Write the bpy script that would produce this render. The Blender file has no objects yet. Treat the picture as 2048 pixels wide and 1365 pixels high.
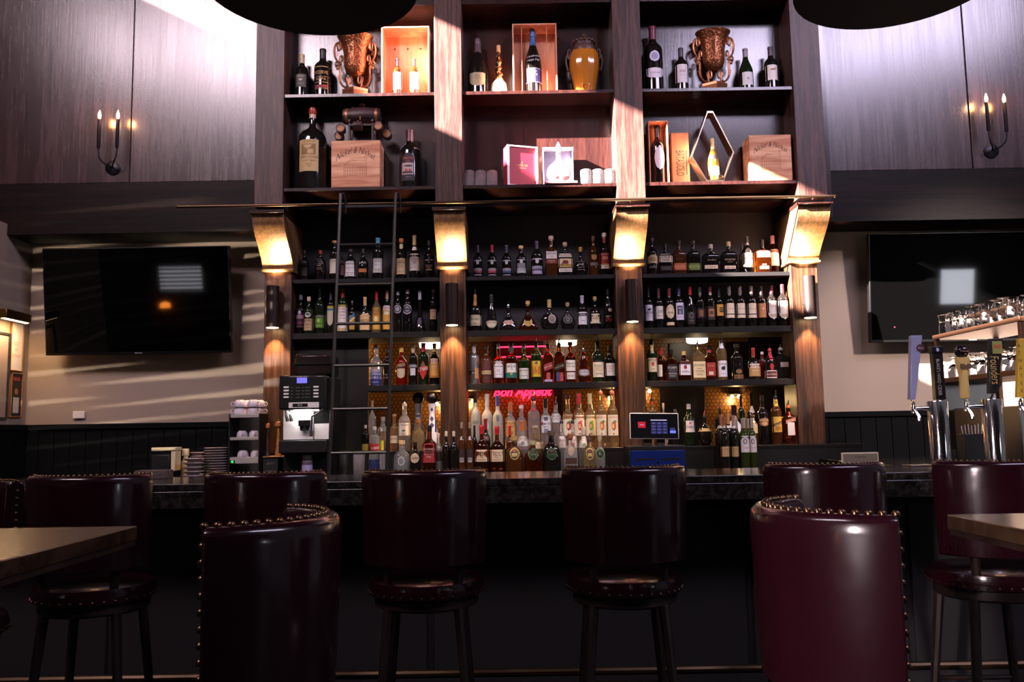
import bpy, bmesh, math, random
from mathutils import Vector, Matrix
random.seed(7)
PI = math.pi
SC = bpy.context.scene
COL = SC.collection
F = 1707.0; W0, H0 = 2048.0, 1365.0
CAMY, CAMZ = -6.9, 1.33
PITCH, ROLL = 0.10438, -0.01625

# ---------------------------------------------------------------- camera
def _M():
    cr, sr, cp, sp = math.cos(ROLL), math.sin(ROLL), math.cos(PITCH), math.sin(PITCH)
    r = Matrix(((cr, 0, -sr), (0, 1, 0), (sr, 0, cr)))
    p = Matrix(((1, 0, 0), (0, cp, -sp), (0, sp, cp)))
    return p @ r
RM = _M()
def P(px, py, D):
    """point of the photograph at distance D (along the room's depth) -> world"""
    d = RM @ Vector(((px - W0 / 2) / F, 1.0, -(py - H0 / 2) / F))
    d *= D / d.y
    return Vector((d.x, CAMY + D, CAMZ + d.z))
cd = bpy.data.cameras.new('camera'); cam = bpy.data.objects.new('camera', cd); COL.objects.link(cam)
cd.sensor_width = 36.0; cd.lens = F / W0 * 36.0; cd.clip_end = 100
X, FW, UP = RM @ Vector((1, 0, 0)), RM @ Vector((0, 1, 0)), RM @ Vector((0, 0, 1))
m = Matrix.Identity(4)
for i in range(3):
    m[i][0], m[i][1], m[i][2] = X[i], UP[i], -FW[i]
m[1][3], m[2][3] = CAMY, CAMZ
cam.matrix_world = m
SC.camera = cam

# ---------------------------------------------------------------- world, sun, assumed daylight lamps, added fill lamps, exposure
vs = SC.view_settings
SC.display_settings.display_device = 'sRGB'
vs.view_transform = 'Standard'; vs.look = 'None'; vs.gamma = 1.0; vs.use_curve_mapping = False
vs.exposure = 0.0
w = bpy.data.worlds.new('world'); SC.world = w; w.use_nodes = True
bg = w.node_tree.nodes['Background']
bg.inputs[0].default_value = (0.80, 0.78, 0.95, 1); bg.inputs[1].default_value = 0.14

def lamp(name, kind, loc, power, color, aim=None, **kw):
    l = bpy.data.lights.new(name, kind); l.energy = power; l.color = color
    for k, v in kw.items(): setattr(l, k, v)
    o = bpy.data.objects.new(name, l); COL.objects.link(o); o.location = loc
    if aim is not None:
        o.rotation_euler = (Vector(aim) - Vector(loc)).to_track_quat('-Z', 'Y').to_euler()
    return o
SUN = Vector((1.0, 0.455, -0.5))
lamp('sun', 'SUN', (-8, -8, 9), 230.0, (1.0, 0.84, 0.80), aim=Vector((-8, -8, 9)) + SUN, angle=math.radians(0.5))
lamp('window_daylight_left', 'AREA', (-4.2, -6.2, 7.2), 560, (1.0, 0.78, 0.88), aim=(-1.6, -0.4, 3.6), shape='RECTANGLE', size=3.6, size_y=1.1)  # free area lamp below the ceiling, source assumed from shadow directions; no window built
lamp('window_daylight_right', 'AREA', (5.0, -6.2, 7.2), 520, (0.82, 0.72, 1.0), aim=(2.2, -0.4, 3.6), shape='RECTANGLE', size=4.6, size_y=1.1)  # assumed source for the right side's shadows
lamp('window_daylight_back', 'SPOT', (6.4, -6.8, 5.6), 3600, (1.0, 0.82, 0.77), aim=(3.2, 0, 1.75), spot_size=math.radians(16), spot_blend=0.5, shadow_soft_size=0.2)  # added spot that brightens the right beige wall
lamp('window_beam', 'AREA', (-3.6, -10.3, 2.3), 11, (1.0, 0.80, 0.84), aim=(0.74, -5.05, 0.86), shape='RECTANGLE', size=0.25, size_y=1.5, spread=math.radians(14))  # added lamp that lights the near right stool
for sx in (-1.1, 0.23, 1.6):
    lamp('ceiling_spot', 'SPOT', (sx * 0.9, -3.9, 4.9), 420, (1.0, 0.80, 0.60), aim=(sx, -0.35, 1.25), spot_size=math.radians(24), spot_blend=0.8, shadow_soft_size=0.05)  # added key lamps without fixtures, brightening the lower bottle rows
lamp('blind_daylight', 'SPOT', (-3.3, -9.0, 2.35), 3400, (1.0, 0.88, 0.74), aim=(-2.95, 0, 2.1), spot_size=math.radians(17), spot_blend=0.3, shadow_soft_size=0.002)  # assumed source behind the blind, a small spot hung free of any window

# ---------------------------------------------------------------- materials
_mats = {}
def lin(c):
    if isinstance(c, str):
        c = c.lstrip('#'); c = [int(c[i:i + 2], 16) / 255 for i in (0, 2, 4)]
        c = [x / 12.92 if x <= 0.04045 else ((x + 0.055) / 1.055) ** 2.4 for x in c]
    return (c[0], c[1], c[2], 1.0)
def mat(name, color=(0.5, 0.5, 0.5), rough=0.5, metal=0.0, trans=0.0, ior=1.45, spec=0.5, emis=None, es=0.0, coat=0.0, bump=None):
    if name in _mats: return _mats[name]
    M = bpy.data.materials.new(name); M.use_nodes = True; nt = M.node_tree
    b = nt.nodes['Principled BSDF']
    b.inputs['Base Color'].default_value = lin(color); b.inputs['Roughness'].default_value = rough
    b.inputs['Metallic'].default_value = metal; b.inputs['Transmission Weight'].default_value = trans
    b.inputs['IOR'].default_value = ior; b.inputs['Specular IOR Level'].default_value = spec
    b.inputs['Coat Weight'].default_value = coat; b.inputs['Coat Roughness'].default_value = 0.08
    if emis is not None:
        b.inputs['Emission Color'].default_value = lin(emis); b.inputs['Emission Strength'].default_value = es
    if bump:
        tc = nt.nodes.new('ShaderNodeTexCoord'); n = nt.nodes.new('ShaderNodeTexNoise'); bp = nt.nodes.new('ShaderNodeBump')
        n.inputs['Scale'].default_value = bump[0]; bp.inputs['Strength'].default_value = bump[1]; bp.inputs['Distance'].default_value = 0.01
        nt.links.new(tc.outputs['Object'], n.inputs['Vector']); nt.links.new(n.outputs['Fac'], bp.inputs['Height'])
        nt.links.new(bp.outputs['Normal'], b.inputs['Normal'])
    _mats[name] = M; return M
def wood(name, c1, c2, scale=(22, 22, 1.6), rough=0.4, spec=0.5, coat=0.0, rings=0.35, fine=90, rvar=0.0):
    """c1/c2: dark and light of the grain; scale: noise frequency per axis (low along the grain)"""
    if name in _mats: return _mats[name]
    M = bpy.data.materials.new(name); M.use_nodes = True; nt = M.node_tree; N = nt.nodes; L = nt.links
    b = N['Principled BSDF']; tc = N.new('ShaderNodeTexCoord'); mp = N.new('ShaderNodeMapping'); mp.inputs['Scale'].default_value = scale
    L.new(tc.outputs['Object'], mp.inputs['Vector'])
    n1 = N.new('ShaderNodeTexNoise'); n1.inputs['Scale'].default_value = 0.35; n1.inputs['Detail'].default_value = 3
    L.new(mp.outputs[0], n1.inputs['Vector'])
    mul = N.new('ShaderNodeMath'); mul.operation = 'MULTIPLY'; mul.inputs[1].default_value = 26.0; L.new(n1.outputs['Fac'], mul.inputs[0])
    sn = N.new('ShaderNodeMath'); sn.operation = 'SINE'; L.new(mul.outputs[0], sn.inputs[0])
    n2 = N.new('ShaderNodeTexNoise'); n2.inputs['Scale'].default_value = fine / 22.0; n2.inputs['Detail'].default_value = 5; L.new(mp.outputs[0], n2.inputs['Vector'])
    ma = N.new('ShaderNodeMath'); ma.operation = 'MULTIPLY_ADD'; ma.inputs[1].default_value = rings * 0.5; L.new(sn.outputs[0], ma.inputs[0]); L.new(n2.outputs['Fac'], ma.inputs[2])
    rp = N.new('ShaderNodeValToRGB'); rp.color_ramp.elements[0].position = 0.25; rp.color_ramp.elements[1].position = 0.8
    rp.color_ramp.elements[0].color = lin(c1); rp.color_ramp.elements[1].color = lin(c2)
    L.new(ma.outputs[0], rp.inputs[0]); L.new(rp.outputs[0], b.inputs['Base Color'])
    bp = N.new('ShaderNodeBump'); bp.inputs['Strength'].default_value = 0.12; bp.inputs['Distance'].default_value = 0.004
    if rvar:
        mr = N.new('ShaderNodeMapRange'); mr.inputs['From Min'].default_value = .2; mr.inputs['From Max'].default_value = .8
        mr.inputs['To Min'].default_value = rough - rvar; mr.inputs['To Max'].default_value = rough + rvar
        L.new(ma.outputs[0], mr.inputs['Value']); L.new(mr.outputs[0], b.inputs['Roughness'])
    L.new(ma.outputs[0], bp.inputs['Height']); L.new(bp.outputs[0], b.inputs['Normal'])
    if not rvar: b.inputs['Roughness'].default_value = rough
    b.inputs['Specular IOR Level'].default_value = spec
    b.inputs['Coat Weight'].default_value = coat; b.inputs['Coat Roughness'].default_value = 0.2
    _mats[name] = M; return M
def paint(c, rough=0.55):
    return mat('paint_' + c.strip('#') + '_%d' % int(rough * 100), c, rough)

# ---------------------------------------------------------------- mesh builder
class MB:
    def __init__(s): s.v = []; s.f = []; s.m = []
    def add(s, vs, fs, m=0):
        o = len(s.v); s.v += [tuple(v) for v in vs]
        for f in fs: s.f.append(tuple(i + o for i in f)); s.m.append(m)
        return s
    def box(s, x0, x1, y0, y1, z0, z1, m=0):
        return s.add([(x0, y0, z0), (x1, y0, z0), (x1, y1, z0), (x0, y1, z0), (x0, y0, z1), (x1, y0, z1), (x1, y1, z1), (x0, y1, z1)],
                     [(0, 3, 2, 1), (4, 5, 6, 7), (0, 1, 5, 4), (1, 2, 6, 5), (2, 3, 7, 6), (3, 0, 4, 7)], m)
    def lathe(s, prof, n=20, c=(0, 0, 0), axis='z', m=0, sy=1.0):
        """prof: (radius, height) list, closed with caps at both ends"""
        vs = []
        for r, h in prof:
            for k in range(n):
                a = 2 * PI * k / n; x, y = r * math.cos(a), r * math.sin(a) * sy
                p = {'z': (x, y, h), 'y': (x, h, -y), 'x': (h, x, y)}[axis]
                vs.append((p[0] + c[0], p[1] + c[1], p[2] + c[2]))
        fs = [(i * n + k, i * n + (k + 1) % n, (i + 1) * n + (k + 1) % n, (i + 1) * n + k) for i in range(len(prof) - 1) for k in range(n)]
        if prof[0][0] > 1e-6: fs.append(tuple(range(n))[::-1])
        if prof[-1][0] > 1e-6: fs.append(tuple((len(prof) - 1) * n + k for k in range(n)))
        return s.add(vs, fs, m)
    def tube(s, pts, r, n=8, m=0, closed=False):
        pts = [Vector(p) for p in pts]; vs = []; L = len(pts)
        rr = r if isinstance(r, (list, tuple)) else [r] * L
        ref = Vector((0.013, 0.017, 1)).normalized(); up = None
        for i, p in enumerate(pts):
            a = pts[i - 1] if i > 0 or closed else p; b = pts[(i + 1) % L] if i < L - 1 or closed else p
            t = (b - a).normalized()
            if up is None:
                up = ref if abs(t.dot(ref)) < 0.95 else Vector((1, 0.01, 0))
            up = (up - t * up.dot(t)).normalized(); q = t.cross(up)
            for k in range(n):
                an = 2 * PI * k / n; vs.append(p + (up * math.cos(an) + q * math.sin(an)) * rr[i])
        fs = [(i * n + k, i * n + (k + 1) % n, ((i + 1) % L) * n + (k + 1) % n, ((i + 1) % L) * n + k) for i in range(L if closed else L - 1) for k in range(n)]
        if not closed: fs += [tuple(range(n))[::-1], tuple((L - 1) * n + k for k in range(n))]
        return s.add(vs, fs, m)
    def prism(s, poly, fn0, fn1, m=0):
        n = len(poly)
        vs = [fn0(*p) for p in poly] + [fn1(*p) for p in poly]
        fs = [tuple(range(n))[::-1], tuple(range(n, 2 * n))] + [(i, (i + 1) % n, n + (i + 1) % n, n + i) for i in range(n)]
        return s.add(vs, fs, m)
    def sphere(s, c, r, n=12, m=0, sz=1.0):
        k = max(6, n // 2)
        return s.lathe([(max(1e-7, r * math.sin(PI * i / k)), -r * sz * math.cos(PI * i / k)) for i in range(k + 1)], n, c, 'z', m)
    def text(s, string, fn, m=0, shear=0.0):
        """flat lettering: fn(u, v) -> point; cap height 1, centred on u = 0, v = 0 at mid-height"""
        vs, fs, wd = textmesh(string, shear)
        return s.add([fn(x, y) for x, y in vs], fs, m)
    def build(s, name, mats, parent=None, loc=None, bev=0.0, smooth=35):
        me = bpy.data.meshes.new(name); me.from_pydata(s.v, [], s.f)
        for M in (mats if isinstance(mats, (list, tuple)) else [mats]): me.materials.append(M)
        me.polygons.foreach_set('material_index', s.m)
        bm = bmesh.new(); bm.from_mesh(me); bmesh.ops.recalc_face_normals(bm, faces=bm.faces) if smooth != -1 else None
        bm.to_mesh(me); bm.free()
        if smooth > 0:
            me.shade_smooth(); me.set_sharp_from_angle(angle=math.radians(smooth))
        o = bpy.data.objects.new(name, me); COL.objects.link(o)
        if parent is not None: o.parent = parent
        if loc is not None: o.location = loc
        if bev > 0:
            md = o.modifiers.new('bevel', 'BEVEL'); md.width = bev; md.segments = 2; md.limit_method = 'ANGLE'; md.angle_limit = math.radians(40)
        return o
_txt = {}
def textmesh(string, shear=0.0):
    k = (string, shear)
    if k in _txt: return _txt[k]
    c = bpy.data.curves.new('lettering', 'FONT'); c.body = string; c.size = 1.0; c.resolution_u = 2; c.shear = shear
    o = bpy.data.objects.new('lettering', c); COL.objects.link(o)
    dg = bpy.context.evaluated_depsgraph_get(); dg.update()
    me = o.evaluated_get(dg).to_mesh()
    vs = [(v.co.x, v.co.y) for v in me.vertices]; fs = [tuple(p.vertices) for p in me.polygons]
    o.evaluated_get(dg).to_mesh_clear(); bpy.data.objects.remove(o); bpy.data.curves.remove(c)
    if not vs: vs = [(0, 0), (0.1, 0), (0.1, 0.1)]; fs = [(0, 1, 2)]
    x0, x1 = min(v[0] for v in vs), max(v[0] for v in vs); h = 0.69
    vs = [((x - (x0 + x1) / 2) / h, y / h - 0.5) for x, y in vs]
    _txt[k] = (vs, fs, (x1 - x0) / h); return _txt[k]
def T(name, label, cat, loc=(0, 0, 0), rotz=0.0, group=None):
    o = bpy.data.objects.new(name, None); COL.objects.link(o); o.location = (loc[0], loc[1], loc[2] + .0006); o.rotation_euler = (0, 0, rotz)
    o.empty_display_size = 0.05
    return tag(o, label, cat, group)
def tag(o, label, cat, group=None):
    o['label'] = label; o['category'] = cat
    if group: o['group'] = group
    return o
def S(name, mb, m, bev=0.0, label=None):
    o = mb.build(name, m, bev=bev, smooth=30); o['kind'] = 'structure'
    if label: o['label'] = label
    return o
def copy_thing(root, loc, rotz, label):
    r = root.copy(); COL.objects.link(r); r.location = loc; r.rotation_euler = (0, 0, rotz); r['label'] = label
    for ch in list(root.children):
        c = ch.copy(); COL.objects.link(c); c.parent = r
        for g in ch.children:
            d = g.copy(); COL.objects.link(d); d.parent = c
    return r
# ================================================================ STRUCTURE
Z1, Z2 = CAMZ + 2.59, CAMZ + 1.853          # tops of the two display shelves
ZA, ZB, ZC = CAMZ + 1.204, CAMZ + 0.778, CAMZ + 0.364
ZL, ZK = 1.19, 1.02                          # back ledge and back counter
UF, LF = -0.60, -0.30                        # front of upper case, front of lower shelves
BAYS = [(-1.708, -0.565), (-0.350, 0.808), (1.030, 2.174)]
PIL = [(-1.928, -1.712), (-0.562, -0.352), (0.812, 1.028), (2.180, 2.398)]
w_dark = wood('dark_oak', '#1a0c0b', '#351b17', (44, 44, 2.4), 0.22, 0.7, coat=0.15, rings=0.25)
w_up = wood('oak_upright', '#2a1714', '#573830', (60, 60, 3.0), 0.42, 0.35, rings=0.34)
w_panel = wood('wall_panel_wood', '#22110f', '#3d2222', (18, 18, 0.8), 0.27, 0.7, coat=0.30, rings=0.22, rvar=0.035)
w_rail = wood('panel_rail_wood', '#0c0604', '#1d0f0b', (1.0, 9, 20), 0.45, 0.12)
w_corb = wood('oak_corbel', '#583a22', '#8c6844', (70, 70, 3.0), 0.38, 0.5, rings=0.25)
w_post = wood('oak_post', '#24130b', '#52341f', (60, 60, 2.6), 0.42, 0.4, rings=0.42)
blk = mat('black_lacquer', (0.013, 0.012, 0.012), 0.5, spec=0.25)
shb = mat('shelf_black', (0.011, 0.010, 0.010), 0.5, spec=0.2)
blkm = mat('black_metal', (0.010, 0.009, 0.009), 0.35, spec=0.45)
beige = mat('beige_paint', '#8c7b6c', 0.75, bump=(180, 0.06))
floor_m = wood('dark_floor', '#171413', '#231b19', (2, 18, 2), 0.5, 0.3)
ceil_m = mat('ceiling_paint', '#2a2726', 0.9)
brass = mat('brass', '#a07838', 0.28, metal=1.0)
steel = mat('brushed_steel', '#8f8a86', 0.32, metal=1.0)
chrome = mat('chrome', '#d8d6d4', 0.13, metal=1.0)
xw0, xw1 = -3.93, 7.0
# floor, back wall with the pass-through behind the third and fourth shelf
S('floor', MB().box(-9.3, 7, -12, 2.2, -0.1, 0), floor_m)
mb = MB()
mb.box(xw0 - 1.2, -1.93, 0, 0.12, 0, 3.2); mb.box(2.40, xw1, 0, 0.12, 0, 3.2)
S('wall_back', mb, beige)
mb = MB(); mb.box(-1.93, 2.40, 0, 0.10, 0, ZL - 0.03); mb.box(-1.93, 2.40, -0.02, 0.10, ZB - 0.045, 4.7)
S('trim_1', mb, mat('black_back_panel', (0.035, 0.033, 0.034), 0.6, spec=0.3), label='black back panel of the bottle shelves')
S('wall_left', MB().box(xw0 - 0.12, xw0, -1.7, 0, 0, 3.0), beige)
# side wall with an assumed clerestory, unseen, cut to shape the sun band
mb = MB()
mb.box(-5.2, -5.0, -5.2, 0.2, 0, 2.6); mb.box(-5.2, -5.0, -12, 0.2, 2.6, 5.86); mb.box(-5.2, -5.0, -12, 0.2, 6.82, 7.6); mb.box(-5.2, -5.0, -1.3, 0.2, 5.86, 6.82); mb.box(-5.2, -5.0, -2.34, -1.80, 5.86, 6.82)  # last box: unseen pier added to keep the sun off the left bay
S('wall_side', mb, ceil_m); S('wall_outer', MB().box(-9.3, -9.1, -12, 0, 0, 5.0), ceil_m)  # outer wall is unseen, added to stop sun through the low opening
S('ceiling', MB().box(-5.2, 7.5, -12, 2.2, 7.5, 7.7), ceil_m)
# wainscot of black boards under the beige wall
zt = P(330, 846, 6.87).z
for nm, x0, x1 in (('baseboard_left', xw0, -1.93), ('baseboard_right', 2.40, xw1)):
    mb = MB(); x = x0
    while x < x1 - 0.01:
        e = min(x + 0.126, x1); mb.box(x + 0.003, e - 0.003, -0.028, 0, 0, zt - 0.04); x = e
    mb.box(x0, x1, -0.018, 0, 0, zt - 0.04); mb.box(x0, x1, -0.045, 0, zt - 0.04, zt)
    S(nm, mb, mat('black_wainscot', (0.0035, 0.004, 0.004), 0.8, spec=0.06))
mb = MB(); y = -1.7
while y < -0.05:
    mb.box(xw0, xw0 + 0.028, y + 0.003, min(y + 0.126, -0.045) - 0.003, 0, zt - 0.04); y += 0.126
mb.box(xw0, xw0 + 0.045, -1.7, -0.045, zt - 0.04, zt)
S('baseboard_side', mb, _mats['black_wainscot'])
# wood panelled bulkheads left and right of the shelf case
YP = -0.36
zb = P(300, 466, 6.54).z; zr = P(300, 364, 6.54).z
zbR = zb
for nm, x0, x1, gx in (('wall_panel_left', -5.0, -1.932, P(265, 180, 6.54).x), ('wall_panel_right', 2.402, xw1, P(1934, 180, 6.54).x)):
    mb = MB()
    mb.box(x0, gx - 0.006, YP, YP + 0.3, zr, 7.5); mb.box(gx + 0.006, x1, YP, YP + 0.3, zr, 7.5)
    mb.box(x0, x1, YP + 0.012, YP + 0.3, zr, 7.5)
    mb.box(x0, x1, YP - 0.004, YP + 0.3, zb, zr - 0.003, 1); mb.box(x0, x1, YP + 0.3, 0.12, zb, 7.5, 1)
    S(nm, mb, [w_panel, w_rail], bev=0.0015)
S('trim_2', MB().box(2.402, P(1643, 200, 6.5).x, UF + 0.1, YP, zb, 7.5), w_dark, label='narrow wooden filler beside the right shelf post')

# ================================================================ BACK BAR CASE
case = T('display_case', 'tall dark wooden display case with two open shelves above the bottles', 'display case', (0, 0, Z2))
def part(mb, name, m, parent, bev=0.0):
    """part given in world coordinates"""
    o = parent; off = o.location
    mb.v = [(v[0] - off[0], v[1] - off[1], v[2] - off[2]) for v in mb.v]
    return mb.build(name, m, parent, bev=bev)
ztop = 4.62
for x0, x1 in PIL:
    part(MB().box(x0, x1, UF - 0.012, YP + 0.1, Z2 - 0.145, 7.4), 'upright', w_up, case, 0.003)
for (x0, x1) in BAYS:
    part(MB().box(x0 - 0.004, x1 + 0.004, -0.35, -0.33, Z2 - 0.05, 7.2), 'back_panel', w_dark, case)
    part(MB().box(x0 - 0.004, x1 + 0.004, UF + 0.004, -0.35, Z1 - 0.027, Z1), 'shelf_board', w_dark, case, 0.002)
    part(MB().box(x0 - 0.004, x1 + 0.004, UF + 0.004, -0.35, Z2 - 0.027, Z2), 'shelf_board', w_dark, case, 0.002)
    part(MB().box(x0 - 0.004, x1 + 0.004, UF + 0.004, -0.35, ztop, ztop + 0.05), 'shelf_board', w_dark, case, 0.002)
part(MB().box(-1.93, 2.40, -0.35, -0.02, Z2 - 0.10, Z2 - 0.03), 'soffit_board', w_dark, case)

low = T('bottle_shelf_unit', 'black open bottle shelving between four oak posts under the display case', 'shelf', (0, 0, ZL))
for (x0, x1) in BAYS:
    for z, t, yb in ((ZA, 0.032, -0.02), (ZB, 0.046, -0.02), (ZC, 0.046, -0.05)):
        xa = x0
        if z == ZC and x0 < -1: xa = P(735, 772, 6.6).x
        part(MB().box(xa - 0.012, x1 + 0.012, LF, yb, z - t, z), 'shelf_board', shb, low, 0.002)
part(MB().box(-1.724, P(735, 772, 6.6).x - 0.012, -0.20, -0.17, ZL, ZB - 0.046), 'side_panel', shb, low)
for x0, x1 in PIL:
    part(MB().box(x0 + 0.004, x1 - 0.004, LF - 0.02, -0.02, ZL, 2.60), 'post', w_post, low, 0.004)
# corbels: a concave S face from the case down to the post
def corbel(x0, x1):
    lo, hi = P(0, 0, 6).z, 0
    zb_, zt_ = 2.615, 2.98
    prof = []
    for i in range(13):
        t = i / 12.0
        y = LF - 0.03 - 0.29 * (0.5 - 0.5 * math.cos(PI * min(1, t * 1.05))) ** 0.85
        prof.append((y, zb_ + (zt_ - zb_) * t))
    poly = [(-0.03, zb_)] + prof + [(-0.03, zt_)]
    c = MB().prism(poly, lambda y, z: (x0 - 0.012, y, z), lambda y, z: (x1 + 0.012, y, z))
    o = part(c, 'corbel', w_corb, low, 0.002)
    c = MB().box(x0 - 0.018, x1 + 0.018, LF - 0.055, -0.03, 2.59, 2.613); part(c, 'corbel_foot', w_corb, low, 0.006)
    c = MB().box(x0 - 0.022, x1 + 0.022, UF - 0.06, -0.03, 2.98, 3.004); part(c, 'corbel_cap', w_dark, low, 0.003)
for x0, x1 in PIL: corbel(x0, x1)
# black ledge behind, counter in front, cabinets below
led = part(MB().box(-1.95, 2.62, -0.42, -0.0, ZL - 0.03, ZL), 'ledge', mat('ledge_black', (0.011, 0.010, 0.009), 0.25, spec=.3), low, 0.003)
bc = T('back_counter', 'black back counter running below the bottle shelves', 'counter', (0, 0, 0))
part(MB().box(-3.9, 3.2, -0.86, -0.05, ZK - 0.035, ZK), 'countertop', mat('counter_black', (0.012, 0.011, 0.011), 0.2), bc, 0.004)
part(MB().box(-1.95, 2.62, -0.42, -0.40, ZK, ZL - 0.03), 'riser', shb, bc)
for i in range(8):
    x0 = -3.88 + i * 0.885
    part(MB().box(x0, x0 + 0.875, -0.81, -0.06, 0.10, ZK - 0.036), 'cabinet', blk, bc)
    part(MB().box(x0 + 0.01, x0 + 0.435, -0.832, -0.812, 0.13, ZK - 0.06), 'door', blk, bc, 0.002)
    part(MB().box(x0 + 0.445, x0 + 0.865, -0.832, -0.812, 0.13, ZK - 0.06), 'door', blk, bc, 0.002)

# ---------------------------------------------------------------- the room seen through the pass-through
def hexmat():
    M = bpy.data.materials.new('gold_hex_tile'); M.use_nodes = True; nt = M.node_tree; N = nt.nodes; L = nt.links
    b = N['Principled BSDF']; tc = N.new('ShaderNodeTexCoord'); sp = N.new('ShaderNodeSeparateXYZ'); L.new(tc.outputs['Object'], sp.inputs[0])
    def mth(op, a, c=None):
        n = N.new('ShaderNodeMath'); n.operation = op
        for i, q in enumerate((a, c)):
            if q is None: continue
            if isinstance(q, (int, float)): n.inputs[i].default_value = q
            else: L.new(q, n.inputs[i])
        return n.outputs[0]
    s = 1 / 0.036
    x = mth('MULTIPLY', sp.outputs['X'], s); z = mth('MULTIPLY', sp.outputs['Z'], s)
    def cell(x, z):   # hexagonal distance in a 1 x sqrt3 lattice
        fx = mth('SUBTRACT', mth('FRACT', x), 0.5); fz = mth('MULTIPLY', mth('SUBTRACT', mth('FRACT', mth('DIVIDE', z, 1.7320508)), 0.5), 1.7320508)
        ax = mth('ABSOLUTE', fx); az = mth('ABSOLUTE', fz)
        return mth('MAXIMUM', ax, mth('ADD', mth('MULTIPLY', ax, 0.5), mth('MULTIPLY', az, 0.8660254)))
    d = mth('MINIMUM', cell(x, z), cell(mth('ADD', x, 0.5), mth('ADD', z, 0.8660254)))
    rp = N.new('ShaderNodeValToRGB'); rp.color_ramp.elements[0].position = 0.39; rp.color_ramp.elements[1].position = 0.44
    rp.color_ramp.elements[0].color = lin('#7c4e1a'); rp.color_ramp.elements[1].color = lin('#1a0f08')
    L.new(d, rp.inputs[0]); L.new(rp.outputs[0], b.inputs['Base Color']); b.inputs['Roughness'].default_value = 0.35
    return M
hexm = hexmat()
S('wall_hex', MB().box(-2.0, 2.5, 0.62, 0.70, 1.0, 2.35), hexm)
mb = MB(); mb.box(-2.0, 2.5, 0.10, 0.70, 2.35, 2.42); mb.box(-2.1, -2.0, 0.12, 0.70, 1.0, 2.42); mb.box(2.5, 2.6, 0.12, 0.70, 1.0, 2.42); mb.box(-2.0, 2.5, 0.10, 0.70, 0.95, 1.0)
S('trim_3', mb, blk, label='black casing of the pass-through')
def hexspot(px, py, pw): 
    p = P(px, py, 7.42); return p
# dark panels in front of the tile
def dpan(x0, x1, y0, y1, label, D=7.50):
    a, b = P(x0, y1, D), P(x1, y0, D)
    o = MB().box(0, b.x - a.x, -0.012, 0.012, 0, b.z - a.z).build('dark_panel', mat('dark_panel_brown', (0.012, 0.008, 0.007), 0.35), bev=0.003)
    o.location = (a.x, a.y, a.z); tag(o, label, 'panel', 'dark panels on the gold hexagon tile')
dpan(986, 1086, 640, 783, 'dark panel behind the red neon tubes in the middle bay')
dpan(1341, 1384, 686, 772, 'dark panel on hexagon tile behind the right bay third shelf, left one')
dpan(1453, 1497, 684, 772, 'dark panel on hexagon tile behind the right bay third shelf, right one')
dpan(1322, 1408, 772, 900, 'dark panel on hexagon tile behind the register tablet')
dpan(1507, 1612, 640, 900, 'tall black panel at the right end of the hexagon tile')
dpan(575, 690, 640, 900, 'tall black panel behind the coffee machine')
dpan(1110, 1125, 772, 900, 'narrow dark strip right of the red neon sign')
# pendant bowls
shade_m = mat('lit_shade', '#fff4e2', 0.5, emis='#ffe9c8', es=7.0)
for i, (px, py, wpx, pos) in enumerate(((867, 679, 60, 'left'), (1133, 674, 44, 'middle'), (1394, 669, 45, 'right'))):
    D = 7.15; c = P(px, py + 11, D); r = wpx / 2 / F * D
    if i == 0: c.x = P(862, py, D).x; r = 0.105
    t = T('pendant_lamp', 'small glowing white pendant lamp seen behind the %s bay' % pos, 'lamp', (c.x, c.y, 2.35), 0, 'glowing pendants behind the bottle shelves')
    zc = c.z - 2.35
    MB().lathe([(r * 0.7, -0.030), (r * 0.9, -0.024), (r * 0.93, -0.012), (r * 1.0, 0.05), (r * 0.3, 0.075), (0.01, 0.08)], 24, (0, 0, zc)).build('lamp_shade', shade_m, t)
    MB().tube([(0, 0, zc + 0.07), (0, 0, 0)], 0.004, 6).build('cord', blkm, t)
    lamp('pendant_light', 'POINT', (c.x, c.y + 0.02, c.z - 0.09), 0.28, (1.0, 0.72, 0.36), shadow_soft_size=0.03)
# wall sconces on the tile
bulb_m = mat('warm_bulb', '#ffe0b0', 0.4, emis='#ffc878', es=14.0)
for i, (px, py, e) in enumerate(((716, 742, 3.2), (716, 694, 1.6), (880, 812, 4.5), (938, 806, 4), (1228, 800, 4.5), (1294, 786, 3), (1474, 797, 5.5))):
    c = P(px, py, 7.40); 
    t = T('wall_sconce', 'small black wall sconce with a warm bulb on gold tile, number %s from left' % ['', 'two', 'three', 'four', 'five', 'six', 'seven'][i] if i else 'lowest small black wall sconce with a warm bulb, leftmost on gold tile', 'sconce', (c.x, 0.62, c.z), 0, 'sconces on the gold hexagon tile')
    t['label'] = ['lower warm wall sconce behind the ladder', 'upper warm wall sconce behind the ladder', 'warm wall sconce beside the white ceramic tequila bottle', 'warm wall sconce behind the frosted vodka bottles',
                  'warm wall sconce behind the fruit labelled vodka bottles', 'warm wall sconce above the register tablet', 'warm wall sconce behind the white cream liqueur bottle'][i]
    MB().box(-0.05, 0.05, -0.012, 0, 0.02, 0.06).build('backplate', blkm, t, bev=0.002)
    MB().box(-0.06, 0.06, -0.11, -0.012, 0.035, 0.05).build('arm', blkm, t, bev=0.002)
    for sx in (-0.03, 0.03):
        MB().sphere((sx, -0.075, 0.015), 0.017).build('bulb', bulb_m, t)
    lamp('sconce_light', 'POINT', (c.x, c.y + 0.02, c.z - 0.02), e * 0.55, (1.0, 0.66, 0.28), shadow_soft_size=0.02)
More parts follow.
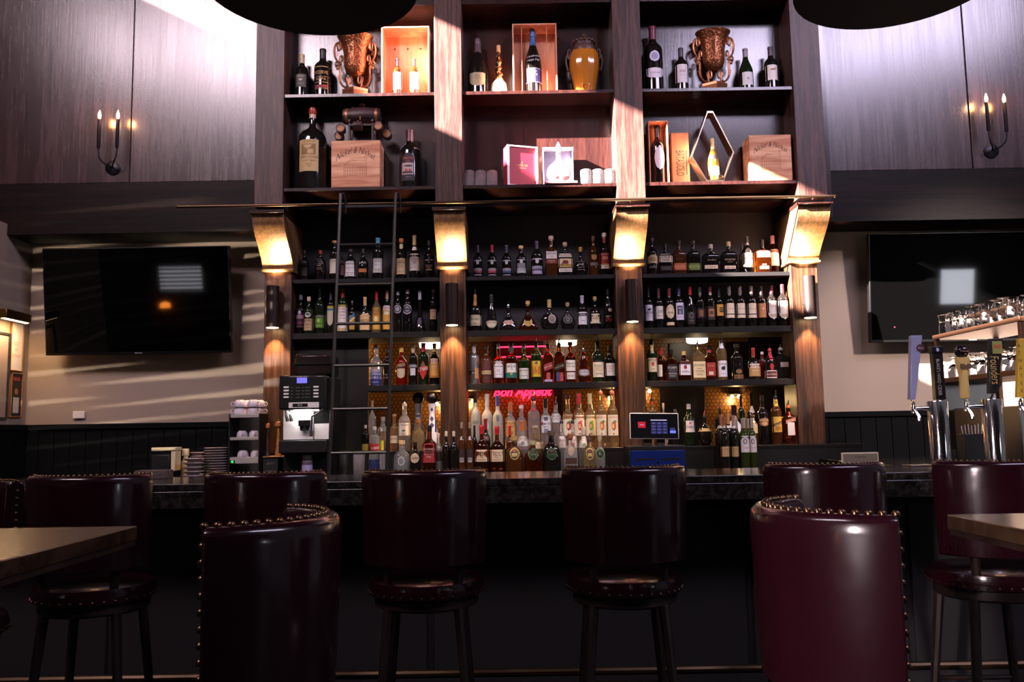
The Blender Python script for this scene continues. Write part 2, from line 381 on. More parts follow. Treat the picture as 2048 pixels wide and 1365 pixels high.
# neon sign
nm_ = mat('red_neon', '#ff5060', 0.4, emis='#ff1838', es=9.0)
c = P(1046, 784, 7.36); D = 7.36
t = T('neon_sign', 'red neon script sign seen under the third shelf of the middle bay', 'neon sign', (c.x, c.y, c.z))
def neon_text(string, wd):
    cu = bpy.data.curves.new('lettering', 'FONT'); cu.body = string; cu.size = 1; cu.shear = 0.35; cu.fill_mode = 'NONE'; cu.bevel_depth = 0.03; cu.bevel_resolution = 1; cu.resolution_u = 3
    o = bpy.data.objects.new('lettering', cu); COL.objects.link(o); dg = bpy.context.evaluated_depsgraph_get(); dg.update()
    me = bpy.data.meshes.new_from_object(o.evaluated_get(dg)); bpy.data.objects.remove(o); bpy.data.curves.remove(cu)
    xs = [v.co.x for v in me.vertices]; s = wd / (max(xs) - min(xs)); x0 = (max(xs) + min(xs)) / 2
    for v in me.vertices: v.co = Vector(((v.co.x - x0) * s, -v.co.z * s * 1.0, (v.co.y - 0.3) * s * 1.15))
    return me
me = neon_text('Bon Appétit', 118 / F * D); me.materials.clear(); me.materials.append(nm_)
o = bpy.data.objects.new('lettering', me); COL.objects.link(o); o.parent = t
for y in (694, 714):
    a, b = P(1000, y + 1, D), P(1096, y - 1, D)
    MB().tube([a - c, b - c], 0.006, 8).build('neon_tube', nm_, t)
for s in (-0.18, 0.18):
    MB().tube([(s, 0, 0.0), (s, 0.26, 0.0)], 0.004, 6).build('standoff', blkm, t)
lamp('neon_glow', 'POINT', (c.x, c.y + 0.12, c.z - 0.02), 2.0, (1.0, 0.06, 0.10), shadow_soft_size=0.12)
# ================================================================ BOTTLES
GL = {
    'dk': mat('dark_glass', (0.008, 0.006, 0.005), 0.06, spec=0.5),
    'gn': mat('dark_green_glass', (0.008, 0.014, 0.005), 0.06, spec=0.5),
    'am': mat('dark_amber_glass', (0.05, 0.016, 0.004), 0.06, spec=0.5),
    'em': mat('green_glass', '#3f6a28', 0.03, trans=0.9, ior=1.4),
    'cl': mat('clear_glass', '#f2f1ec', 0.03, trans=.88, ior=1.35),
    'cg': mat('clear_gold_spirit', '#e2c48c', 0.03, trans=.90, ior=1.35),
    'ca': mat('amber_spirit', '#8a3e12', 0.03, trans=0.95, ior=1.35),
    'fr': mat('frosted_glass', '#a8a79a', 0.45, trans=0.35, ior=1.4),
    'wt': mat('white_ceramic', '#d9d3d8', 0.18, spec=0.5),
    'gy': mat('grey_ceramic', '#5d5a60', 0.3, spec=0.5),
    'rd': mat('red_spirit', '#7a150a', 0.05, trans=0.4, ior=1.35),
    'ol': mat('olive_glass', '#3a4418', 0.05, trans=0.55, ior=1.35),
    'gd': mat('gold_bottle', '#c9973f', 0.18, metal=0.9),
    'sv': mat('silver_bottle', '#b9b2ae', 0.25, metal=0.8),
}
SH = {  # (height, radius) fractions; optional third value: squareness
    'bord': [(0, .92), (.012, 1), (.62, 1), (.67, .94), (.71, .76), (.745, .5), (.785, .37), (.96, .34)],
    'magn': [(0, .92), (.012, 1), (.60, 1), (.66, .95), (.71, .78), (.745, .5), (.775, .27), (.80, .23), (.965, .22)],
    'burg': [(0, .92), (.012, 1), (.44, 1), (.54, .92), (.64, .68), (.73, .45), (.80, .35), (.97, .33)],
    'chmp': [(0, .92), (.012, 1), (.42, 1), (.53, .92), (.64, .68), (.74, .42), (.82, .32), (.90, .28), (.98, .28)],
    'whis': [(0, .95), (.012, 1), (.58, 1), (.63, .96), (.67, .80), (.71, .55), (.76, .38), (.89, .33)],
    'slim': [(0, .96), (.01, 1), (.66, 1), (.71, .92), (.75, .62), (.79, .42), (.92, .38)],
    'sqr':  [(0, .94, 1), (.012, 1, 1), (.58, 1, 1), (.63, .97, 1), (.665, .75, .6), (.70, .46, 0), (.74, .36, 0), (.88, .32, 0)],
    'flsk': [(0, .9, .6), (.02, 1, .6), (.56, 1, .6), (.63, .95, .6), (.68, .74, .4), (.72, .36, 0), (.76, .24, 0), (.87, .23, 0)],
    'sqt':  [(0, .9), (.02, 1), (.42, 1), (.52, .96), (.60, .78), (.66, .45), (.70, .28), (.86, .26)],
    'disc': [(0, .52), (.03, .62), (.10, .84), (.22, .99), (.30, 1), (.40, .93), (.50, .70), (.57, .40), (.62, .23), (.84, .2)],
    'fan':  [(0, .82), (.04, .98), (.09, 1), (.22, .86), (.38, .56), (.50, .32), (.58, .2), (.84, .17)],
    'bell': [(0, .94), (.04, 1), (.10, .96), (.22, .72), (.38, .46), (.52, .36), (.70, .30), (.88, .27)],
    'deca': [(0, .8), (.02, .9), (.12, 1), (.30, .86), (.46, .68), (.56, .62), (.68, .46), (.76, .33), (.88, .30)],
    'azul': [(0, .86), (.02, .92), (.14, 1), (.30, .95), (.44, .72), (.56, .53), (.64, .48), (.72, .58), (.80, .68)],
    'vodk': [(0, .95), (.01, 1), (.55, 1), (.61, .95), (.66, .76), (.70, .5), (.74, .38), (.93, .36)],
    'dome': [(0, .92), (.02, 1), (.22, 1), (.36, .93), (.48, .75), (.57, .5), (.62, .3), (.67, .25), (.74, .25)],
    'taper': [(0, .82), (.012, .86), (.52, 1), (.57, .97), (.63, .75), (.69, .45), (.75, .33), (.88, .3)],
    'patr': [(0, .92, .4), (.03, 1, .4), (.46, 1, .4), (.58, .90, .2), (.66, .62, 0), (.71, .34, 0), (.84, .3, 0)],
}
FLAT = {'flsk': .5, 'disc': .5, 'fan': .5, 'sqt': .62, 'patr': .7}
ORD = ['first', 'second', 'third', 'fourth', 'fifth', 'sixth', 'seventh', 'eighth', 'ninth', 'tenth', 'eleventh', 'twelfth', 'thirteenth', 'fourteenth', 'fifteenth', 'sixteenth', 'seventeenth', 'eighteenth', 'nineteenth', 'twentieth', 'last']
class Bottle:
    def __init__(s, shape, w, h, flat=None):
        s.pr = [(p + (0,))[:3] for p in SH[shape]]; s.w = w / 2; s.h = h; s.fl = flat or FLAT.get(shape, 1.0)
    def rad(s, t):
        p = s.pr
        for a, b in zip(p, p[1:]):
            if t <= b[0]:
                k = (t - a[0]) / max(1e-6, b[0] - a[0]); return a[1] + (b[1] - a[1]) * k, a[2] + (b[2] - a[2]) * k
        return p[-1][1], p[-1][2]
    def ring(s, t, n, grow=0.0):
        r, q = s.rad(t); e = 2 + 5 * q; fl = s.fl + (1 - s.fl) * max(0.0, min(1.0, (0.5 - r) / 0.2)); out = []
        for k in range(n):
            a = 2 * PI * (k + 0.5) / n; c, d = math.cos(a), math.sin(a)
            f = (abs(c) ** e + abs(d) ** e) ** (-1 / e); R = r * s.w + grow
            out.append((R * c * f, (r * s.w * fl + grow) * d * f))
        return out
    def front(s, x, z, off=0.0008):
        """y of the camera-side surface at lateral x, height z"""
        r, q = s.rad(max(0, min(1, z / s.h))); e = 2 + 5 * q; fl = s.fl + (1 - s.fl) * max(0.0, min(1.0, (0.5 - r) / 0.2)); R = r * s.w
        u = min(0.985, abs(x) / R)
        return -(R * fl * (1 - u ** e) ** (1 / e)) - off
    def glass(s, n=20):
        mb = MB(); vs = []
        # a thicker set of rings on the curves for a smooth outline
        ts = []
        for a, b in zip(s.pr, s.pr[1:]):
            k = 1 if (b[0] - a[0] > .2 and abs(a[1] - b[1]) < .02) else 2
            ts += [a[0] + (b[0] - a[0]) * i / k for i in range(k)]
        ts.append(s.pr[-1][0])
        for t in ts: vs += [(x, y, t * s.h) for x, y in s.ring(t, n)]
        m_ = len(ts)
        fs = [(i * n + k, i * n + (k + 1) % n, (i + 1) * n + (k + 1) % n, (i + 1) * n + k) for i in range(m_ - 1) for k in range(n)]
        fs += [tuple(range(n))[::-1], tuple((m_ - 1) * n + k for k in range(n))]
        return mb.add(vs, fs)
def lab_patch(mb, b, z0, z1, hw, shape, mi, off, cx=0.0, skew=0.0):
    rows = 1 if shape == 'rect' else 10
    nx = 8; vs = []; fs = []
    zs = [z0 + (z1 - z0) * i / rows for i in range(rows + 1)]
    r0, r1 = b.rad(z0 / b.h)[0], b.rad(z1 / b.h)[0]
    if shape == 'rect' and abs(r0 - r1) > .03: rows = 4; zs = [z0 + (z1 - z0) * i / rows for i in range(rows + 1)]
    for z in zs:
        t = (z - z0) / (z1 - z0); q = 1.0
        if shape == 'oval': q = math.sqrt(max(0.0, 1 - (2 * t - 1) ** 2))
        elif shape == 'diam': q = 1 - abs(2 * t - 1)
        elif shape == 'arch': q = 1.0 if t < .75 else math.sqrt(max(0, 1 - ((t - .75) / .25) ** 2)) * .5 + .5
        elif shape == 'moon': q = math.sqrt(max(0.0, 1 - (1 - t) ** 2))
        elif shape == 'shld': q = 1.0 if t > .45 else math.sqrt(max(0.0, 1 - ((.45 - t) / .45) ** 2))
        q = max(q, 0.02); lim = 0.97 * b.rad(z / b.h)[0] * b.w
        for i in range(nx + 1):
            x = max(-lim, min(lim, cx + (2 * i / nx - 1) * hw * q)); vs.append((x, b.front(x, z, off), z + skew * x))
    n = nx + 1
    fs = [(i * n + k, i * n + k + 1, (i + 1) * n + k + 1, (i + 1) * n + k) for i in range(len(zs) - 1) for k in range(nx)]
    mb.add(vs, fs, mi)
capm = {}
def cap_parts(root, b, kind, colr, h):
    """closure from the end of the glass to the full height h"""
    t0 = b.pr[-1][0]; rn = b.pr[-1][1] * b.w; z0 = t0 * b.h
    cm = mat('cap_' + colr.strip('#'), colr, 0.35, spec=0.5)
    if kind == 'foil':
        ts = 0.80 if b.pr[-1][0] > .9 else t0 - .1
        zz = ts * b.h; r = rn * 1.10
        MB().lathe([(r * 1.04, zz), (r, zz + (h - zz) * .3), (r * .98, h * .955), (r * 1.10, h * .957), (r * 1.10, h * .985), (r, h)], 16).build('foil_capsule', cm, root)
    elif kind == 'fshort':
        zz = h * .89; r = rn * 1.12
        MB().lathe([(r, zz), (r, h * .985), (r * .9, h)], 16).build('foil_capsule', cm, root)
    elif kind == 'chfoil':
        zz = .74 * b.h; r = rn
        MB().lathe([(r * 1.5, zz), (r * 1.2, .82 * b.h), (r * 1.1, .89 * b.h), (r * 1.28, .895 * b.h), (r * 1.28, .915 * b.h), (r * 1.12, .92 * b.h), (r * 1.2, .97 * b.h), (r * 1.0, h)], 16).build('foil_capsule', cm, root)
    elif kind == 'cork':
        MB().lathe([(rn * .9, z0 - .002), (rn * .9, z0 + (h - z0) * .25), (rn * 1.35, z0 + (h - z0) * .25), (rn * 1.35, h * .995), (rn * 1.2, h)], 16).build('cork_stopper', cm, root)
    elif kind == 'ball':
        r = (h - z0) / 2; MB().sphere((0, 0, z0 + r), r * 1.02, 16).build('stopper', cm, root)
    elif kind == 'wax':
        MB().lathe([(rn * 1.2, z0 - (h - z0) * .35), (rn * 1.12, z0), (rn * 1.25, z0 + (h - z0) * .3), (rn * 1.25, h * .985), (rn, h)], 14).build('wax_seal', cm, root)
    elif kind == 'spout':
        MB().lathe([(rn * 1.12, z0 - .012), (rn * 1.12, z0 + .004), (rn * .9, z0 + .010), (rn * .6, z0 + .012)], 14).build('stopper', cm, root)
        MB().tube([(0, 0, z0 + .008), (0, 0, z0 + .02), (.001, -.002, z0 + (h - z0) * .5), (.003, -.008, h)], [rn * .6, rn * .42, .0045, .0036], 8).build('pour_spout', chrome, root)
    else:
        MB().lathe([(rn * 1.12, z0 - .004), (rn * 1.14, z0 + .002), (rn * 1.10, h * .993), (rn * .95, h)], 16).build('screw_cap', cm, root)
ROWS = {}
def row(key, ox, oy, k, D, z, place=None, group=None): ROWS[key] = dict(ox=ox, oy=oy, k=k, D=D, z=z, place=place, group=group, n=0)
class cur: r = None
TAKEN = {}
def make_label(t, b, labs, px, R, zb_, gh, w, k, D):
    mb = MB(); ml = []; L = 0
    for l in labs:
        if l[0] == 'L':
            _, y0, y1, colr, wf = l[:5]; sh = l[5] if len(l) > 5 else 'rect'; cx = (l[6] if len(l) > 6 else 0) * w; sk = l[7] if len(l) > 7 else 0
            z1, z0 = P(px, R['oy'] + y0 / k, D).z - zb_, P(px, R['oy'] + y1 / k, D).z - zb_
            z0 = max(.004, z0); z1 = min(z1, gh * b.pr[-1][0] - .002)
            ml.append(paint(colr, .6)); L += 1
            lab_patch(mb, b, z0, z1, wf * w / 2, sh, len(ml) - 1, .0006 * L, cx, sk)
        else:
            _, s, y, hp, colr, mw = l[:6]; sk = l[6] if len(l) > 6 else 0; shear = l[7] if len(l) > 7 else 0
            zc = P(px, R['oy'] + y / k, D).z - zb_; hh = hp / k / F * D
            vs, fs, tw = textmesh(s, shear); sx = min(hh, mw * w / max(tw, .1)); ml.append(paint(colr, .5)); L += 1
            def fn(u, v, zc=zc, hh=hh, sx=sx, L=L):
                X_ = u * sx; Z_ = max(.002, zc + v * hh + sk * X_)
                return (X_, b.front(X_, Z_, .0006 * L + .0003), Z_)
            mb.add([fn(u, v) for u, v in vs], fs, len(ml) - 1)
    mb.build('label', ml, t, smooth=0)

def B(x, top, wd, shape, glass, cap, labs, desc, name='bottle', D=None, flat=None, z=None, base=0, yaw=0.0, full=None):
    R = cur.r; k = R['k']; D = D or R['D']
    zb_ = (R['z'] if z is None else z) + .0006
    px, py = R['ox'] + x / k, R['oy'] + top / k
    a, c, b_ = P(px - wd / k / 2, py, D), P(px, py, D), P(px + wd / k / 2, py, D)
    pb = P(px, R['oy'] + (top + 200) / k, D)
    w = b_.x - a.x; h = c.z - zb_
    lim = {ZA: 9, ZB: ZA - .036, ZC: ZB - .05, ZL: ZC - .05, ZK: 9}.get(R['z'], 9)
    if zb_ + h > lim:
        if R['z'] == ZL:
            if D > 6.5851 - w / 2: return B(x, top, wd, shape, glass, cap, labs, desc, name, 6.585 - w / 2 - .001 - w * .02, flat, z, base, yaw, full)
        else: h = lim - zb_
    bi = R.get('bay'); cxx = None
    if bi is not None:
        mg = .022 if R['z'] == ZA else .004
        x_lo, x_hi = PIL[bi][1] - .004 + mg + w / 2, PIL[bi + 1][0] + .004 - mg - w / 2
        cxx = max(x_lo, min(x_hi, P(px, py + (c.z - zb_) / 2 * F / D, D).x))
    if bi is not None or R['z'] == ZK:
        lo_, hi_ = {ZL: (6.48, 6.88), ZK: (6.06, 6.475)}.get(R['z'], (6.605, 6.875))
        D0 = D; rr_ = w / 2; zm = py + (c.z - zb_) / 2 * F / D
        def spot(D_):
            q = P(px, zm, D_).x
            if bi is not None: q = max(x_lo, min(x_hi, q))
            return q
        for off in (0, -.015, .015, -.03, .03, -.045, .045, -.06, .06, -.08, .08, -.1, .1, -.12, .12, -.15, .15):
            Dt = D0 + off
            if off and not (lo_ + rr_ < Dt < hi_ - rr_): continue
            if off and R['z'] == ZL and D0 < 6.585 and Dt > D0: continue
            xq = spot(Dt)
            if all((xq - u) ** 2 + (Dt - v) ** 2 > (rr_ + q + .0015) ** 2 for u, v, q in TAKEN.get(R['z'], [])): D = Dt; break
        cxx = spot(D); c = P(px, py, D); TAKEN.setdefault(R['z'], []).append((cxx, D, rr_))
    mid = P(px, py + (P(px, py, D).z - zb_) / 2 * F / D, D)
    gh = h
    if cap[0] == 'spout':
        gh = (h - .040) / SH[shape][-1][0] if h > .2 else h * .9
        gh = min(gh, h * .98)
    b = Bottle(shape, w, gh, flat)
    if full: lab = full
    else:
        i = R['n']; R['n'] += 1; lab = desc + ', ' + ORD[i] + ' from left, ' + R['place']
    if not full and len(lab.split()) > 16: lab = desc + ', ' + R['place']
    t = T(name, lab, 'bottle', (mid.x if cxx is None else cxx, c.y, zb_), yaw, R['group'])
    body = b.glass().build('glass_body', GL[glass], t, smooth=40)
    cap_parts(t, b, cap[0], cap[1], h)
    if labs:
        grp = []
        for l in labs:
            y0, y1 = (l[1], l[2]) if l[0] == 'L' else (l[2] - l[3] * .6, l[2] + l[3] * .6)
            hit = [g for g in grp if y0 < g[1] + 1 and y1 > g[0] - 1]
            n_ = [min([y0] + [g[0] for g in hit]), max([y1] + [g[1] for g in hit]), [q for g in hit for q in g[2]] + [l]]
            grp = [g for g in grp if g not in hit] + [n_]
        for g in grp:
            make_label(t, b, [l for l in labs if l in g[2]], px, R, zb_, gh, w, k, D)
    return t
WB, LB, VB, SB = 'wine_bottle', 'liqueur_bottle', 'vodka_bottle', 'whisky_bottle'
def use(key): cur.r = ROWS[key]
DB = 6.71
PL = {'t': 'top shelf', 's': 'second shelf', 'h': 'third shelf', 'l': 'back ledge', 'c': 'back counter'}
for bay, bn in (('L', 'left bay'), ('M', 'middle bay'), ('R', 'right bay')):
    o1, o2 = {'L': ((490, 440), (490, 660)), 'M': ((860, 440), (860, 660)), 'R': ((1220, 440), (1220, 660))}[bay]
    for lv, z, D in (('t', ZA, DB), ('s', ZB, DB), ('h', ZC, DB), ('l', ZL, 6.63), ('c', ZK, 6.32)):
        o = o1 if lv in 'ts' else o2
        row(bay + lv, o[0], o[1], 4.876, D, z, PL[lv] + ', ' + bn, 'bottles on the %s of the %s' % (PL[lv], bn))
        if lv != 'c': ROWS[bay + lv]['bay'] = 'LMR'.index(bay)
cr, wh, gr_, bk = '#d8c7a8', '#ded7d2', '#3f5c20', '#15110f'
# ---- left bay, top bottle shelf
use('Lt')
B(578, 300, 95, 'whis', 'dk', ('screw', '#1c1716'), [('L', 405, 432, '#4a4444', .5), ('L', 475, 555, '#2a211f', .8)], 'dim dark bottle with faint lettering', SB)
B(735, 300, 112, 'whis', 'dk', ('screw', '#7a2a26'), [('L', 382, 422, '#8a8380', .38, 'oval'), ('L', 388, 416, '#120d0c', .27, 'oval'), ('T', 'HIGHLAND', 436, 13, '#a89f98', .7), ('T', 'PARK', 455, 13, '#a89f98', .4), ('L', 470, 500, '#3a2a24', .5)], 'dark bottle with ring emblem and red cap', SB)
B(873, 205, 95, 'slim', 'dk', ('cork', '#b87a3c'), [('L', 390, 530, '#cfc9b0', .9), ('T', 'TALISKER', 410, 14, '#4a3a28', .7)], 'bottle with pale green label half behind ladder', SB)
B(947, 350, 60, 'whis', 'dk', ('screw', '#1c1716'), [('L', 415, 545, '#7d6464', .8), ('L', 415, 430, '#6a2a28', .8)], 'short dark bottle with dusky pink label', SB, D=6.76)
B(1030, 290, 116, 'whis', 'dk', ('cork', '#2a211d'), [('L', 415, 560, wh, .95), ('T', 'THE BALVENIE', 440, 12, '#3a3030', .8), ('T', 'DOUBLEWOOD', 478, 12, '#3a3030', .7), ('T', '12', 500, 14, '#6a4038', .2), ('L', 525, 529, '#8a5a4a', .8), ('T', 'single malt', 545, 10, '#3a3030', .8)], 'dark whisky bottle with large white label', SB)
B(1152, 285, 106, 'taper', 'dk', ('screw', '#2a211d'), [('T', 'JURA', 425, 22, '#d8d2cc', .65), ('T', '10', 452, 14, '#d8d2cc', .3), ('L', 485, 520, '#b06a38', .72)], 'dark bottle with white lettering and orange strip', SB)
B(1297, 180, 108, 'slim', 'dk', ('foil', '#4a86a0'), [('L', 385, 525, '#c6c1bc', .92), ('L', 405, 480, '#ded9d2', .6), ('T', 'GLENMORANGIE', 415, 12, '#4a4444', .55), ('T', 'single malt', 450, 10, '#4a4444', .45), ('L', 492, 500, '#b89a58', .5)], 'tall bottle with blue cap and grey white label', SB)
B(1525, 185, 106, 'whis', 'dk', ('cork', '#c07a38'), [('L', 238, 290, '#c8b898', .42, 'shld'), ('L', 385, 540, '#cdb48c', .95), ('T', 'OBAN', 425, 18, '#3a2a1c', .6), ('T', '14', 465, 34, '#a89068', .3), ('T', 'single malt', 515, 11, '#4a3a28', .6)], 'bottle with tan label and orange cork', SB)
B(1655, 155, 116, 'taper', 'dk', ('foil', '#c8ac70'), [('L', 268, 306, '#d8d4d0', .55, 'shld'), ('L', 340, 505, '#e2d6cc', .97), ('T', 'THE', 370, 9, '#3a2a28', .2), ('T', 'MACALLAN', 392, 14, '#3a2a28', .75), ('L', 410, 412, '#8a7a70', .7), ('T', '18', 428, 20, '#3a2a28', .25), ('T', 'highland single malt', 475, 9, '#6a5a54', .7)], 'tall gold capped bottle with large cream label', SB)
B(1797, 205, 102, 'whis', 'dk', ('screw', '#2a2228'), [('T', 'THE', 378, 9, '#a8a4ac', .3), ('T', 'GLENLIVET', 400, 16, '#a8a4ac', .85), ('T', '18', 422, 13, '#a8a4ac', .2), ('L', 445, 490, '#4a3428', .7, 'moon'), ('L', 492, 500, '#b09058', .6)], 'dark bottle with silver lettering and bronze emblem', SB)
# ---- left bay, second shelf
use('Ls')
B(520, 735, 95, 'whis', 'dk', ('screw', '#7a6a80'), [('L', 877, 1055, '#3a1f34', .95), ('L', 892, 930, '#b8b2c0', .3, 'oval'), ('L', 936, 970, '#c8a0a8', .95), ('T', 'SELECT', 953, 24, '#2a1020', .85), ('L', 1000, 1022, '#7a3a5a', .9), ('L', 1048, 1053, '#a86a86', .9)], 'purple aperitif bottle with pale band', LB)
B(622, 760, 95, 'whis', 'gn', ('screw', '#c8b090'), [('L', 905, 960, '#c8c0a0', .58, 'oval'), ('L', 915, 940, '#2f6470', .45, 'oval'), ('L', 970, 1085, '#b0906c', .97), ('T', 'FERNET-BRANCA', 990, 18, '#2a1a10', .9), ('T', 'distilleria', 1025, 12, '#5a4028', .7), ('T', 'milano', 1055, 12, '#5a4028', .6)], 'dark bitter bottle with round blue emblem, tan label', LB)
B(728, 655, 95, 'whis', 'gn', ('spout', '#1a1514'), [('L', 932, 962, '#1a1a14', .97), ('T', 'CHARTREUSE', 947, 17, '#c8c0b0', .92), ('L', 962, 1062, '#5c8a24', .97), ('L', 972, 1006, '#a8c060', .22, 'oval'), ('L', 1014, 1020, '#28380c', .95), ('L', 1056, 1062, '#28380c', .95)], 'green liqueur bottle with bright green label and spout', LB)
B(835, 690, 72, 'slim', 'dk', ('foil', '#2a2638'), [('L', 845, 885, '#a8982c', .95), ('L', 872, 905, '#2f6a80', .95), ('L', 890, 1040, '#b8ae90', .8, 'shld')], 'narrow bottle with yellow and blue artwork label', LB)
B(952, 670, 100, 'slim', 'gn', ('foil', '#7a1a1c'), [('L', 835, 860, '#a08848', .97), ('L', 858, 1092, '#ddd2c8', .97), ('T', 'LUXARDO', 876, 20, '#b02a24', .9), ('T', 'MARASCHINO', 905, 12, '#4a3838', .8), ('T', 'originale', 935, 12, '#4a3838', .7), ('T', 'zara italia', 965, 12, '#4a3838', .7), ('L', 1062, 1092, '#b09a70', .9)], 'tall bottle with white label, red lettering, red cap', LB)
B(1045, 790, 64, 'whis', 'dk', ('screw', '#2a241c'), [('L', 905, 1075, '#b08a38', .95), ('L', 935, 965, '#3a6a90', .95, 'rect', 0, .9), ('L', 975, 990, '#d8c080', .95, 'rect', 0, .9)], 'small bottle with yellow label and blue slash', LB)
B(1170, 755, 112, 'sqt', 'gn', ('foil', '#c8a070'), [('L', 918, 1078, '#cda878', .95, 'arch'), ('T', 'D.O.M.', 945, 16, '#6a3a24', .5), ('T', 'BENEDICTINE', 985, 18, '#4a2a1c', .85)], 'squat bottle with rounded gold label', LB)
B(1283, 700, 84, 'whis', 'cg', ('foil', '#a81c1a'), [('L', 862, 1075, '#c89a38', .95), ('T', 'LICOR', 900, 12, '#8a2a1c', .5), ('T', '43', 925, 26, '#8a2a1c', .5), ('L', 945, 1000, '#e0c890', .4, 'oval')], 'yellow liqueur bottle with red cap', LB)
B(1385, 690, 84, 'whis', 'dk', ('foil', '#b08848'), [('L', 842, 890, '#d8cfc4', .97), ('T', 'AVERNA', 866, 26, '#b02a24', .9), ('L', 890, 1075, '#c8943c', .92), ('L', 900, 930, '#ddd0b0', .6)], 'bottle with red lettered white band, gold label', LB)
B(1490, 700, 76, 'slim', 'dk', ('screw', '#b0a8b0'), [('L', 835, 920, '#bcb6b8', .95, 'oval'), ('L', 845, 910, '#2a2428', .75, 'oval'), ('L', 855, 900, '#a8a2a6', .55, 'oval')], 'slim dark bottle with smaller silver seal', LB)
B(1585, 685, 88, 'slim', 'dk', ('screw', '#c0b8c4'), [('L', 828, 930, '#b8b0b8', .97, 'oval'), ('L', 838, 918, '#2a2428', .78, 'oval'), ('L', 850, 908, '#8a848a', .58, 'oval'), ('L', 872, 884, '#221c20', .5)], 'slim dark bottle with larger silver seal', LB)
B(1705, 690, 112, 'bell', 'dk', ('foil', '#a8a0a8'), [('L', 960, 1030, '#4a3a58', .4, 'oval')], 'bell shaped fluted dark bottle with silver cap', LB)
B(1837, 680, 76, 'slim', 'dk', ('cork', '#b89a7c'), [('L', 878, 975, '#c8a88c', .97), ('T', 'CHAMBORD', 900, 12, '#5a3a30', .7), ('T', 'noir', 950, 14, '#3a2420', .6)], 'slim bottle with pinkish tan label and cork', LB)
# ---- left bay, third shelf
use('Lh')
B(1280, 150, 122, 'taper', 'cl', ('screw', '#8a8a98'), [('L', 385, 420, '#8a8698', .97), ('L', 420, 550, '#1c2466', .96), ('T', 'ROMANA', 436, 26, '#c8c8dc', .9), ('T', 'SAMBUCA', 470, 24, '#c8c8dc', .9), ('T', 'liquore', 512, 14, '#c8c8dc', .5)], 'clear bottle with deep blue label', LB)
B(1388, 195, 72, 'slim', 'dk', ('screw', '#2a2422'), [('T', 'VILLA', 440, 16, '#8a8278', .7), ('T', 'MASSA', 470, 16, '#8a8278', .7)], 'thin dark bottle hidden by ladder rail', LB)
B(1525, 175, 108, 'whis', 'rd', ('screw', '#d0a850'), [('L', 330, 375, '#141c40', 1, 'rect', 0, .25), ('T', 'APEROL', 352, 26, '#d8b048', .85, .25), ('L', 382, 478, '#b0a088', .7, 'shld'), ('L', 330, 334, '#a83a24', 1, 'rect', 0, .25)], 'orange red aperitif bottle with blue band', LB)
B(1640, 145, 82, 'slim', 'dk', ('foil', '#b8a888'), [('L', 335, 375, '#20203c', .97), ('T', 'CAMPARI', 357, 24, '#d8d4d8', .9), ('L', 378, 448, '#b8b4c0', .6)], 'dark red aperitif bottle with white lettering', LB)
B(1740, 130, 98, 'slim', 'gn', ('foil', '#a81c34'), [('L', 308, 490, '#a81f1c', .97, 'diam'), ('L', 330, 362, '#3f6a3c', .28, 'oval'), ('T', 'CYNAR', 385, 38, '#e6ddd8', .97, .2)], 'dark bottle with red diamond label and red cap', LB)
B(1848, 135, 96, 'whis', 'dk', ('foil', '#c0a468'), [('L', 285, 332, '#d8c8b8', .97), ('T', 'AVERNA', 308, 28, '#b8302a', .9), ('L', 332, 470, '#d49a50', .93), ('T', 'amaro', 358, 22, '#e8d8c0', .6), ('L', 455, 462, '#8a3a20', .7)], 'gold capped bottle with orange gold label', LB)
# ---- middle bay, top shelf
use('Mt')
for x, top, cp, lc, d in ((465, 250, '#3a2030', '#8a3a48', 'purple'), (605, 248, '#8a1a30', '#a83448', 'red'), (747, 250, '#262a44', '#3a4a78', 'blue')):
    B(x, top, 92, 'whis', 'dk', ('foil', cp), [('L', 400, 412, '#a8a4a8', .95), ('L', 405, 445, '#b8b2b0', .3, 'shld'), ('L', 480, 503, '#a8a0a4', .85), ('T', 'DALMORE', 492, 13, '#2a2428', .75), ('L', 503, 525, lc, .85), ('L', 540, 550, '#8a8490', .85)], 'stag emblem whisky bottle with %s cap' % d, SB)
B(890, 255, 100, 'whis', 'dk', ('cork', '#c8a860'), [('L', 392, 402, '#a8a4a8', .95), ('L', 400, 435, '#c0bab8', .3, 'shld'), ('L', 430, 482, '#7a7678', .78), ('L', 482, 528, '#b0acac', .85), ('T', 'DALMORE', 494, 12, '#2a2428', .75)], 'stag emblem whisky bottle with gold cap, grey label', SB)
B(1043, 210, 114, 'whis', 'dk', ('foil', '#3a2438'), [('L', 385, 398, '#b0acb0', .95), ('L', 398, 436, '#c0bab8', .28, 'shld'), ('L', 460, 538, '#9a90a4', .85), ('T', 'DALMORE', 484, 14, '#3a3040', .7), ('L', 492, 504, '#2a2434', .85)], 'largest stag emblem bottle with lavender label', SB)
B(1183, 160, 116, 'sqr', 'am', ('cork', '#b89a8c'), [('L', 320, 390, '#e4ded6', .88), ('T', 'LIMOUSIN', 340, 22, '#2a2420', .8), ('T', 'rye', 368, 18, '#b04030', .3), ('L', 400, 437, '#7a2a28', .88), ('T', 'WHISKEY', 410, 11, '#d8b8a8', .6), ('T', 'batch', 427, 9, '#d8b8a8', .6)], 'tall amber bottle with white and maroon labels', SB)
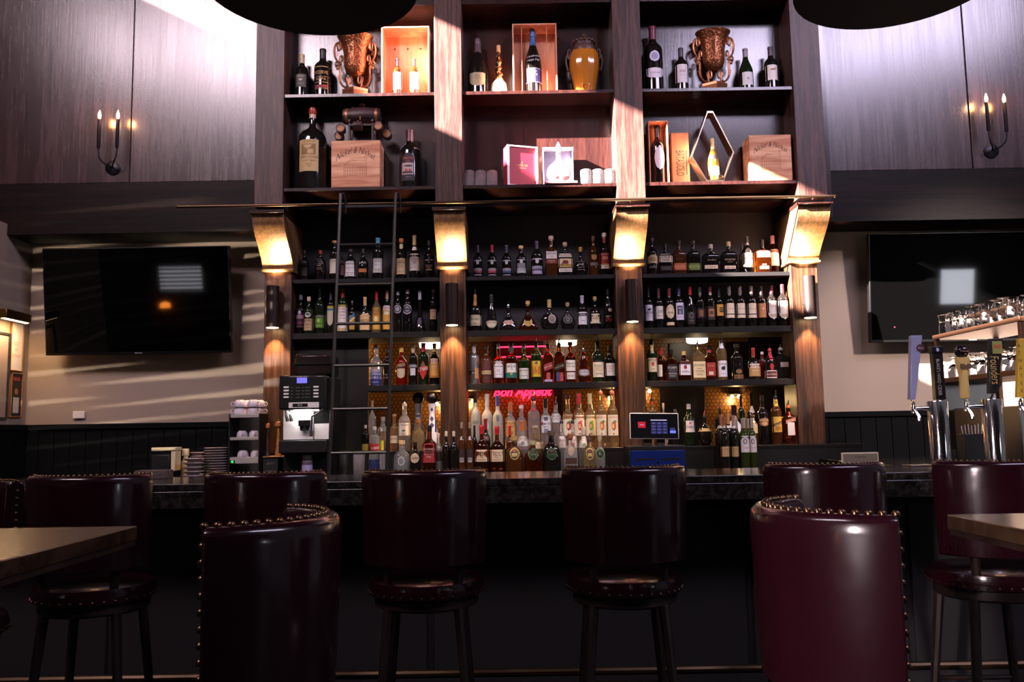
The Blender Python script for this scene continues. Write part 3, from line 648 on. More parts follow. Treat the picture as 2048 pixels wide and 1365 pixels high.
B(1318, 222, 142, 'flsk', 'dk', ('cork', '#a8907c'), [('L', 335, 370, '#ddd2c4', .9), ('T', 'KENTUCKY', 353, 18, '#5a3020', .75), ('L', 385, 470, '#d4bc98', 1.0), ('L', 440, 468, '#a08038', .97), ('L', 400, 440, '#6a2c14', .42, 'oval'), ('L', 402, 418, '#6a2c14', .12, 'rect', -.26, .8), ('L', 420, 452, '#5a2410', .04, 'rect', -.15), ('L', 420, 452, '#5a2410', .04, 'rect', .15), ('L', 480, 515, '#ddd2c4', .9), ('T', 'BOURBON', 498, 18, '#3a2418', .75)], 'flask bottle with brown horse picture label', SB)
B(1470, 268, 140, 'disc', 'dk', ('cork', '#b08040'), [('T', 'RESERVE', 412, 14, '#8a8488', .6), ('L', 432, 448, '#1c1818', .45), ('T', 'DORSET', 440, 12, '#c8c2bc', .4), ('L', 468, 472, '#8a8488', .45), ('L', 490, 494, '#8a8488', .45)], 'round dark decanter with small white lettering', SB, flat=.6)
B(1597, 160, 100, 'whis', 'am', ('screw', '#5a3a30'), [('L', 350, 400, '#b08a5c', .5, 'shld'), ('L', 425, 455, '#6a6060', .75)], 'dim amber bottle with brown cap', SB)
B(1705, 130, 104, 'whis', 'dk', ('cork', '#e0d8cc'), [('L', 170, 222, '#8a2222', .4), ('L', 330, 440, '#8a2420', .97), ('L', 365, 395, '#c87a60', .5), ('T', 'REDBREAST', 345, 13, '#e0b8a0', .8), ('L', 440, 447, '#c8a860', .97), ('L', 450, 485, '#d8c8b8', .97), ('L', 458, 476, '#a87860', .2, 'oval')], 'bottle with red label and white top', SB)
# ---- middle bay, second shelf
use('Ms')
B(440, 680, 126, 'sqt', 'dk', ('spout', '#c07a38'), [('L', 740, 842, '#b8783c', .27), ('L', 935, 1040, '#c8b898', .97), ('L', 948, 1027, '#8a7850', .85), ('L', 952, 1022, '#cdbf9e', .82), ('T', 'HENNESSY', 975, 20, '#5a4428', .75), ('T', 'cognac', 1012, 12, '#5a4428', .5)], 'cognac bottle with cream label and pour spout', LB, flat=.9)
B(600, 730, 122, 'deca', 'dk', ('foil', '#2a2626'), [('L', 990, 1066, '#b0a48c', .9, 'moon'), ('L', 996, 1058, '#c8bca0', .8, 'moon'), ('T', 'COURVOISIER', 1008, 13, '#4a3c24', .7)], 'dark cognac bottle with half moon label', LB)
B(765, 800, 186, 'fan', 'dk', ('spout', '#2a2626'), [('L', 983, 1030, '#c09a8a', .55, 'oval'), ('T', 'HENNESSY', 1007, 13, '#6a3a30', .4)], 'wide curvy cognac flask with pink oval label', LB, flat=.45)
B(955, 790, 192, 'fan', 'ca', ('cork', '#c8a860'), [('L', 990, 1046, '#a88438', .44, 'moon'), ('T', 'cordon', 1006, 12, '#4a3410', .3)], 'fan shaped decanter with gold half round label', LB, flat=.45)
B(1165, 780, 180, 'disc', 'dk', ('foil', '#b0985c'), [('L', 925, 1018, '#a89a90', .4, 'oval', .13), ('L', 935, 1008, '#6f6460', .32, 'oval', .13)], 'round faceted cognac decanter with medallion', LB)
B(1342, 808, 142, 'disc', 'dk', ('cork', '#b09a70'), [('L', 935, 1018, '#6a6466', .62, 'oval'), ('L', 942, 1010, '#120f0f', .54, 'oval'), ('L', 955, 998, '#9a9496', .22, 'oval'), ('L', 960, 992, '#120f0f', .14, 'oval')], 'small round dark flask with ring emblem', LB)
B(1485, 740, 102, 'whis', 'dk', ('foil', '#a8a0a8'), [('L', 905, 1028, '#d8d2d4', .95), ('L', 918, 945, '#2a2c2c', .8), ('T', 'MARTELL', 932, 15, '#c8c8c8', .65), ('T', 'cognac', 985, 12, '#5a5458', .6)], 'bottle with white label under dark band, silver cap', LB)
B(1610, 750, 108, 'sqt', 'dk', ('cork', '#b09460'), [('L', 922, 1016, '#d8c8a8', .9), ('T', 'HENNESSY', 968, 15, '#8a3a28', .7)], 'bottle with plain cream label and gold cap', LB, flat=.9)
B(1738, 650, 96, 'burg', 'dk', ('foil', '#1c1616'), [('L', 866, 904, '#b0a088', .42, 'oval', .15), ('T', 'REMY', 948, 16, '#a89a70', .6), ('T', '1738', 982, 34, '#b02a30', .6)], 'tall dark bottle with round medal, red numerals', LB)
# ---- middle bay, third shelf
use('Mh')
B(428, 145, 102, 'slim', 'sv', ('foil', '#c8c0bc'), [('L', 405, 440, '#2a2422', .9), ('L', 380, 480, '#c8905c', .35, 'rect', .28), ('T', 'glen', 422, 18, '#c8c0bc', .5)], 'silver coated bottle with dark band', SB)
B(550, 155, 106, 'whis', 'am', ('cork', '#3a2c24'), [('L', 280, 400, '#5a2c24', .95), ('L', 402, 438, '#c8ae84', 1.0), ('T', 'JENKINS', 420, 18, '#3a2418', .8), ('L', 445, 520, '#4a241c', .95)], 'reddish brown bottle with gold band', SB)
B(668, 135, 106, 'taper', 'ca', ('screw', '#a89a98'), [('L', 313, 472, '#ded8dc', .97), ('T', 'THE', 342, 8, '#4a4448', .2), ('T', 'MACALLAN', 360, 15, '#4a4448', .8), ('T', '12', 400, 24, '#4a4448', .28), ('L', 435, 438, '#a8a0a4', .5)], 'red glinting bottle with tall white label', SB)
B(792, 125, 116, 'whis', 'ca', ('foil', '#2c4a44'), [('L', 332, 420, '#dcd8d0', .97), ('T', 'THE', 343, 8, '#3a3c3a', .2), ('T', 'GLENLIVET', 360, 20, '#2c3a3a', .9), ('T', '12', 384, 20, '#2c3a3a', .25), ('L', 420, 474, '#1d6658', .97), ('L', 418, 446, '#b89a50', .22, 'oval')], 'bottle with white over teal label', SB)
B(915, 138, 104, 'taper', 'em', ('screw', '#5a5a4c'), [('L', 378, 482, '#d8d4cc', .97), ('T', 'Glenfiddich', 398, 20, '#3a3c38', .9, 0, .2), ('L', 420, 424, '#a8a49c', .6), ('L', 445, 455, '#a8a49c', .7)], 'green bottle with white label', SB)
B(1035, 60, 104, 'whis', 'em', ('spout', '#8a1a24'), [('L', 308, 462, '#d0a828', .97), ('L', 312, 340, '#4a4a68', .28, 'oval'), ('T', 'RARE', 350, 10, '#8a2a1c', .3), ('T', 'J&B', 392, 62, '#a8281c', .82), ('L', 430, 434, '#a85a1c', .8)], 'green bottle with yellow label, large red letters', SB)
B(1150, 90, 96, 'sqr', 'ca', ('spout', '#1a1616'), [('L', 330, 395, '#8a2a3c', .97, 'rect', 0, .35), ('T', 'RED LABEL', 362, 16, '#d8b870', .85, .35), ('L', 420, 500, '#a84038', .4, 'arch'), ('L', 488, 510, '#9a92b8', .8)], 'square whisky bottle with slanted red label', SB)
B(1260, 85, 102, 'sqr', 'ca', ('spout', '#1a1616'), [('L', 335, 390, '#1a1616', .97, 'rect', 0, .35), ('T', 'BLACK LABEL', 362, 15, '#c8a860', .85, .35), ('L', 415, 505, '#3a3a70', .35, 'arch', -.15), ('L', 420, 505, '#a83a38', .3, 'arch', .18)], 'square whisky bottle with slanted black label', SB)
B(1370, 120, 102, 'whis', 'ca', ('cork', '#7a3a24'), [('L', 300, 406, '#ddd4cc', .9), ('T', "Dewar's", 330, 24, '#3a2c28', .85, 0, .2), ('T', 'WHITE LABEL', 360, 12, '#3a2c28', .75), ('L', 418, 486, '#d4c8c0', .97), ('T', 'blended', 452, 16, '#6a5a54', .6, 0, .3)], 'bottle with two stacked white labels', SB)
B(1500, 155, 126, 'deca', 'ca', ('spout', '#2a2626'), [('L', 388, 460, '#6a5a6a', .97, 'shld'), ('L', 396, 450, '#a8a0a4', .8, 'shld'), ('T', 'CHIVAS', 415, 16, '#3a2c38', .7)], 'rounded bottle with silver crest label and spout', SB)
B(1637, 80, 114, 'bord', 'gn', ('spout', '#1a1818'), [('L', 300, 330, '#1c1a18', .9, 'arch'), ('L', 320, 466, '#dccfb2', .92), ('T', "Seagram's", 350, 15, '#3a3a3c', .7), ('T', 'VO', 385, 48, '#a8883c', .5), ('T', 'canadian', 430, 14, '#4a4440', .6)], 'tall dark green bottle with cream label and spout', SB)
B(1762, 155, 104, 'whis', 'dk', ('screw', '#1c1818'), [('L', 330, 452, '#e0d8d4', .95), ('T', 'Canadian', 358, 18, '#a83a40', .7, 0, .3), ('T', 'Club', 385, 18, '#a83a40', .4, 0, .3), ('L', 410, 413, '#8a7a78', .6)], 'dark bottle with clean white label, black cap', SB)
# ---- right bay, top shelf
use('Rt')
B(410, 180, 106, 'whis', 'dk', ('cork', '#2a2420'), [('L', 352, 432, '#b09c78', .9, 'arch'), ('L', 372, 420, '#8a7448', .6, 'oval'), ('L', 460, 480, '#4a4440', .7)], 'dark bottle with tan buffalo label', SB)
B(540, 235, 136, 'flsk', 'dk', ('screw', '#1c1614'), [('L', 338, 420, '#d8c8b4', .97), ('T', 'KNOB', 366, 34, '#2a1c16', .6), ('T', 'CREEK', 400, 20, '#2a1c16', .6), ('L', 455, 500, '#1c1714', .8), ('T', 'bourbon', 478, 12, '#8a7460', .6)], 'flat whiskey bottle with blocky white label', SB)
B(675, 200, 140, 'flsk', 'am', ('cork', '#241c18'), [('L', 430, 496, '#b45c34', .97), ('T', 'BULLEIT', 463, 24, '#d89a70', .8), ('T', 'frontier', 385, 18, '#6a4434', .5)], 'flask bottle with orange strip label', SB)
B(815, 205, 126, 'flsk', 'dk', ('cork', '#241c18'), [('L', 430, 496, '#5a6a24', .97), ('T', 'BULLEIT RYE', 463, 22, '#a8b060', .85)], 'flask bottle with olive green strip label', SB)
B(985, 240, 178, 'flsk', 'dk', ('screw', '#8a8078'), [('T', 'woodford', 397, 15, '#a89888', .6), ('L', 448, 484, '#cdb49c', .72, 'rect', -.04), ('T', 'reserve', 466, 15, '#5a3a2c', .4)], 'wide squat bottle with small pale strip', SB, flat=.4)
B(1160, 215, 162, 'flsk', 'dk', ('screw', '#a88a70'), [('T', 'WOODFORD', 394, 18, '#a89888', .65), ('T', 'reserve', 416, 12, '#a89888', .4), ('L', 455, 486, '#d8c4b0', .66), ('T', 'double oaked', 470, 14, '#5a3a2c', .5)], 'rounded shoulder flask with pale strip', SB, flat=.45)
B(1292, 230, 62, 'whis', 'am', ('screw', '#3a3028'), [('L', 370, 470, '#8a5a40', .8)], 'thin bottle mostly hidden behind neighbour', SB, D=6.78)
B(1340, 165, 108, 'whis', 'dk', ('foil', '#2a211e'), [('L', 225, 250, '#b8b4bc', .4), ('L', 330, 470, '#e4d0bc', .95), ('T', 'OLD', 362, 15, '#6a4a3a', .35), ('T', 'FORESTER', 384, 17, '#6a4a3a', .8), ('L', 440, 462, '#c8a060', .95)], 'bottle with tall white label above gold band', SB)
B(1490, 195, 160, 'flsk', 'ca', ('foil', '#221a18'), [('L', 245, 275, '#d8ccc0', .3), ('L', 308, 372, '#dccabc', .8, 'arch'), ('T', 'GENTLEMAN', 336, 15, '#3a2c28', .65), ('T', 'JACK', 354, 13, '#3a2c28', .3), ('T', 'rare', 440, 18, '#c8b8a0', .3, 0, .4), ('L', 458, 486, '#c8bcb0', .55), ('T', 'whiskey', 472, 13, '#3a2c28', .4)], 'broad amber flask with white arched label', SB)
B(1645, 140, 116, 'whis', 'ca', ('foil', '#c88a80'), [('L', 297, 456, '#f0e2d8', .97), ('T', 'LARCENY', 315, 16, '#c08a78', .8)], 'sunlit pink capped bottle with white label', SB)
# ---- right bay, second shelf: wine
use('Rs')
duck = [('L', 870, 892, '#2a2430', .34, 'oval', -.02), ('L', 866, 884, '#2a2430', .13, 'oval', .15)]
B(376, 660, 86, 'bord', 'dk', ('foil', '#1a1518'), [('L', 835, 990, '#d8d0d4', .97)] + duck + [('T', 'DECOY', 912, 24, '#3a3440', .8), ('L', 940, 943, '#a8a0a4', .6)], 'wine bottle with white duck label', WB)
B(478, 672, 86, 'bord', 'dk', ('foil', '#4a1a20'), [('L', 848, 972, '#dcd0c4', .97), ('T', 'Josh', 895, 40, '#4a3c38', .7, 0, .5), ('T', 'cabernet', 940, 13, '#6a5a50', .5)], 'wine bottle with script lettered cream label', WB)
B(582, 670, 90, 'bord', 'dk', ('foil', '#6a1c24'), [('L', 828, 972, '#c8b490', .9, 'oval'), ('L', 872, 948, '#d8c8a4', .75, 'oval'), ('T', 'PRISONER', 912, 20, '#5a3a24', .6), ('L', 1004, 1034, '#c8b490', .95)], 'wine bottle with ornate crest shaped label', WB)
B(675, 650, 94, 'bord', 'dk', ('foil', '#4a3070'), [('L', 815, 982, '#d4ccdc', .97), ('L', 845, 930, '#3a3848', .55), ('L', 860, 880, '#8a88a0', .4), ('L', 890, 925, '#8a88a0', .25), ('T', 'cellars', 955, 16, '#8a7aa0', .5)], 'wine bottle with castle picture and purple capsule', WB)
B(785, 655, 86, 'burg', 'dk', ('foil', '#b0201c'), [('L', 903, 1022, '#241c1e', .9), ('L', 912, 968, '#6a6266', .55, 'oval'), ('L', 920, 960, '#241c1e', .42, 'oval'), ('T', 'pinot', 988, 14, '#8a8084', .5)], 'wine bottle with bright red capsule', WB)
B(880, 660, 86, 'bord', 'dk', ('foil', '#3a2424'), [('L', 715, 738, '#c8beb8', .42), ('L', 868, 962, '#241a18', .92), ('L', 885, 948, '#7a4a34', .5)], 'dim wine bottle with dark picture label', WB)
B(980, 645, 88, 'bord', 'dk', ('foil', '#6a1c28'), [('L', 710, 735, '#c8beb8', .42), ('L', 850, 980, '#2a1e1a', .95), ('L', 875, 950, '#a06a4c', .6), ('L', 895, 930, '#5a3020', .4)], 'wine bottle with brown picture, maroon capsule', WB)
B(1068, 660, 84, 'bord', 'dk', ('foil', '#1c1614'), [('L', 830, 942, '#c8923c', .97), ('L', 860, 908, '#1c1614', .48, 'rect', .12), ('L', 872, 876, '#c8a060', .4, 'rect', .12), ('L', 888, 892, '#c8a060', .4, 'rect', .12)], 'wine bottle with mustard label and black square', WB)
for x, d in ((1168, 'first'), (1273, 'middle'), (1383, 'last')):
    B(x, 650, 92, 'bord', 'dk', ('foil', '#7a6a60'), [('L', 820, 922, '#e0cfb4', .97), ('T', 'Franciscan', 872, 16, '#a88a6a', .7), ('L', 925, 931, '#2a201c', .97), ('L', 931, 962, '#dccab0', .97)], '%s of three grey capped cream label wines' % d, WB)
B(1480, 650, 86, 'bord', 'dk', ('foil', '#2a1e1e'), [('L', 820, 958, '#c08058', .95), ('L', 862, 882, '#e8c0a0', .2, 'oval')], 'wine bottle with copper coloured label', WB)
B(1580, 640, 98, 'bord', 'dk', ('foil', '#5a1a20'), [('L', 795, 978, '#f0e4d4', .97, 'shld'), ('T', 'AUSTIN', 850, 18, '#c8a888', .6), ('L', 925, 955, '#c8b090', .6)], 'maroon capped wine bottle with tall white label', WB)
B(1705, 640, 98, 'bord', 'dk', ('foil', '#5a1a20'), [('L', 795, 978, '#f4e8d8', .97, 'shld'), ('T', 'AUSTIN', 850, 18, '#c8a888', .6), ('L', 925, 955, '#c8b090', .6)], 'sunlit maroon capped wine with tall white label', WB)
# ---- right bay, third shelf
use('Rh')
B(408, 60, 104, 'bord', 'gn', ('spout', '#1a1616'), [('L', 150, 225, '#c8a878', .28), ('L', 280, 415, '#dcc8a4', .97), ('T', 'JAMESON', 300, 28, '#3a2c1c', .92), ('L', 320, 360, '#b04a28', .26, 'shld'), ('T', 'irish', 385, 14, '#5a442c', .5)], 'green bottle with cream label, red crest, spout', SB)
B(502, 170, 92, 'whis', 'ca', ('foil', '#a82028'), [('L', 345, 460, '#ddd0bc', .45, 'rect', -.24)], 'red capped amber bottle with pale strip', SB)
B(597, 195, 102, 'sqr', 'ca', ('screw', '#1a1616'), [('L', 340, 482, '#1a1616', .97), ('T', "JACK DANIEL'S", 372, 20, '#d0c8c0', .88), ('L', 385, 412, '#8a8480', .5, 'oval'), ('L', 389, 408, '#1a1616', .43, 'oval'), ('T', 'TENNESSEE', 432, 16, '#c0b8b0', .75), ('T', 'WHISKEY', 455, 14, '#c0b8b0', .6)], 'square bottle with black label and white lettering', SB)
B(723, 210, 118, 'sqr', 'ca', ('screw', '#d0b078'), [('L', 310, 446, '#e0d8dc', .97), ('T', 'JIM BEAM', 336, 32, '#20203a', .92), ('L', 350, 390, '#8a1f2a', .26, 'oval'), ('T', 'BOURBON', 414, 14, '#3a3440', .6), ('T', 'kentucky', 402, 8, '#3a3440', .6)], 'bottle with white label and red wax dot', SB)
B(857, 100, 132, 'sqr', 'cg', ('spout', '#1a1616'), [('L', 315, 472, '#ddc79c', .9), ('T', "JACK DANIEL'S", 350, 24, '#3a2c1c', .85), ('T', 'HONEY', 384, 10, '#3a2c1c', .4), ('T', 'TENNESSEE', 406, 12, '#3a2c1c', .65), ('L', 424, 426, '#8a7048', .7), ('T', 'whiskey', 440, 12, '#5a442c', .6)], 'square bottle with honey coloured label and spout', SB)
B(970, 150, 116, 'sqr', 'ca', ('screw', '#2a1c1a'), [('L', 190, 225, '#b04048', .3), ('L', 325, 455, '#9a2420', .75), ('L', 333, 447, '#b8463a', .68), ('L', 338, 442, '#96221e', .64), ('T', "JACK DANIEL'S", 356, 12, '#e0b0a0', .55), ('L', 412, 445, '#d8c0b0', .38)], 'square bottle with framed red label', SB)
B(1090, 60, 96, 'slim', 'cg', ('spout', '#d8d4d8'), [('L', 130, 185, '#d8d4dc', .45), ('L', 305, 462, '#dcd6e0', .92), ('T', 'SKREWBALL', 338, 16, '#3a3640', .8), ('L', 360, 398, '#221e24', .42, 'oval'), ('L', 356, 378, '#221e24', .2, 'oval', .1), ('L', 430, 433, '#8a848c', .5)], 'white banded bottle with black sheep label and spout', SB)
B(1240, 140, 116, 'whis', 'dk', ('cork', '#2a221c'), [('L', 385, 435, '#6a4a30', .5, 'oval'), ('T', 'D&B', 412, 24, '#a88058', .45), ('L', 440, 482, '#7a5634', .95), ('T', 'reserve', 460, 16, '#2a1c14', .7)], 'very dark bottle with bronze labels', SB)
B(1402, 178, 122, 'sqt', 'dk', ('foil', '#a82c24'), [('L', 238, 262, '#a83a30', .33), ('L', 335, 372, '#ddd4c8', .97), ('T', 'DRAMBUIE', 354, 22, '#8a2420', .9), ('L', 372, 458, '#b08a58', .9), ('L', 400, 404, '#e0d0b0', .6)], 'bottle with red stepped cap, white and gold label', LB, flat=.9)
B(1488, 215, 70, 'slim', 'rd', ('screw', '#d0c8c8'), [('L', 280, 312, '#2a1a1c', .8), ('T', 'R1', 296, 20, '#d8d0cc', .5)], 'small red bottle with white cap', LB, D=6.77)
B(1562, 145, 122, 'sqt', 'dk', ('spout', '#b02028'), [('L', 215, 300, '#b02838', .28), ('L', 330, 398, '#a82028', .3, 'oval'), ('L', 400, 474, '#e0d8d0', .97), ('L', 408, 466, '#5a2420', .88), ('T', 'Grand Marnier', 436, 18, '#e0d0c0', .8, 0, .3)], 'bottle with red ribbon and white framed label', LB, flat=.9)
B(1692, 135, 134, 'sqr', 'dk', ('spout', '#8a8484'), [('L', 320, 368, '#8a7470', .6, 'rect', .1)], 'dim square bottle with faded pink label, spout', LB)
# ---- back ledge bottles
use('Ll')
B(1240, 690, 74, 'bord', 'cl', ('foil', '#8a6a50'), [], 'tall clear bottle behind the ladder', VB)
B(1345, 850, 112, 'whis', 'cl', ('screw', '#8a8078'), [('L', 960, 1080, '#5a4a38', .6)], 'clear bottle with dim label behind ladder', VB)
B(1455, 825, 84, 'vodk', 'cg', ('cork', '#a87c50'), [('L', 1035, 1106, '#cdb894', .9), ('T', 'OCHO', 1065, 24, '#5a3a24', .8)], 'clear tequila bottle with small cream label', LB)
B(1555, 680, 118, 'vodk', 'cl', ('spout', '#b0a090'), [('L', 910, 1032, '#dcd0bc', .98), ('T', 'CASAMIGOS', 930, 15, '#4a4438', .8), ('L', 975, 995, '#5a7a58', .3, 'oval'), ('T', 'tequila', 1015, 12, '#6a5a48', .6)], 'clear bottle with big white label, pour spout', LB)
B(1690, 610, 116, 'azul', 'gy', ('ball', '#2a282c'), [('L', 815, 868, '#b0acb8', .6, 'oval'), ('L', 824, 860, '#3a3844', .45, 'oval')], 'tall grey ceramic decanter with dark ball stopper', LB, D=6.72)
t = B(1826, 610, 122, 'azul', 'wt', ('ball', '#0f0d10'), [('L', 820, 1000, '#2a2c5c', .12, 'rect', -.3), ('L', 820, 1000, '#2a2c5c', .12, 'rect', .3), ('L', 840, 900, '#2a2c5c', .3, 'diam'), ('L', 760, 800, '#2a2c5c', .2, 'diam'), ('L', 905, 960, '#2a2c5c', .4, 'diam')], 'white ceramic decanter painted blue, black ball stopper', LB)
B(1690, 875, 118, 'patr', 'cg', ('cork', '#9a5a30'), [], 'squat clear tequila bottle with wooden stopper', LB, D=6.52)
B(1175, 930, 72, 'whis', 'dk', ('screw', '#b0a89a'), [('L', 1115, 1180, '#8a7a28', .9)], 'dark bottle with white cap and yellow label', LB, D=6.52)
B(1265, 945, 110, 'taper', 'cl', ('screw', '#c8c0b8'), [('L', 1112, 1185, '#a8242c', .98), ('T', 'Torani', 1150, 34, '#ece2dc', .85, .1, .3)], 'clear syrup bottle with red label', 'syrup_bottle', D=6.50)
B(1330, 960, 60, 'taper', 'cg', ('screw', '#c8c0b8'), [('L', 1080, 1180, '#c8c030', .8)], 'syrup bottle with yellow label behind red one', 'syrup_bottle', D=6.60)
use('Ml')
B(443, 600, 104, 'vodk', 'fr', ('foil', '#141214'), [('T', 'chopin', 900, 40, '#2a2824', .5, 0, .3)], 'frosted bottle with black neck, dark script', VB)
B(558, 628, 108, 'vodk', 'fr', ('foil', '#b0aaa4'), [('L', 860, 1010, '#8a8a80', .5, 'oval'), ('L', 900, 990, '#b8b6a8', .3, 'oval')], 'frosted bottle with silver neck and etched tree', VB)
B(662, 645, 102, 'vodk', 'fr', ('foil', '#3a3c6a'), [('L', 830, 900, '#5a5c6a', .3, 'shld')], 'frosted grey bottle with blue cap', VB)
B(785, 705, 108, 'vodk', 'cl', ('foil', '#a8543a'), [('L', 890, 1046, '#c89a58', .98), ('T', "Tito's", 912, 32, '#3a2414', .85, 0, .25), ('T', 'HANDMADE', 945, 12, '#5a3a20', .7), ('L', 985, 1030, '#a86a38', .5, 'oval'), ('T', 'VODKA', 1038, 10, '#3a2414', .4)], 'clear vodka bottle with tan label', VB)
B(893, 735, 106, 'vodk', 'cl', ('screw', '#c0bab6'), [('L', 880, 960, '#5a6a80', .45, 'oval')], 'clear vodka bottle with silver cap', VB)
B(1012, 605, 118, 'sqr', 'cl', ('spout', '#1c1818'), [('L', 765, 800, '#a82430', .3, 'oval')], 'tall square clear bottle with red seal', VB)
B(1130, 668, 108, 'vodk', 'cl', ('foil', '#161414'), [('L', 840, 1006, '#d8d2d4', .92), ('L', 850, 888, '#4a4848', .34), ('T', 'Ketel One', 915, 24, '#2a2a30', .85, 0, .15), ('L', 900, 932, '#8a2430', .12, 'rect', -.36), ('T', 'VODKA', 945, 14, '#4a4850', .5), ('L', 965, 1006, '#7a7a88', .4)], 'clear bottle with white portrait label, black cap', VB)
B(1228, 655, 96, 'whis', 'cl', ('spout', '#221e1c'), [('L', 820, 905, '#cfc8c8', .95), ('T', 'absolut', 840, 16, '#4a4648', .8, 0, .3), ('T', 'VODKA', 870, 16, '#4a4648', .6)], 'clear bottle with high white label and spout', VB)
fr_ = (('#8a2438', '#5a8a38', '#a03038', 640, 'screw', '#3a1c20', 'dark red grapefruit', 'RUBY RED'), ('#b03a48', '#d06a70', '#a03038', 625, 'foil', '#a8283c', 'pink fruit', 'CRANBERRY'), ('#7a9a38', '#a8b458', '#8a8a38', 622, 'foil', '#b8a878', 'green leaf', 'LIME'),
       ('#c86a28', '#5a8a38', '#b86a30', 560, 'spout', '#b0603c', 'orange peach', 'PEACH'), ('#b8582c', '#5a8a38', '#b8703c', 558, 'spout', '#b0704c', 'orange slice', 'ORANGE'))
for (x, f) in zip((1345, 1455, 1563, 1668, 1780), fr_):
    B(x, f[3], 108, 'vodk', 'cg', (f[4], f[5]), [('L', 832, 1032, '#ded0b4', .9), ('T', f[7], 855, 18, f[2], .8), ('L', 892, 985, f[0], .42, 'oval', .04), ('L', 915, 965, '#e2b070', .24, 'oval', -.02), ('L', 884, 910, f[1], .26, 'oval', .16), ('L', 1005, 1026, '#b8803c', .18, 'oval')],
      'clear flavoured vodka with %s picture label' % f[6], VB)
use('Rl')
B(415, 612, 96, 'sqr', 'cg', ('spout', '#1a1616'), [('L', 690, 730, '#a8301c', .3)], 'amber bottle rising behind the register tablet', LB)
B(525, 715, 90, 'disc', 'cl', ('cork', '#a89a80'), [], 'clear decanter behind the register tablet', LB)
B(640, 775, 76, 'taper', 'dk', ('screw', '#1c1818'), [('L', 930, 1025, '#b8a898', .8, 'diam')], 'dark bottle with pale label beside register tablet', LB)
B(772, 725, 112, 'whis', 'gn', ('screw', '#a89c98'), [('L', 888, 1000, '#c8bcb8', .92), ('T', 'Tanqueray', 945, 24, '#4a4044', .85, 0, .3), ('L', 905, 918, '#8a4040', .15, 'oval')], 'dark green gin bottle with pale label', LB)
B(925, 785, 146, 'disc', 'dk', ('spout', '#2a2424'), [('L', 962, 992, '#b0945c', .97)], 'round dark decanter with gold belt and spout', LB, flat=.8)
B(1070, 715, 80, 'sqr', 'dk', ('spout', '#161212'), [], 'small black square bottle with spout', LB, D=6.56)
B(1213, 735, 176, 'dome', 'wt', ('screw', '#161212'), [('T', 'CHATA', 855, 32, '#5a4a44', .6)], 'white dome shaped cream liqueur bottle', LB)
B(1282, 610, 64, 'bord', 'gn', ('spout', '#2a2018'), [], 'slim dark bottle with spout behind cream liqueur', LB, D=6.74)
B(1384, 615, 104, 'sqt', 'dk', ('cork', '#161212'), [('L', 745, 808, '#d8c8b4', .5), ('T', 'T', 775, 34, '#3a2420', .25)], 'dark jug bottle with small white square label', LB, flat=.9, D=6.74)
B(1395, 830, 92, 'slim', 'am', ('cork', '#8a6a40'), [('L', 860, 1010, '#cdbc90', .95, 'arch')], 'bottle with large cream arched label behind wines', LB, D=6.56)
B(1492, 640, 104, 'whis', 'dk', ('screw', '#1c1614'), [('L', 858, 945, '#8a5a38', .95, 'oval'), ('T', 'BAILEYS', 882, 20, '#e0c8a8', .8), ('L', 900, 935, '#c8a070', .5, 'oval')], 'dark cream liqueur bottle with brown oval label', LB)
B(1622, 590, 102, 'whis', 'am', ('spout', '#1a1614'), [('L', 682, 748, '#c8a030', .42), ('T', '8', 710, 26, '#4a3414', .15), ('L', 850, 1000, '#c8a044', .95), ('L', 905, 930, '#4a2a14', .95, 'rect', 0, .4), ('T', 'especial', 918, 14, '#e0c890', .7, .4), ('L', 940, 985, '#a8702c', .5, 'oval')], 'yellow labelled bottle with yellow neck band', LB)
B(1745, 690, 120, 'sqr', 'ca', ('spout', '#b0602c'), [('L', 868, 905, '#a86a44', .8, 'rect', 0, .3), ('T', 'COINTREAU', 890, 16, '#e8d8c8', .7, .3), ('L', 905, 1030, '#e0d4c8', .55), ('L', 800, 850, '#b03028', .12)], 'square orange liqueur bottle with white strip', LB)
# ---- counter in front of the ledge
use('Lc')
B(1530, 1080, 158, 'patr', 'cl', ('cork', '#c8a878'), [('L', 1235, 1325, '#a8a4a0', .42, 'oval'), ('L', 1245, 1315, '#6a6a70', .3, 'oval')], 'squat clear tequila bottle with silver oval', LB)
B(1660, 1095, 104, 'whis', 'dk', ('screw', '#1c1816'), [('L', 1203, 1302, '#b8a488', .8, 'oval'), ('T', 'Kahlua', 1250, 24, '#4a2c1c', .6, .1, .3)], 'short black bottle with round tan label', LB, D=6.28)
B(1800, 935, 132, 'sqr', 'ca', ('screw', '#1a1416'), [('L', 1110, 1296, '#8a2026', .95), ('T', "JACK DANIEL'S", 1165, 20, '#d09a90', .85), ('L', 1190, 1192, '#d09a90', .6), ('T', 'TENNESSEE', 1215, 16, '#c88a80', .7), ('T', 'FIRE', 1240, 18, '#c88a80', .4)], 'square bottle with plain red label', SB)
for i, (x, tp) in enumerate(((1885, 1010), (1963, 990), (2037, 990))):
    B(x, tp, 76, 'whis', 'dk' if i else 'cl', ('screw', '#b8a894'), [] if i else [('L', 1190, 1280, '#2a1c14', .9)], ('small mixer bottle with pale cap beside red label', 'small dark mixer bottle with silver cap', 'small dark mixer bottle nearest the shelf post')[i], 'mixer_bottle', D=6.34)
use('Mc')
for i, x in enumerate((310, 390)):
    B(x, 903, 78, 'whis', 'am', ('screw', '#7a6a54'), [('L', 1165, 1290, '#2a1812', .9), ('L', 1248, 1292, '#a8a0a4', .5)] + [('L', 1252 + 8 * q, 1255 + 8 * q, '#3a3438', .46) for q in range(4)], 'amber bottle with %s' % ('barcode sticker nearest the post' if i == 0 else 'barcode sticker beside wax topped bottles'), LB)
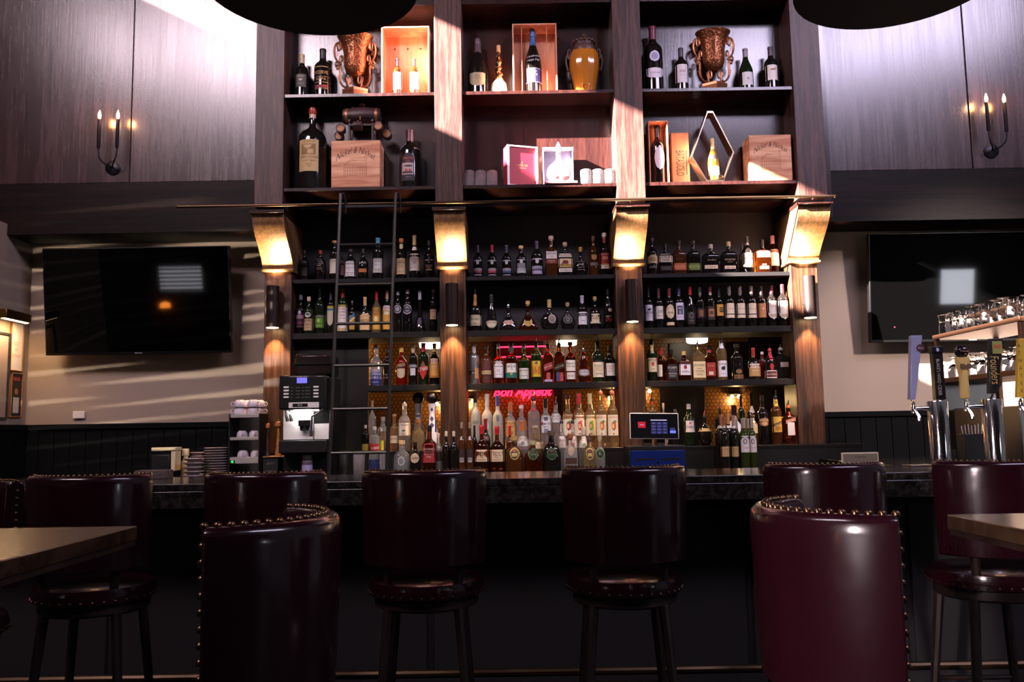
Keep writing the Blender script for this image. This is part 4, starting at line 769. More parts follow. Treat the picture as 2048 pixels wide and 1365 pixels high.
B(435, 935, 58, 'bord', 'dk', ('foil', '#1c1818'), [], 'slim black bottle beside red wax bottle', LB, D=6.38)
B(545, 868, 94, 'whis', 'dk', ('foil', '#7a1c24'), [('L', 1030, 1090, '#3a1a20', .9), ('T', 'ALMA', 1060, 28, '#c8b0b0', .7)], 'tall dark bottle with red capsule behind wax bottles', LB, D=6.42)
for i, (x, tp, w_) in enumerate(((505, 930, 138), (655, 940, 142))):
    B(x, tp, w_, 'sqt', 'ca', ('wax', '#a81a1c'), [('L', 1170, 1286, '#d8c09c', .95), ('T', "Maker's", 1194, 26, '#4a3020', .8), ('T', 'Mark', 1222, 26, '#4a3020', .55), ('T', 'WHISKY', 1246, 10, '#4a3020', .5), ('L', 1262, 1266, '#8a6a48', .6), ('L', 1274, 1277, '#8a6a48', .5)], '%s red wax dipped bottle with cream label' % ('left' if i == 0 else 'right'), SB, flat=.8)
B(780, 935, 78, 'whis', 'am', ('foil', '#b02828'), [], 'amber bottle with red capsule behind crown bottles', SB, D=6.40)
B(905, 888, 118, 'vodk', 'cl', ('foil', '#b8602c'), [('L', 1040, 1135, '#d8d0c8', .9), ('T', 'SMIRNOFF', 1065, 18, '#3a3438', .8), ('L', 1085, 1125, '#8a8078', .3, 'oval')], 'clear bottle with orange capsule and white label', VB, D=6.42)
B(1030, 935, 122, 'vodk', 'cg', ('cork', '#b8a080'), [('L', 1095, 1160, '#c8b088', .6, 'rect', .2)], 'pale rum bottle with cork', LB, D=6.40)
cro = [('L', 1150, 1270, '#b8a058', .54, 'oval'), ('L', 1160, 1260, '#4a3c1c', .46, 'oval'), ('L', 1166, 1200, '#8a3038', .2, 'diam'), ('L', 1205, 1235, '#c8b070', .32), ('T', 'Crown Royal', 1220, 14, '#3a2c14', .3, 0, .2)]
crg = [('L', 1150, 1272, '#4a6a38', .54, 'oval'), ('L', 1160, 1262, '#14240f', .46, 'oval'), ('L', 1166, 1196, '#6a3030', .18, 'diam'), ('T', 'Crown Royal', 1215, 14, '#7a9a58', .36, 0, .2)]
B(825, 1038, 172, 'patr', 'am', ('cork', '#a88a50'), cro, 'squat amber bottle with gold oval label', SB)
B(1005, 1085, 176, 'patr', 'ca', ('cork', '#a89a70'), crg, 'squat bottle with dark green oval label', SB)
B(1185, 985, 178, 'patr', 'dk', ('cork', '#5a4a38'), crg, 'large squat black bottle with green oval label', SB)
for i, x in enumerate((1287, 1395, 1500)):
    B(x, (848, 848, 945)[i], (86, 84, 110)[i], 'vodk', 'cl', ('spout' if i < 2 else 'screw', '#2a2624' if i < 2 else '#c8b898'), [('L', 1040, 1150, '#d8ccc0', .95), ('T', ('Skyy', 'Stoli', 'Finlandia')[i], 1075, 24, ('#8a2430', '#a8382c', '#6a3c38')[i], .7), ('L', 1100, 1140, ('#c8b0a8', '#b84a38', '#8a9a6a')[i], .3, 'oval')], 'clear bottle with white label, %s' % ('slim spout over squat bottles', 'red motif and spout', 'wide pale cap')[i], VB, D=6.42)
B(1372, 1018, 136, 'patr', 'cl', ('cork', '#8a5a38'), [('L', 1130, 1230, '#a88a70', .4, 'oval'), ('L', 1250, 1310, '#3a2418', .8)], 'squat clear bottle with brown base label', SB, D=6.28)
B(1555, 1015, 136, 'patr', 'cg', ('spout', '#2a2420'), cro, 'squat pale gold bottle with gold oval label', SB)
B(1658, 1040, 98, 'patr', 'cl', ('cork', '#a89a80'), [('L', 1150, 1262, '#7a9a70', .8, 'oval'), ('L', 1158, 1254, '#1c3018', .72, 'oval'), ('T', 'R.', 1210, 26, '#9ab08a', .3)], 'clear squat bottle with bright green oval, end one', SB)
use('Rc')
B(1066, 775, 72, 'sqr', 'dk', ('spout', '#161212'), [('L', 935, 962, '#c8bcb0', .8)], 'slim black bottle with spout and white band', LB, D=6.40)
for i, (x, tp, D) in enumerate(((1093, 830, 6.44), (1160, 815, 6.44), (1118, 850, 6.32), (1210, 835, 6.32))):
    B(x, tp, 86, 'bord', 'dk', ('foil', ('#8a5a38', '#a8764a', '#7a4a30', '#8a6a58')[i]), [('L', 935, 960, '#cfc4bc', .42)] + ([('L', 1140, 1238, '#a8865c', .97), ('T', ('Domaine', 'Estate')[i - 2], 1162, 14, '#4a3420', .6), ('L', 1185, 1187, '#6a4c30', .6), ('L', 1215, 1217, '#6a4c30', .6)] if i > 1 else []), ('wine with copper capsule behind tan labelled wines', 'tallest brown capped wine in the rear', 'wine with tan base label, left of pair', 'wine with tan base label, right of pair')[i], WB, D=D)
for i, (x, tp, D) in enumerate(((1242, 870, 6.45), (1296, 866, 6.45), (1352, 866, 6.45), (1312, 862, 6.32), (1388, 860, 6.32))):
    B(x, tp, (64, 64, 64, 90, 80)[i], 'bord', 'ol', ('foil', '#8a8078'), [('L', 1035, 1196, '#b8b0b0', .92), ('L', 1062, 1116, '#3a3a44', .4, 'oval', -.05), ('L', 1070, 1108, '#b8b0b0', .22, 'oval', -.05), ('L', 1150, 1153, '#6a666a', .6)] if i > 2 else [], ('grey capped green wine at the left rear', 'grey capped green wine at the middle rear', 'grey capped green wine at the right rear', 'green wine with silver letter label', 'green wine with silver ring label')[i], WB, D=D)

# ================================================================ DISPLAY CASE CONTENTS
DC = 6.44
for nm, ox, oy, z, pl in (('A1', 560, 0, Z1, 'upper display shelf, left bay'), ('A2', 900, 0, Z1, 'upper display shelf, middle bay'), ('A3', 1260, 0, Z1, 'upper display shelf, right bay'),
                          ('B1', 560, 200, Z2, 'lower display shelf, left bay'), ('B2', 900, 200, Z2, 'lower display shelf, middle bay'), ('B3', 1260, 200, Z2, 'lower display shelf, right bay')):
    row(nm, ox, oy, 5.689, DC, z, pl, 'bottles on the ' + pl.replace(',', ' of the'))
def Q(x, y, D=DC):
    R = cur.r; return P(R['ox'] + x / R['k'], R['oy'] + y / R['k'], D)
use('A1')
B(250, 625, 148, 'bord', 'dk', ('foil', '#c8ac84'), [('L', 870, 1016, '#5a544c', .8), ('T', 'CABERNET', 895, 20, '#b0a894', .6), ('L', 925, 948, '#b0a894', .3, 'moon'), ('T', 'napa valley', 975, 14, '#b0a894', .5)], 0, WB, full='dark wine bottle with cream capsule and grey label, far left of top display')
B(487, 565, 194, 'bord', 'dk', ('foil', '#1a1716'), [('L', 790, 800, '#b08448', .95), ('T', 'RESERVE', 860, 40, '#c89a5c', .75), ('L', 905, 910, '#b08448', .9), ('T', 'NAPA', 935, 34, '#c89a5c', .6), ('L', 968, 976, '#b08448', .95), ('L', 1000, 1035, '#8a3438', .95), ('L', 1040, 1046, '#b08448', .95)], 0, WB, full='dark magnum bottle with etched gold lettering, left of the copper vase')
copper = mat('hammered_copper', '#8a5236', 0.36, metal=0.85, bump=(55, 0.9))
copper2 = mat('copper_scroll', '#9a6446', 0.34, metal=0.8)
def spiral(cx, cz, r0, a0, turns, sgn, n=18):
    return [(cx + r0 * (1 - .8 * i / n) * math.cos(a0 + sgn * turns * 2 * PI * i / n), cz + r0 * (1 - .8 * i / n) * math.sin(a0 + sgn * turns * 2 * PI * i / n)) for i in range(n + 1)]
def bez(p, n=14):
    out = []
    for i in range(n + 1):
        t = i / n; q = list(p)
        while len(q) > 1: q = [(a[0] + (b[0] - a[0]) * t, a[1] + (b[1] - a[1]) * t) for a, b in zip(q, q[1:])]
        out.append(q[0])
    return out
def vase(x0, x1, top, label):
    a, b = Q(x0, top), Q(x1, top); z0 = cur.r['z']; H = a.z - z0; w = b.x - a.x
    t = T('scroll_vase', label, 'vase', ((a.x + b.x) / 2, a.y, z0), 0, 'copper scroll vases on the upper display shelf'); w = w / 2
    h = lambda f: f * H
    MB().box(-.70 * w * .98, .70 * w * .98, -.055, .055, 0, h(.02)).lathe([(.0, 0)] if False else [(.98 * w * .70, h(.02)), (.9 * w * .70, h(.05)), (.8 * w * .70, h(.12)), (.88 * w * .66, h(.13)), (.88 * w * .66, h(.175))], 4, (0, 0, 0), 'z', 0, 0.6).build('plinth', copper2, t, bev=.003, smooth=0)
    prof = [(.02 * w, .345), (.22 * w, .37), (.40 * w, .43), (.49 * w, .53), (.50 * w, .62), (.51 * w, .72), (.56 * w, .82), (.64 * w, .90), (.76 * w, .975), (.80 * w, 1.0), (.76 * w, 1.0), (.60 * w, .90), (.5 * w, .75), (.45 * w, .55), (.02 * w, .45)]
    MB().lathe([(r, h(z)) for r, z in prof], 28, (0, 0, 0), 'z', 0, .75).build('bowl', copper, t)
    for sg in (-1, 1):
        mb = MB()
        up = bez([(.62, .80), (.60, .93), (.78, .95), (.98, .90), (1.0, .75), (.92, .66), (.78, .58), (.62, .57)], 20)
        sp = spiral(.70, .83, .10, PI * .9, 1.2, -1)
        sp2 = spiral(.60, .635, .09, -PI * .45, 1.1, 1)
        lowc = bez([(.86, .52), (.66, .60), (.52, .50), (.72, .38), (.80, .26), (.60, .17), (.30, .17), (.10, .18)], 20)
        sp3 = spiral(.78, .525, .09, PI * .1, 1.1, 1); sp4 = spiral(.20, .29, .13, -PI * .6, 1.2, 1); sp5 = spiral(.33, .30, .10, -PI * .3, 1.0, -1)
        for q, r in ((up, .034), (sp, .026), (sp2, .026), (lowc, .034), (sp3, .026), (sp4, .028), (sp5, .02)):
            mb.tube([(sg * x * w, -.01, h(z)) for x, z in q], [r * w * (1 - .35 * i / len(q)) * 1.75 for i in range(len(q))], 8)
        for k in range(4): mb.tube([(sg * (.70 + .02 * k) * w, -.016, h(.28 + .025 * k)), (sg * (.60 + .02 * k) * w, -.02, h(.30 + .03 * k))], .02 * w, 6)
        for k in range(3): mb.tube([(sg * (.86 - .02 * k) * w, -.016, h(.74 - .025 * k)), (sg * (.76 - .02 * k) * w, -.02, h(.76 - .03 * k))], .018 * w, 6)
        mb.build('scroll_handle', copper2, t)
    mb = MB(); yy = lambda z: -(.50 * w * .75 + max(0, (z - .62)) * .12 * w) - .004
    mb.tube([(0, yy(.57), h(.57)), (0, yy(.72), h(.72)), (0, yy(.90), h(.90))], [.022 * w, .03 * w, .012 * w], 6)
    for k in range(7):
        z = .62 + .04 * k
        for sg in (-1, 1):
            L_ = .20 - .05 * abs(k - 2.2) * .5
            mb.tube([(0, yy(z) - .002, h(z)), (sg * L_ * .6 * w, yy(z) + .002, h(z + .05)), (sg * L_ * w, yy(z) + .012, h(z + .07))], [.03 * w, .034 * w, .008 * w], 6)
    mb.build('leaf_relief', copper2, t)
vase(600, 1112, 428, 'copper scroll vase beside the dark magnum, left bay')
pine = wood('pine_crate', '#c48264', '#e4ae8c', (8, 8, 1.5), 0.6, 0.3, rings=.6)
pineh = wood('pine_crate_wide_grain', '#bc7a58', '#e6b48c', (1.2, 8, 12), 0.6, 0.3, rings=.6)
def crate(x0, x1, top, label, name='wine_crate', dep=.17, t_=.010, lean=0, holes=False, rails=False):
    a, b = Q(x0, top, 6.34), Q(x1, top, 6.34); z0 = cur.r['z']; H = a.z - z0; W = b.x - a.x
    t = T(name, label, 'crate', ((a.x + b.x) / 2, CAMY + 6.34, z0))
    W /= 2
    mb = MB().box(-W, W, dep - .008, dep, t_, H - t_)
    mb.build('back', pine, t)
    MB().box(-W, -W + t_, 0, dep, 0, H).build('side', pine, t, bev=.001); MB().box(W - t_, W, 0, dep, 0, H).build('side', pine, t, bev=.001)
    MB().box(-W + t_, W - t_, 0, dep, 0, t_).build('bottom', pine, t); MB().box(-W + t_, W - t_, 0, dep, H - t_, H).build('top', pine, t)
    if holes:
        for s in (-.55, 0, .55): MB().lathe([(.008, dep - .0095), (.008, dep - .0085)], 12, (s * W, 0, H * .80), 'y').build('knot_hole', mat('dark_hole', (.12, .03, .02), .8), t)
    if rails:
        for s in (-.58, .55): MB().tube([(s * W, .02, t_), (s * W, .02, H - t_)], .003, 6).build('rail', pine, t)
    return t
crate(1153, 1695, 305, 'open pine crate standing on end with two small bottles inside', holes=True)
for x, d in ((1337, 'left'), (1533, 'right')):
    B(x, 672, 112, 'bord', 'am', ('foil', '#5a2c30'), [('L', 840, 1036, '#ece2da', .95)], 0, WB, D=6.40, z=Z1 + .0102, full='%s small wine bottle inside the open pine crate' % d)
use('A2')
B(315, 445, 224, 'chmp', 'dk', ('chfoil', '#4a3a40'), [('L', 868, 1022, '#a89a78', .78, 'shld'), ('T', 'Dom', 905, 20, '#5a4c34', .3, 0, .3), ('T', 'champagne', 930, 14, '#5a4c34', .5)], 0, 'champagne_bottle', full='dark champagne bottle with shield label on the upper display shelf')
# twisted bottle on a pale round base
a, b = Q(465, 935), Q(648, 935); z0 = Z1; t = T('twisted_bottle', 'twisted dark bottle with cork on a pale rounded base', 'bottle', ((a.x + b.x) / 2, a.y, z0))
rb = (b.x - a.x) / 2; hb = a.z - z0
MB().lathe([(rb * .80, 0), (rb * .98, hb * .25), (rb, hb * .5), (rb * .9, hb * .85), (rb * .5, hb * 1.1), (rb * .3, hb * 1.3)], 20).build('base', mat('cream_stone', '#d8bfa0', .6), t)
zt0, zt1 = Q(0, 925).z - z0, Q(0, 610).z - z0
mb = MB(); n = 16; vs = []
for i in range(31):
    f = i / 30; r = rb * (.46 - .2 * f) * (1 + .14 * math.sin(f * 34)); tw = f * 9
    for k in range(n):
        an = 2 * PI * k / n; rr = r * (1 + .16 * math.cos(3 * an)); vs.append((rr * math.cos(an + tw) + .004 * math.sin(f * 12), rr * math.sin(an + tw), zt0 + (zt1 - zt0) * f))
mb.add(vs, [(i * n + k, i * n + (k + 1) % n, (i + 1) * n + (k + 1) % n, (i + 1) * n + k) for i in range(30) for k in range(n)] + [tuple(range(n))[::-1], tuple(30 * n + k for k in range(n))])
mb.build('twisted_body', GL['am'], t)
MB().lathe([(rb * .25, zt1 - .004), (rb * .25, Q(0, 530).z - z0)], 12).build('cork', mat('cork', '#c8a070', .8), t)
crate(706, 1210, 272, 'open pine crate holding the blue necked champagne bottle', rails=True)
B(945, 350, 196, 'chmp', 'dk', ('chfoil', '#2f5a94'), [('T', 'Celebrate', 670, 26, '#e0dce0', .75, .15, .3), ('T', 'Happy Day', 715, 26, '#e0dce0', .75, .1, .3), ('L', 812, 975, '#3a3a7a', .97), ('L', 812, 820, '#b8b0c8', .97), ('T', 'MUMM', 850, 22, '#c8b8c8', .5), ('T', 'NAPA', 885, 30, '#dcd0d8', .7), ('T', 'brut', 915, 16, '#c8b8c8', .3), ('L', 968, 975, '#b8b0c8', .97)], 0, 'champagne_bottle', D=6.42, z=Z1 + .0102, full='champagne bottle with blue neck and handwriting inside the pine crate')
# ribbed yellow urn
a, b = Q(1350, 395), Q(1690, 395); t = T('lidded_urn', 'ribbed mustard yellow urn with brown lid and handles', 'urn', ((a.x + b.x) / 2, a.y, Z1))
H = a.z - Z1; w = (b.x - a.x) / 2
mb = MB(); n = 56; vs = []; pr = [(.0, .66), (.02, .70), (.06, .70), (.15, .74), (.30, .86), (.45, .98), (.55, 1.0), (.64, .95), (.71, .84), (.76, .72)]
for z, r in pr:
    for k in range(n):
        an = 2 * PI * k / n; rr = r * w * (1 + .035 * abs(math.cos(7 * an)) - .02); vs.append((rr * math.cos(an), rr * math.sin(an) * .8, z * H))
mb.add(vs, [(i * n + k, i * n + (k + 1) % n, (i + 1) * n + (k + 1) % n, (i + 1) * n + k) for i in range(len(pr) - 1) for k in range(n)] + [tuple(range(n))[::-1], tuple((len(pr) - 1) * n + k for k in range(n))])
mb.build('jar', mat('mustard_glaze', '#b06a20', .12, coat=.5), t, smooth=60)
br = mat('brown_ceramic', '#4a2e26', .45)
mb = MB().lathe([(.80 * w, .70 * H), (.82 * w, .74 * H), (.74 * w, .79 * H), (.62 * w, .80 * H), (.70 * w, .85 * H), (.66 * w, .88 * H), (.34 * w, .91 * H), (.25 * w, .94 * H), (.12 * w, .95 * H), (.17 * w, .975 * H), (.14 * w, .995 * H), (.01, H)], 24, (0, 0, 0), 'z', 0, .85)
for k in range(16): mb.sphere((.70 * w * math.cos(k * PI / 8), .6 * w * math.sin(k * PI / 8), .865 * H), .11 * w, 8)
mb.build('lid', br, t)
for sg in (-1, 1):
    mb = MB(); mb.tube([(sg * x * w, 0, z * H) for x, z in spiral(1.0, .655, .13, PI, 1.1, -1)], .05 * w, 7)
    mb.tube([(sg * x * w, 0, z * H) for x, z in bez([(.88, .64), (.95, .72), (1.25, .70), (1.3, .58), (1.18, .50), (1.1, .43)], 14)], .07 * w, 7); mb.sphere((sg * 1.1 * w, 0, .42 * H), .1 * w, 8); mb.tube([(sg * .9 * w, 0, .45 * H), (sg * 1.12 * w, 0, .42 * H)], .05 * w, 6)
    mb.build('handle', br, t)
mb = MB()
for sg in (-1, 1): mb.tube([(sg * .05 * w, -.60 * w, .02 * H), (sg * .20 * w, -.63 * w, .08 * H), (sg * .22 * w, -.66 * w, .13 * H), (sg * .10 * w, -.66 * w, .14 * H)], .05 * w, 7)
mb.build('leaf_foot', _mats['mustard_glaze'], t)
use('A3')
B(265, 310, 222, 'bord', 'dk', ('foil', '#6a2438'), [('L', 392, 420, '#d8ccc8', .36), ('L', 620, 745, '#cdc4d8', .5, 'oval'), ('L', 640, 725, '#9a90b8', .34, 'oval'), ('L', 815, 932, '#e0d4dc', .84, 'shld'), ('T', 'AMARONE', 870, 18, '#8a6a78', .5)], 0, WB, full='tall magnum with maroon capsule and oval lavender label, right bay top')
B(585, 553, 152, 'bord', 'dk', ('foil', '#2a2428'), [('L', 760, 966, '#e0d4d4', .95), ('T', 'BOND', 838, 30, '#8a3a40', .4), ('L', 880, 883, '#b0a0a4', .5)], 0, WB, full='wine bottle with plain white label, left of the right copper vase')
vase(690, 1190, 380, 'copper scroll vase between wine bottles, right bay')
B(1320, 560, 158, 'burg', 'gn', ('foil', '#8a7a80'), [('L', 848, 994, '#e0d8d8', .74), ('L', 905, 940, '#b8a8a8', .2, 'oval')], 0, WB, full='sloping shouldered green wine bottle, right of the right copper vase')
B(1605, 540, 146, 'bord', 'dk', ('foil', '#4a3c44'), [('L', 765, 936, '#ece0d8', .96), ('L', 808, 828, '#a8784c', .4, 'oval'), ('L', 798, 815, '#a8784c', .14, 'oval', .16)], 0, WB, full='wine bottle with tan duck on white label, far right of top display')
# ---- lower display row
use('B1')
B(368, 115, 318, 'magn', 'dk', ('fshort', '#c8a890'), [('L', 500, 856, '#bfa06c', .68, 'rect', -.03), ('T', 'RUFFINO', 523, 22, '#5a4020', .55), ('L', 550, 670, '#8a6c3c', .5, 'rect', -.03), ('L', 560, 600, '#bfa06c', .3, 'moon', -.06), ('L', 610, 660, '#bfa06c', .2, 'rect', .05), ('T', 'RISERVA DUCALE', 697, 20, '#4a3418', .58), ('T', 'Chianti Classico', 737, 18, '#5a4020', .45, 0, .3), ('T', 'Riserva', 775, 17, '#5a4020', .25), ('T', '1998', 805, 17, '#5a4020', .22)], 0, WB, D=6.42, full='oversized dark green wine bottle with tan estate label and red wax top')
rt = [o for o in COL.objects if o.get('label', '').startswith('oversized')][0]
c_ = Q(368, 138, 6.42); MB().lathe([(.028, -.030), (.033, -.015), (.030, .02), (.018, .032)], 16, (0, 0, c_.z - Z2 + .005)).build('wax_top', mat('red_wax', '#a83a28', .3), rt)
# wooden wine box with arched script
def logo_box(x0, x1, top, base_side, label, D, W_, yaw, mirror=1):
    a, b = Q(x0, top, D), Q(x1, top, D); H = a.z - Z2; W = (b.x - a.x) / 2
    t = T('wine_box', label, 'box', ((a.x + b.x) / 2, a.y, Z2), yaw, 'wooden wine boxes with arched lettering')
    MB().box(-W, W, 0, base_side, 0, H).build('box_body', pineh, t, bev=.002)
    mb = MB().box(-W + .014, W - .004, -.003, .002, .006, H - .016); mb.build('front_panel', pineh, t, bev=.001)
    ink = mat('burnt_ink', '#5a2c1c', .7); ink2 = mat('faint_ink', '#a8704e', .7)
    mb = MB(); s = 2 * W * .80 / textmesh('Nickel & Nickel', .35)[2]
    mb.text('Nickel & Nickel', lambda u, v: (u * s, -.0036, H * .80 - 1.1 * (u * s) ** 2 / W * .5 + v * s * 1.6), 0, .35)
    mb.build('script_lettering', ink, t, smooth=0)
    mb = MB(); y = -.0034
    def ln(pts, r=.0011):
        for p, q in zip(pts, pts[1:]): mb.tube([(p[0] * W, y, p[1] * H), (q[0] * W, y, q[1] * H)], r, 4)
    ln([(-.48, .26), (-.48, .44), (-.40, .52), (-.1, .58), (.42, .56), (.46, .48), (.46, .26)]); ln([(-.44, .48), (-.3, .55), (-.15, .60), (-.02, .56)]); ln([(.38, .56), (.38, .66), (.46, .66), (.46, .56)])
    for z in (.30, .36, .42, .48): ln([(-.47, z), (.46, z)])
    for k in range(9): ln([(-.42 + k * .1, .26), (-.42 + k * .1, .48)])
    ln([(-.5, .26), (.5, .26)])
    mb.text('Single Vineyard Cabernet', lambda u, v: (u * .05 * H * .55 * 1.0, -.0036, .14 * H + v * .05 * H), 0, .35)
    mb.build('house_drawing', ink2, t, smooth=0)
    if mirror < 0:
        mb = MB(); mb.text('NAPA', lambda u, v: (-W - .0006, base_side * .45 + v * .012, H * .62 - u * .016)); mb.build('side_lettering', ink, t, smooth=0)
    return t, H
lb, HB = logo_box(585, 1137, 467, .20, 'wooden wine box with arched script under the little barrel', 6.32, 0, 0)
logo_box_r = None
# little barrel decanter on the box
ZBX = Z2 + HB
a, b = Q(725, 300, 6.42), Q(1145, 105, 6.42); sc = (b.x - a.x)
t = T('barrel_decanter', 'small dark wooden barrel on a stand hung with wooden cups', 'barrel', ((a.x + b.x) / 2, CAMY + 6.42, ZBX))
zc = Q(0, 205, 6.42).z - ZBX; R_ = (Q(0, 105, 6.42).z - Q(0, 305, 6.42).z) / 2; L2 = sc / 2
bw = wood('barrel_wood', '#1c1010', '#4a3030', (2, 14, 14), .45, .4); cup_w = wood('cup_wood', '#7a4020', '#b87848', (14, 2, 14), .45, .4)
MB().lathe([(R_ * .80, -L2), (R_ * .9, -L2 * .6), (R_, -L2 * .2), (R_, L2 * .2), (R_ * .9, L2 * .6), (R_ * .80, L2)], 24, (0, 0, zc), 'x').build('barrel', bw, t)
for s in (-.80, .80): MB().lathe([(R_ * .875, s * L2 - .010), (R_ * .885, s * L2), (R_ * .875, s * L2 + .010)], 24, (0, 0, zc), 'x').build('hoop', mat('copper_hoop', '#a8704c', .4, metal=.7), t)
MB().lathe([(.012, 0), (.012, .012), (.022, .014), (.024, .028), (.014, .034)], 14, (0.0, 0, zc + R_ - .003)).build('stopper', cup_w, t)
MB().lathe([(.010, 0), (.010, .008)], 10, (-L2 * .5, -.01, zc + R_ * .92)).build('bung', cup_w, t)
mb = MB()
for s in (-.62, .62):
    for yy in (-.05, .05): mb.box(s * L2 - .008, s * L2 + .008, yy - .007, yy + .007, 0, zc - R_ * .55)
    mb.box(s * L2 - .01, s * L2 + .01, -.07, .07, zc - R_ * .95, zc - R_ * .75)
mb.box(-.62 * L2, .62 * L2, -.060, -.046, zc - R_ * 1.35, zc - R_ * 1.12); mb.box(-.62 * L2, .62 * L2, .046, .06, zc - R_ * 1.35, zc - R_ * 1.12)
mb.build('stand', bw, t, bev=.002)
MB().tube([(0, -R_, zc - R_ * .7), (0, -R_ - .02, zc - R_ * .8), (0, -R_ - .02, zc - R_ * .45)], .006, 8).build('tap', brass, t)
for i, (x, y, z, ax) in enumerate(((-1.05, -.045, -1.75, 'f'), (-.12, -.075, -1.55, 's'), (.98, -.055, -1.62, 'f'), (-.98, .02, -2.25, 'f'), (1.15, .02, -2.15, 'f'))):
    c = T('hanging_cup', ['small wooden cup hanging at left front of the barrel stand', 'small wooden cup hanging sideways under the barrel middle', 'small wooden cup hanging at right front of the barrel stand', 'small wooden cup low behind the left of the barrel stand', 'small wooden cup low behind the right of the barrel stand'][i], 'cup', (t.location.x + x * L2, t.location.y + y - .02, max(ZBX + .0385, ZBX + zc + z * R_)), 0, 'wooden cups on the barrel stand')
    if i in (3, 4): c.location.x += (-.035 if i == 3 else .03)
    axis = 'y' if ax == 'f' else 'x'
    MB().lathe([(.033, -.034), (.037, 0), (.033, .034), (.028, .034), (.028, .026), (.001, .025)] if ax == 's' else [(.001, -.028), (.028, -.0285), (.029, -.034), (.034, -.034), (.037, 0), (.033, .034)], 16, (0, 0, 0), axis).build('cup_body', bw, c)
    if ax == 'f': MB().lathe([(.028, -.0305), (.028, -.0275)], 16, (0, 0, 0), 'y').build('cup_face', cup_w, c)
    else: MB().lathe([(.028, .025), (.028, .030)], 16, (0, 0, 0), 'x').build('cup_face', cup_w, c)
    MB().tube([(0, .01, .033), (0, .012, .046), (0, .02, .05)], .0035, 6).build('hook', brass, c)
B(1480, 345, 244, 'bord', 'dk', ('foil', '#5a2430'), [('L', 640, 952, '#2a2224', .6, 'arch', -.06), ('T', 'GRAND CLASSICO', 697, 26, '#c8584a', .54, 0), ('T', 'ROSSO', 732, 22, '#b0303a', .26), ('L', 752, 885, '#b09a98', .53, 'rect', -.06), ('L', 775, 800, '#4a3a3c', .4, 'oval', -.02), ('L', 820, 850, '#a85048', .16, 'oval', -.12), ('L', 820, 850, '#a85048', .12, 'oval', .05), ('L', 850, 870, '#3a2e30', .46, 'rect', -.06), ('T', 'toscana', 912, 14, '#8a7a7c', .3)], 0, WB, full='large dark wine bottle with black picture label and red lettering')
use('B2')
cutg = mat('cut_crystal', '#f4eef0', .06, trans=.85, ior=1.5, bump=(320, .9))
def tumbler(x, top, wd, label, group):
    c = Q(x, top, 6.38); a, b = Q(x - wd / 2, top, 6.38), Q(x + wd / 2, top, 6.38); r = (b.x - a.x) / 2; h = c.z - Z2
    t = T('cut_tumbler', label, 'glass', (c.x, c.y, Z2), 0, group)
    mb = MB(); n = 24; vs = []; pr = [(.92, 0), (1.0, .03), (1.0, .30)] + [(1.0, .1 + .06 * k) for k in range(4, 14)] + [(.96, .97), (.84, 1.0)]
    for q, (rr, z) in enumerate(pr):
        for k in range(n):
            an = 2 * PI * (k + .5 * (q % 2)) / n; f = 1.0 if (k + q) % 2 else .955
            vs.append((rr * r * f * math.cos(an), rr * r * f * math.sin(an), z * h))
    mb.add(vs, [(i * n + k, i * n + (k + 1) % n, (i + 1) * n + (k + 1) % n, (i + 1) * n + k) for i in range(len(pr) - 1) for k in range(n)] + [tuple(range(n))[::-1], tuple((len(pr) - 1) * n + k for k in range(n))])
    mb.build('glass_body', cutg, t, smooth=0)
    MB().lathe([(r * .80, h * .999), (r * .74, h * 1.012)], 20).build('foot', cutg, t)
for i, (x, d) in enumerate(((218, 'leftmost'), (348, 'middle'), (478, 'rightmost'))): tumbler(x, 812, 124, '%s of three cut crystal tumblers left of the red box' % d, 'cut tumblers left of the red box')
for i, (x, d) in enumerate(((1545, 'leftmost'), (1680, 'middle'), (1812, 'rightmost'))): tumbler(x, 800, 132, '%s of three sunlit tumblers right of the crystal decanter' % d, 'sunlit tumblers right of the decanter')
# red presentation box
a, b = Q(640, 540, 6.38), Q(1002, 540, 6.38); H = a.z - Z2; W = (b.x - a.x) / 2
t = T('presentation_box', 'tall red presentation box with white edges and gold emblem', 'box', ((a.x + b.x) / 2, CAMY + 6.355, Z2), .30)
redb = mat('red_box', '#9a1c30', .45); wed = mat('white_edge', '#e8dce0', .4)
MB().box(-W, W, .006, .10, 0, H).build('box_body', redb, t, bev=.002)
MB().box(-W, W, -.006, .006, 0, .008).box(-W, W, -.006, .006, H - .010, H).box(-W, -W + .016, -.006, .006, .008, H - .01).box(W - .016, W, -.006, .006, .008, H - .01).build('edge_frame', wed, t)
gi = mat('gold_ink', '#c8a068', .4, metal=.5)
mb = MB(); mb.text('LOUIS XIII', lambda u, v: (u * .0135, .0052, H * .52 + v * .0135)); mb.text('Remy Martin', lambda u, v: (u * .008, .0052, H * .455 + v * .009), 0, .3)
mb.box(-.002, .002, .005, .0056, H * .56, H * .61); mb.add([(-.009, .0052, H * .59), (0, .0052, H * .575), (.009, .0052, H * .59), (0, .0052, H * .605)], [(0, 1, 2, 3)]); mb.build('gold_emblem', gi, t, smooth=0)
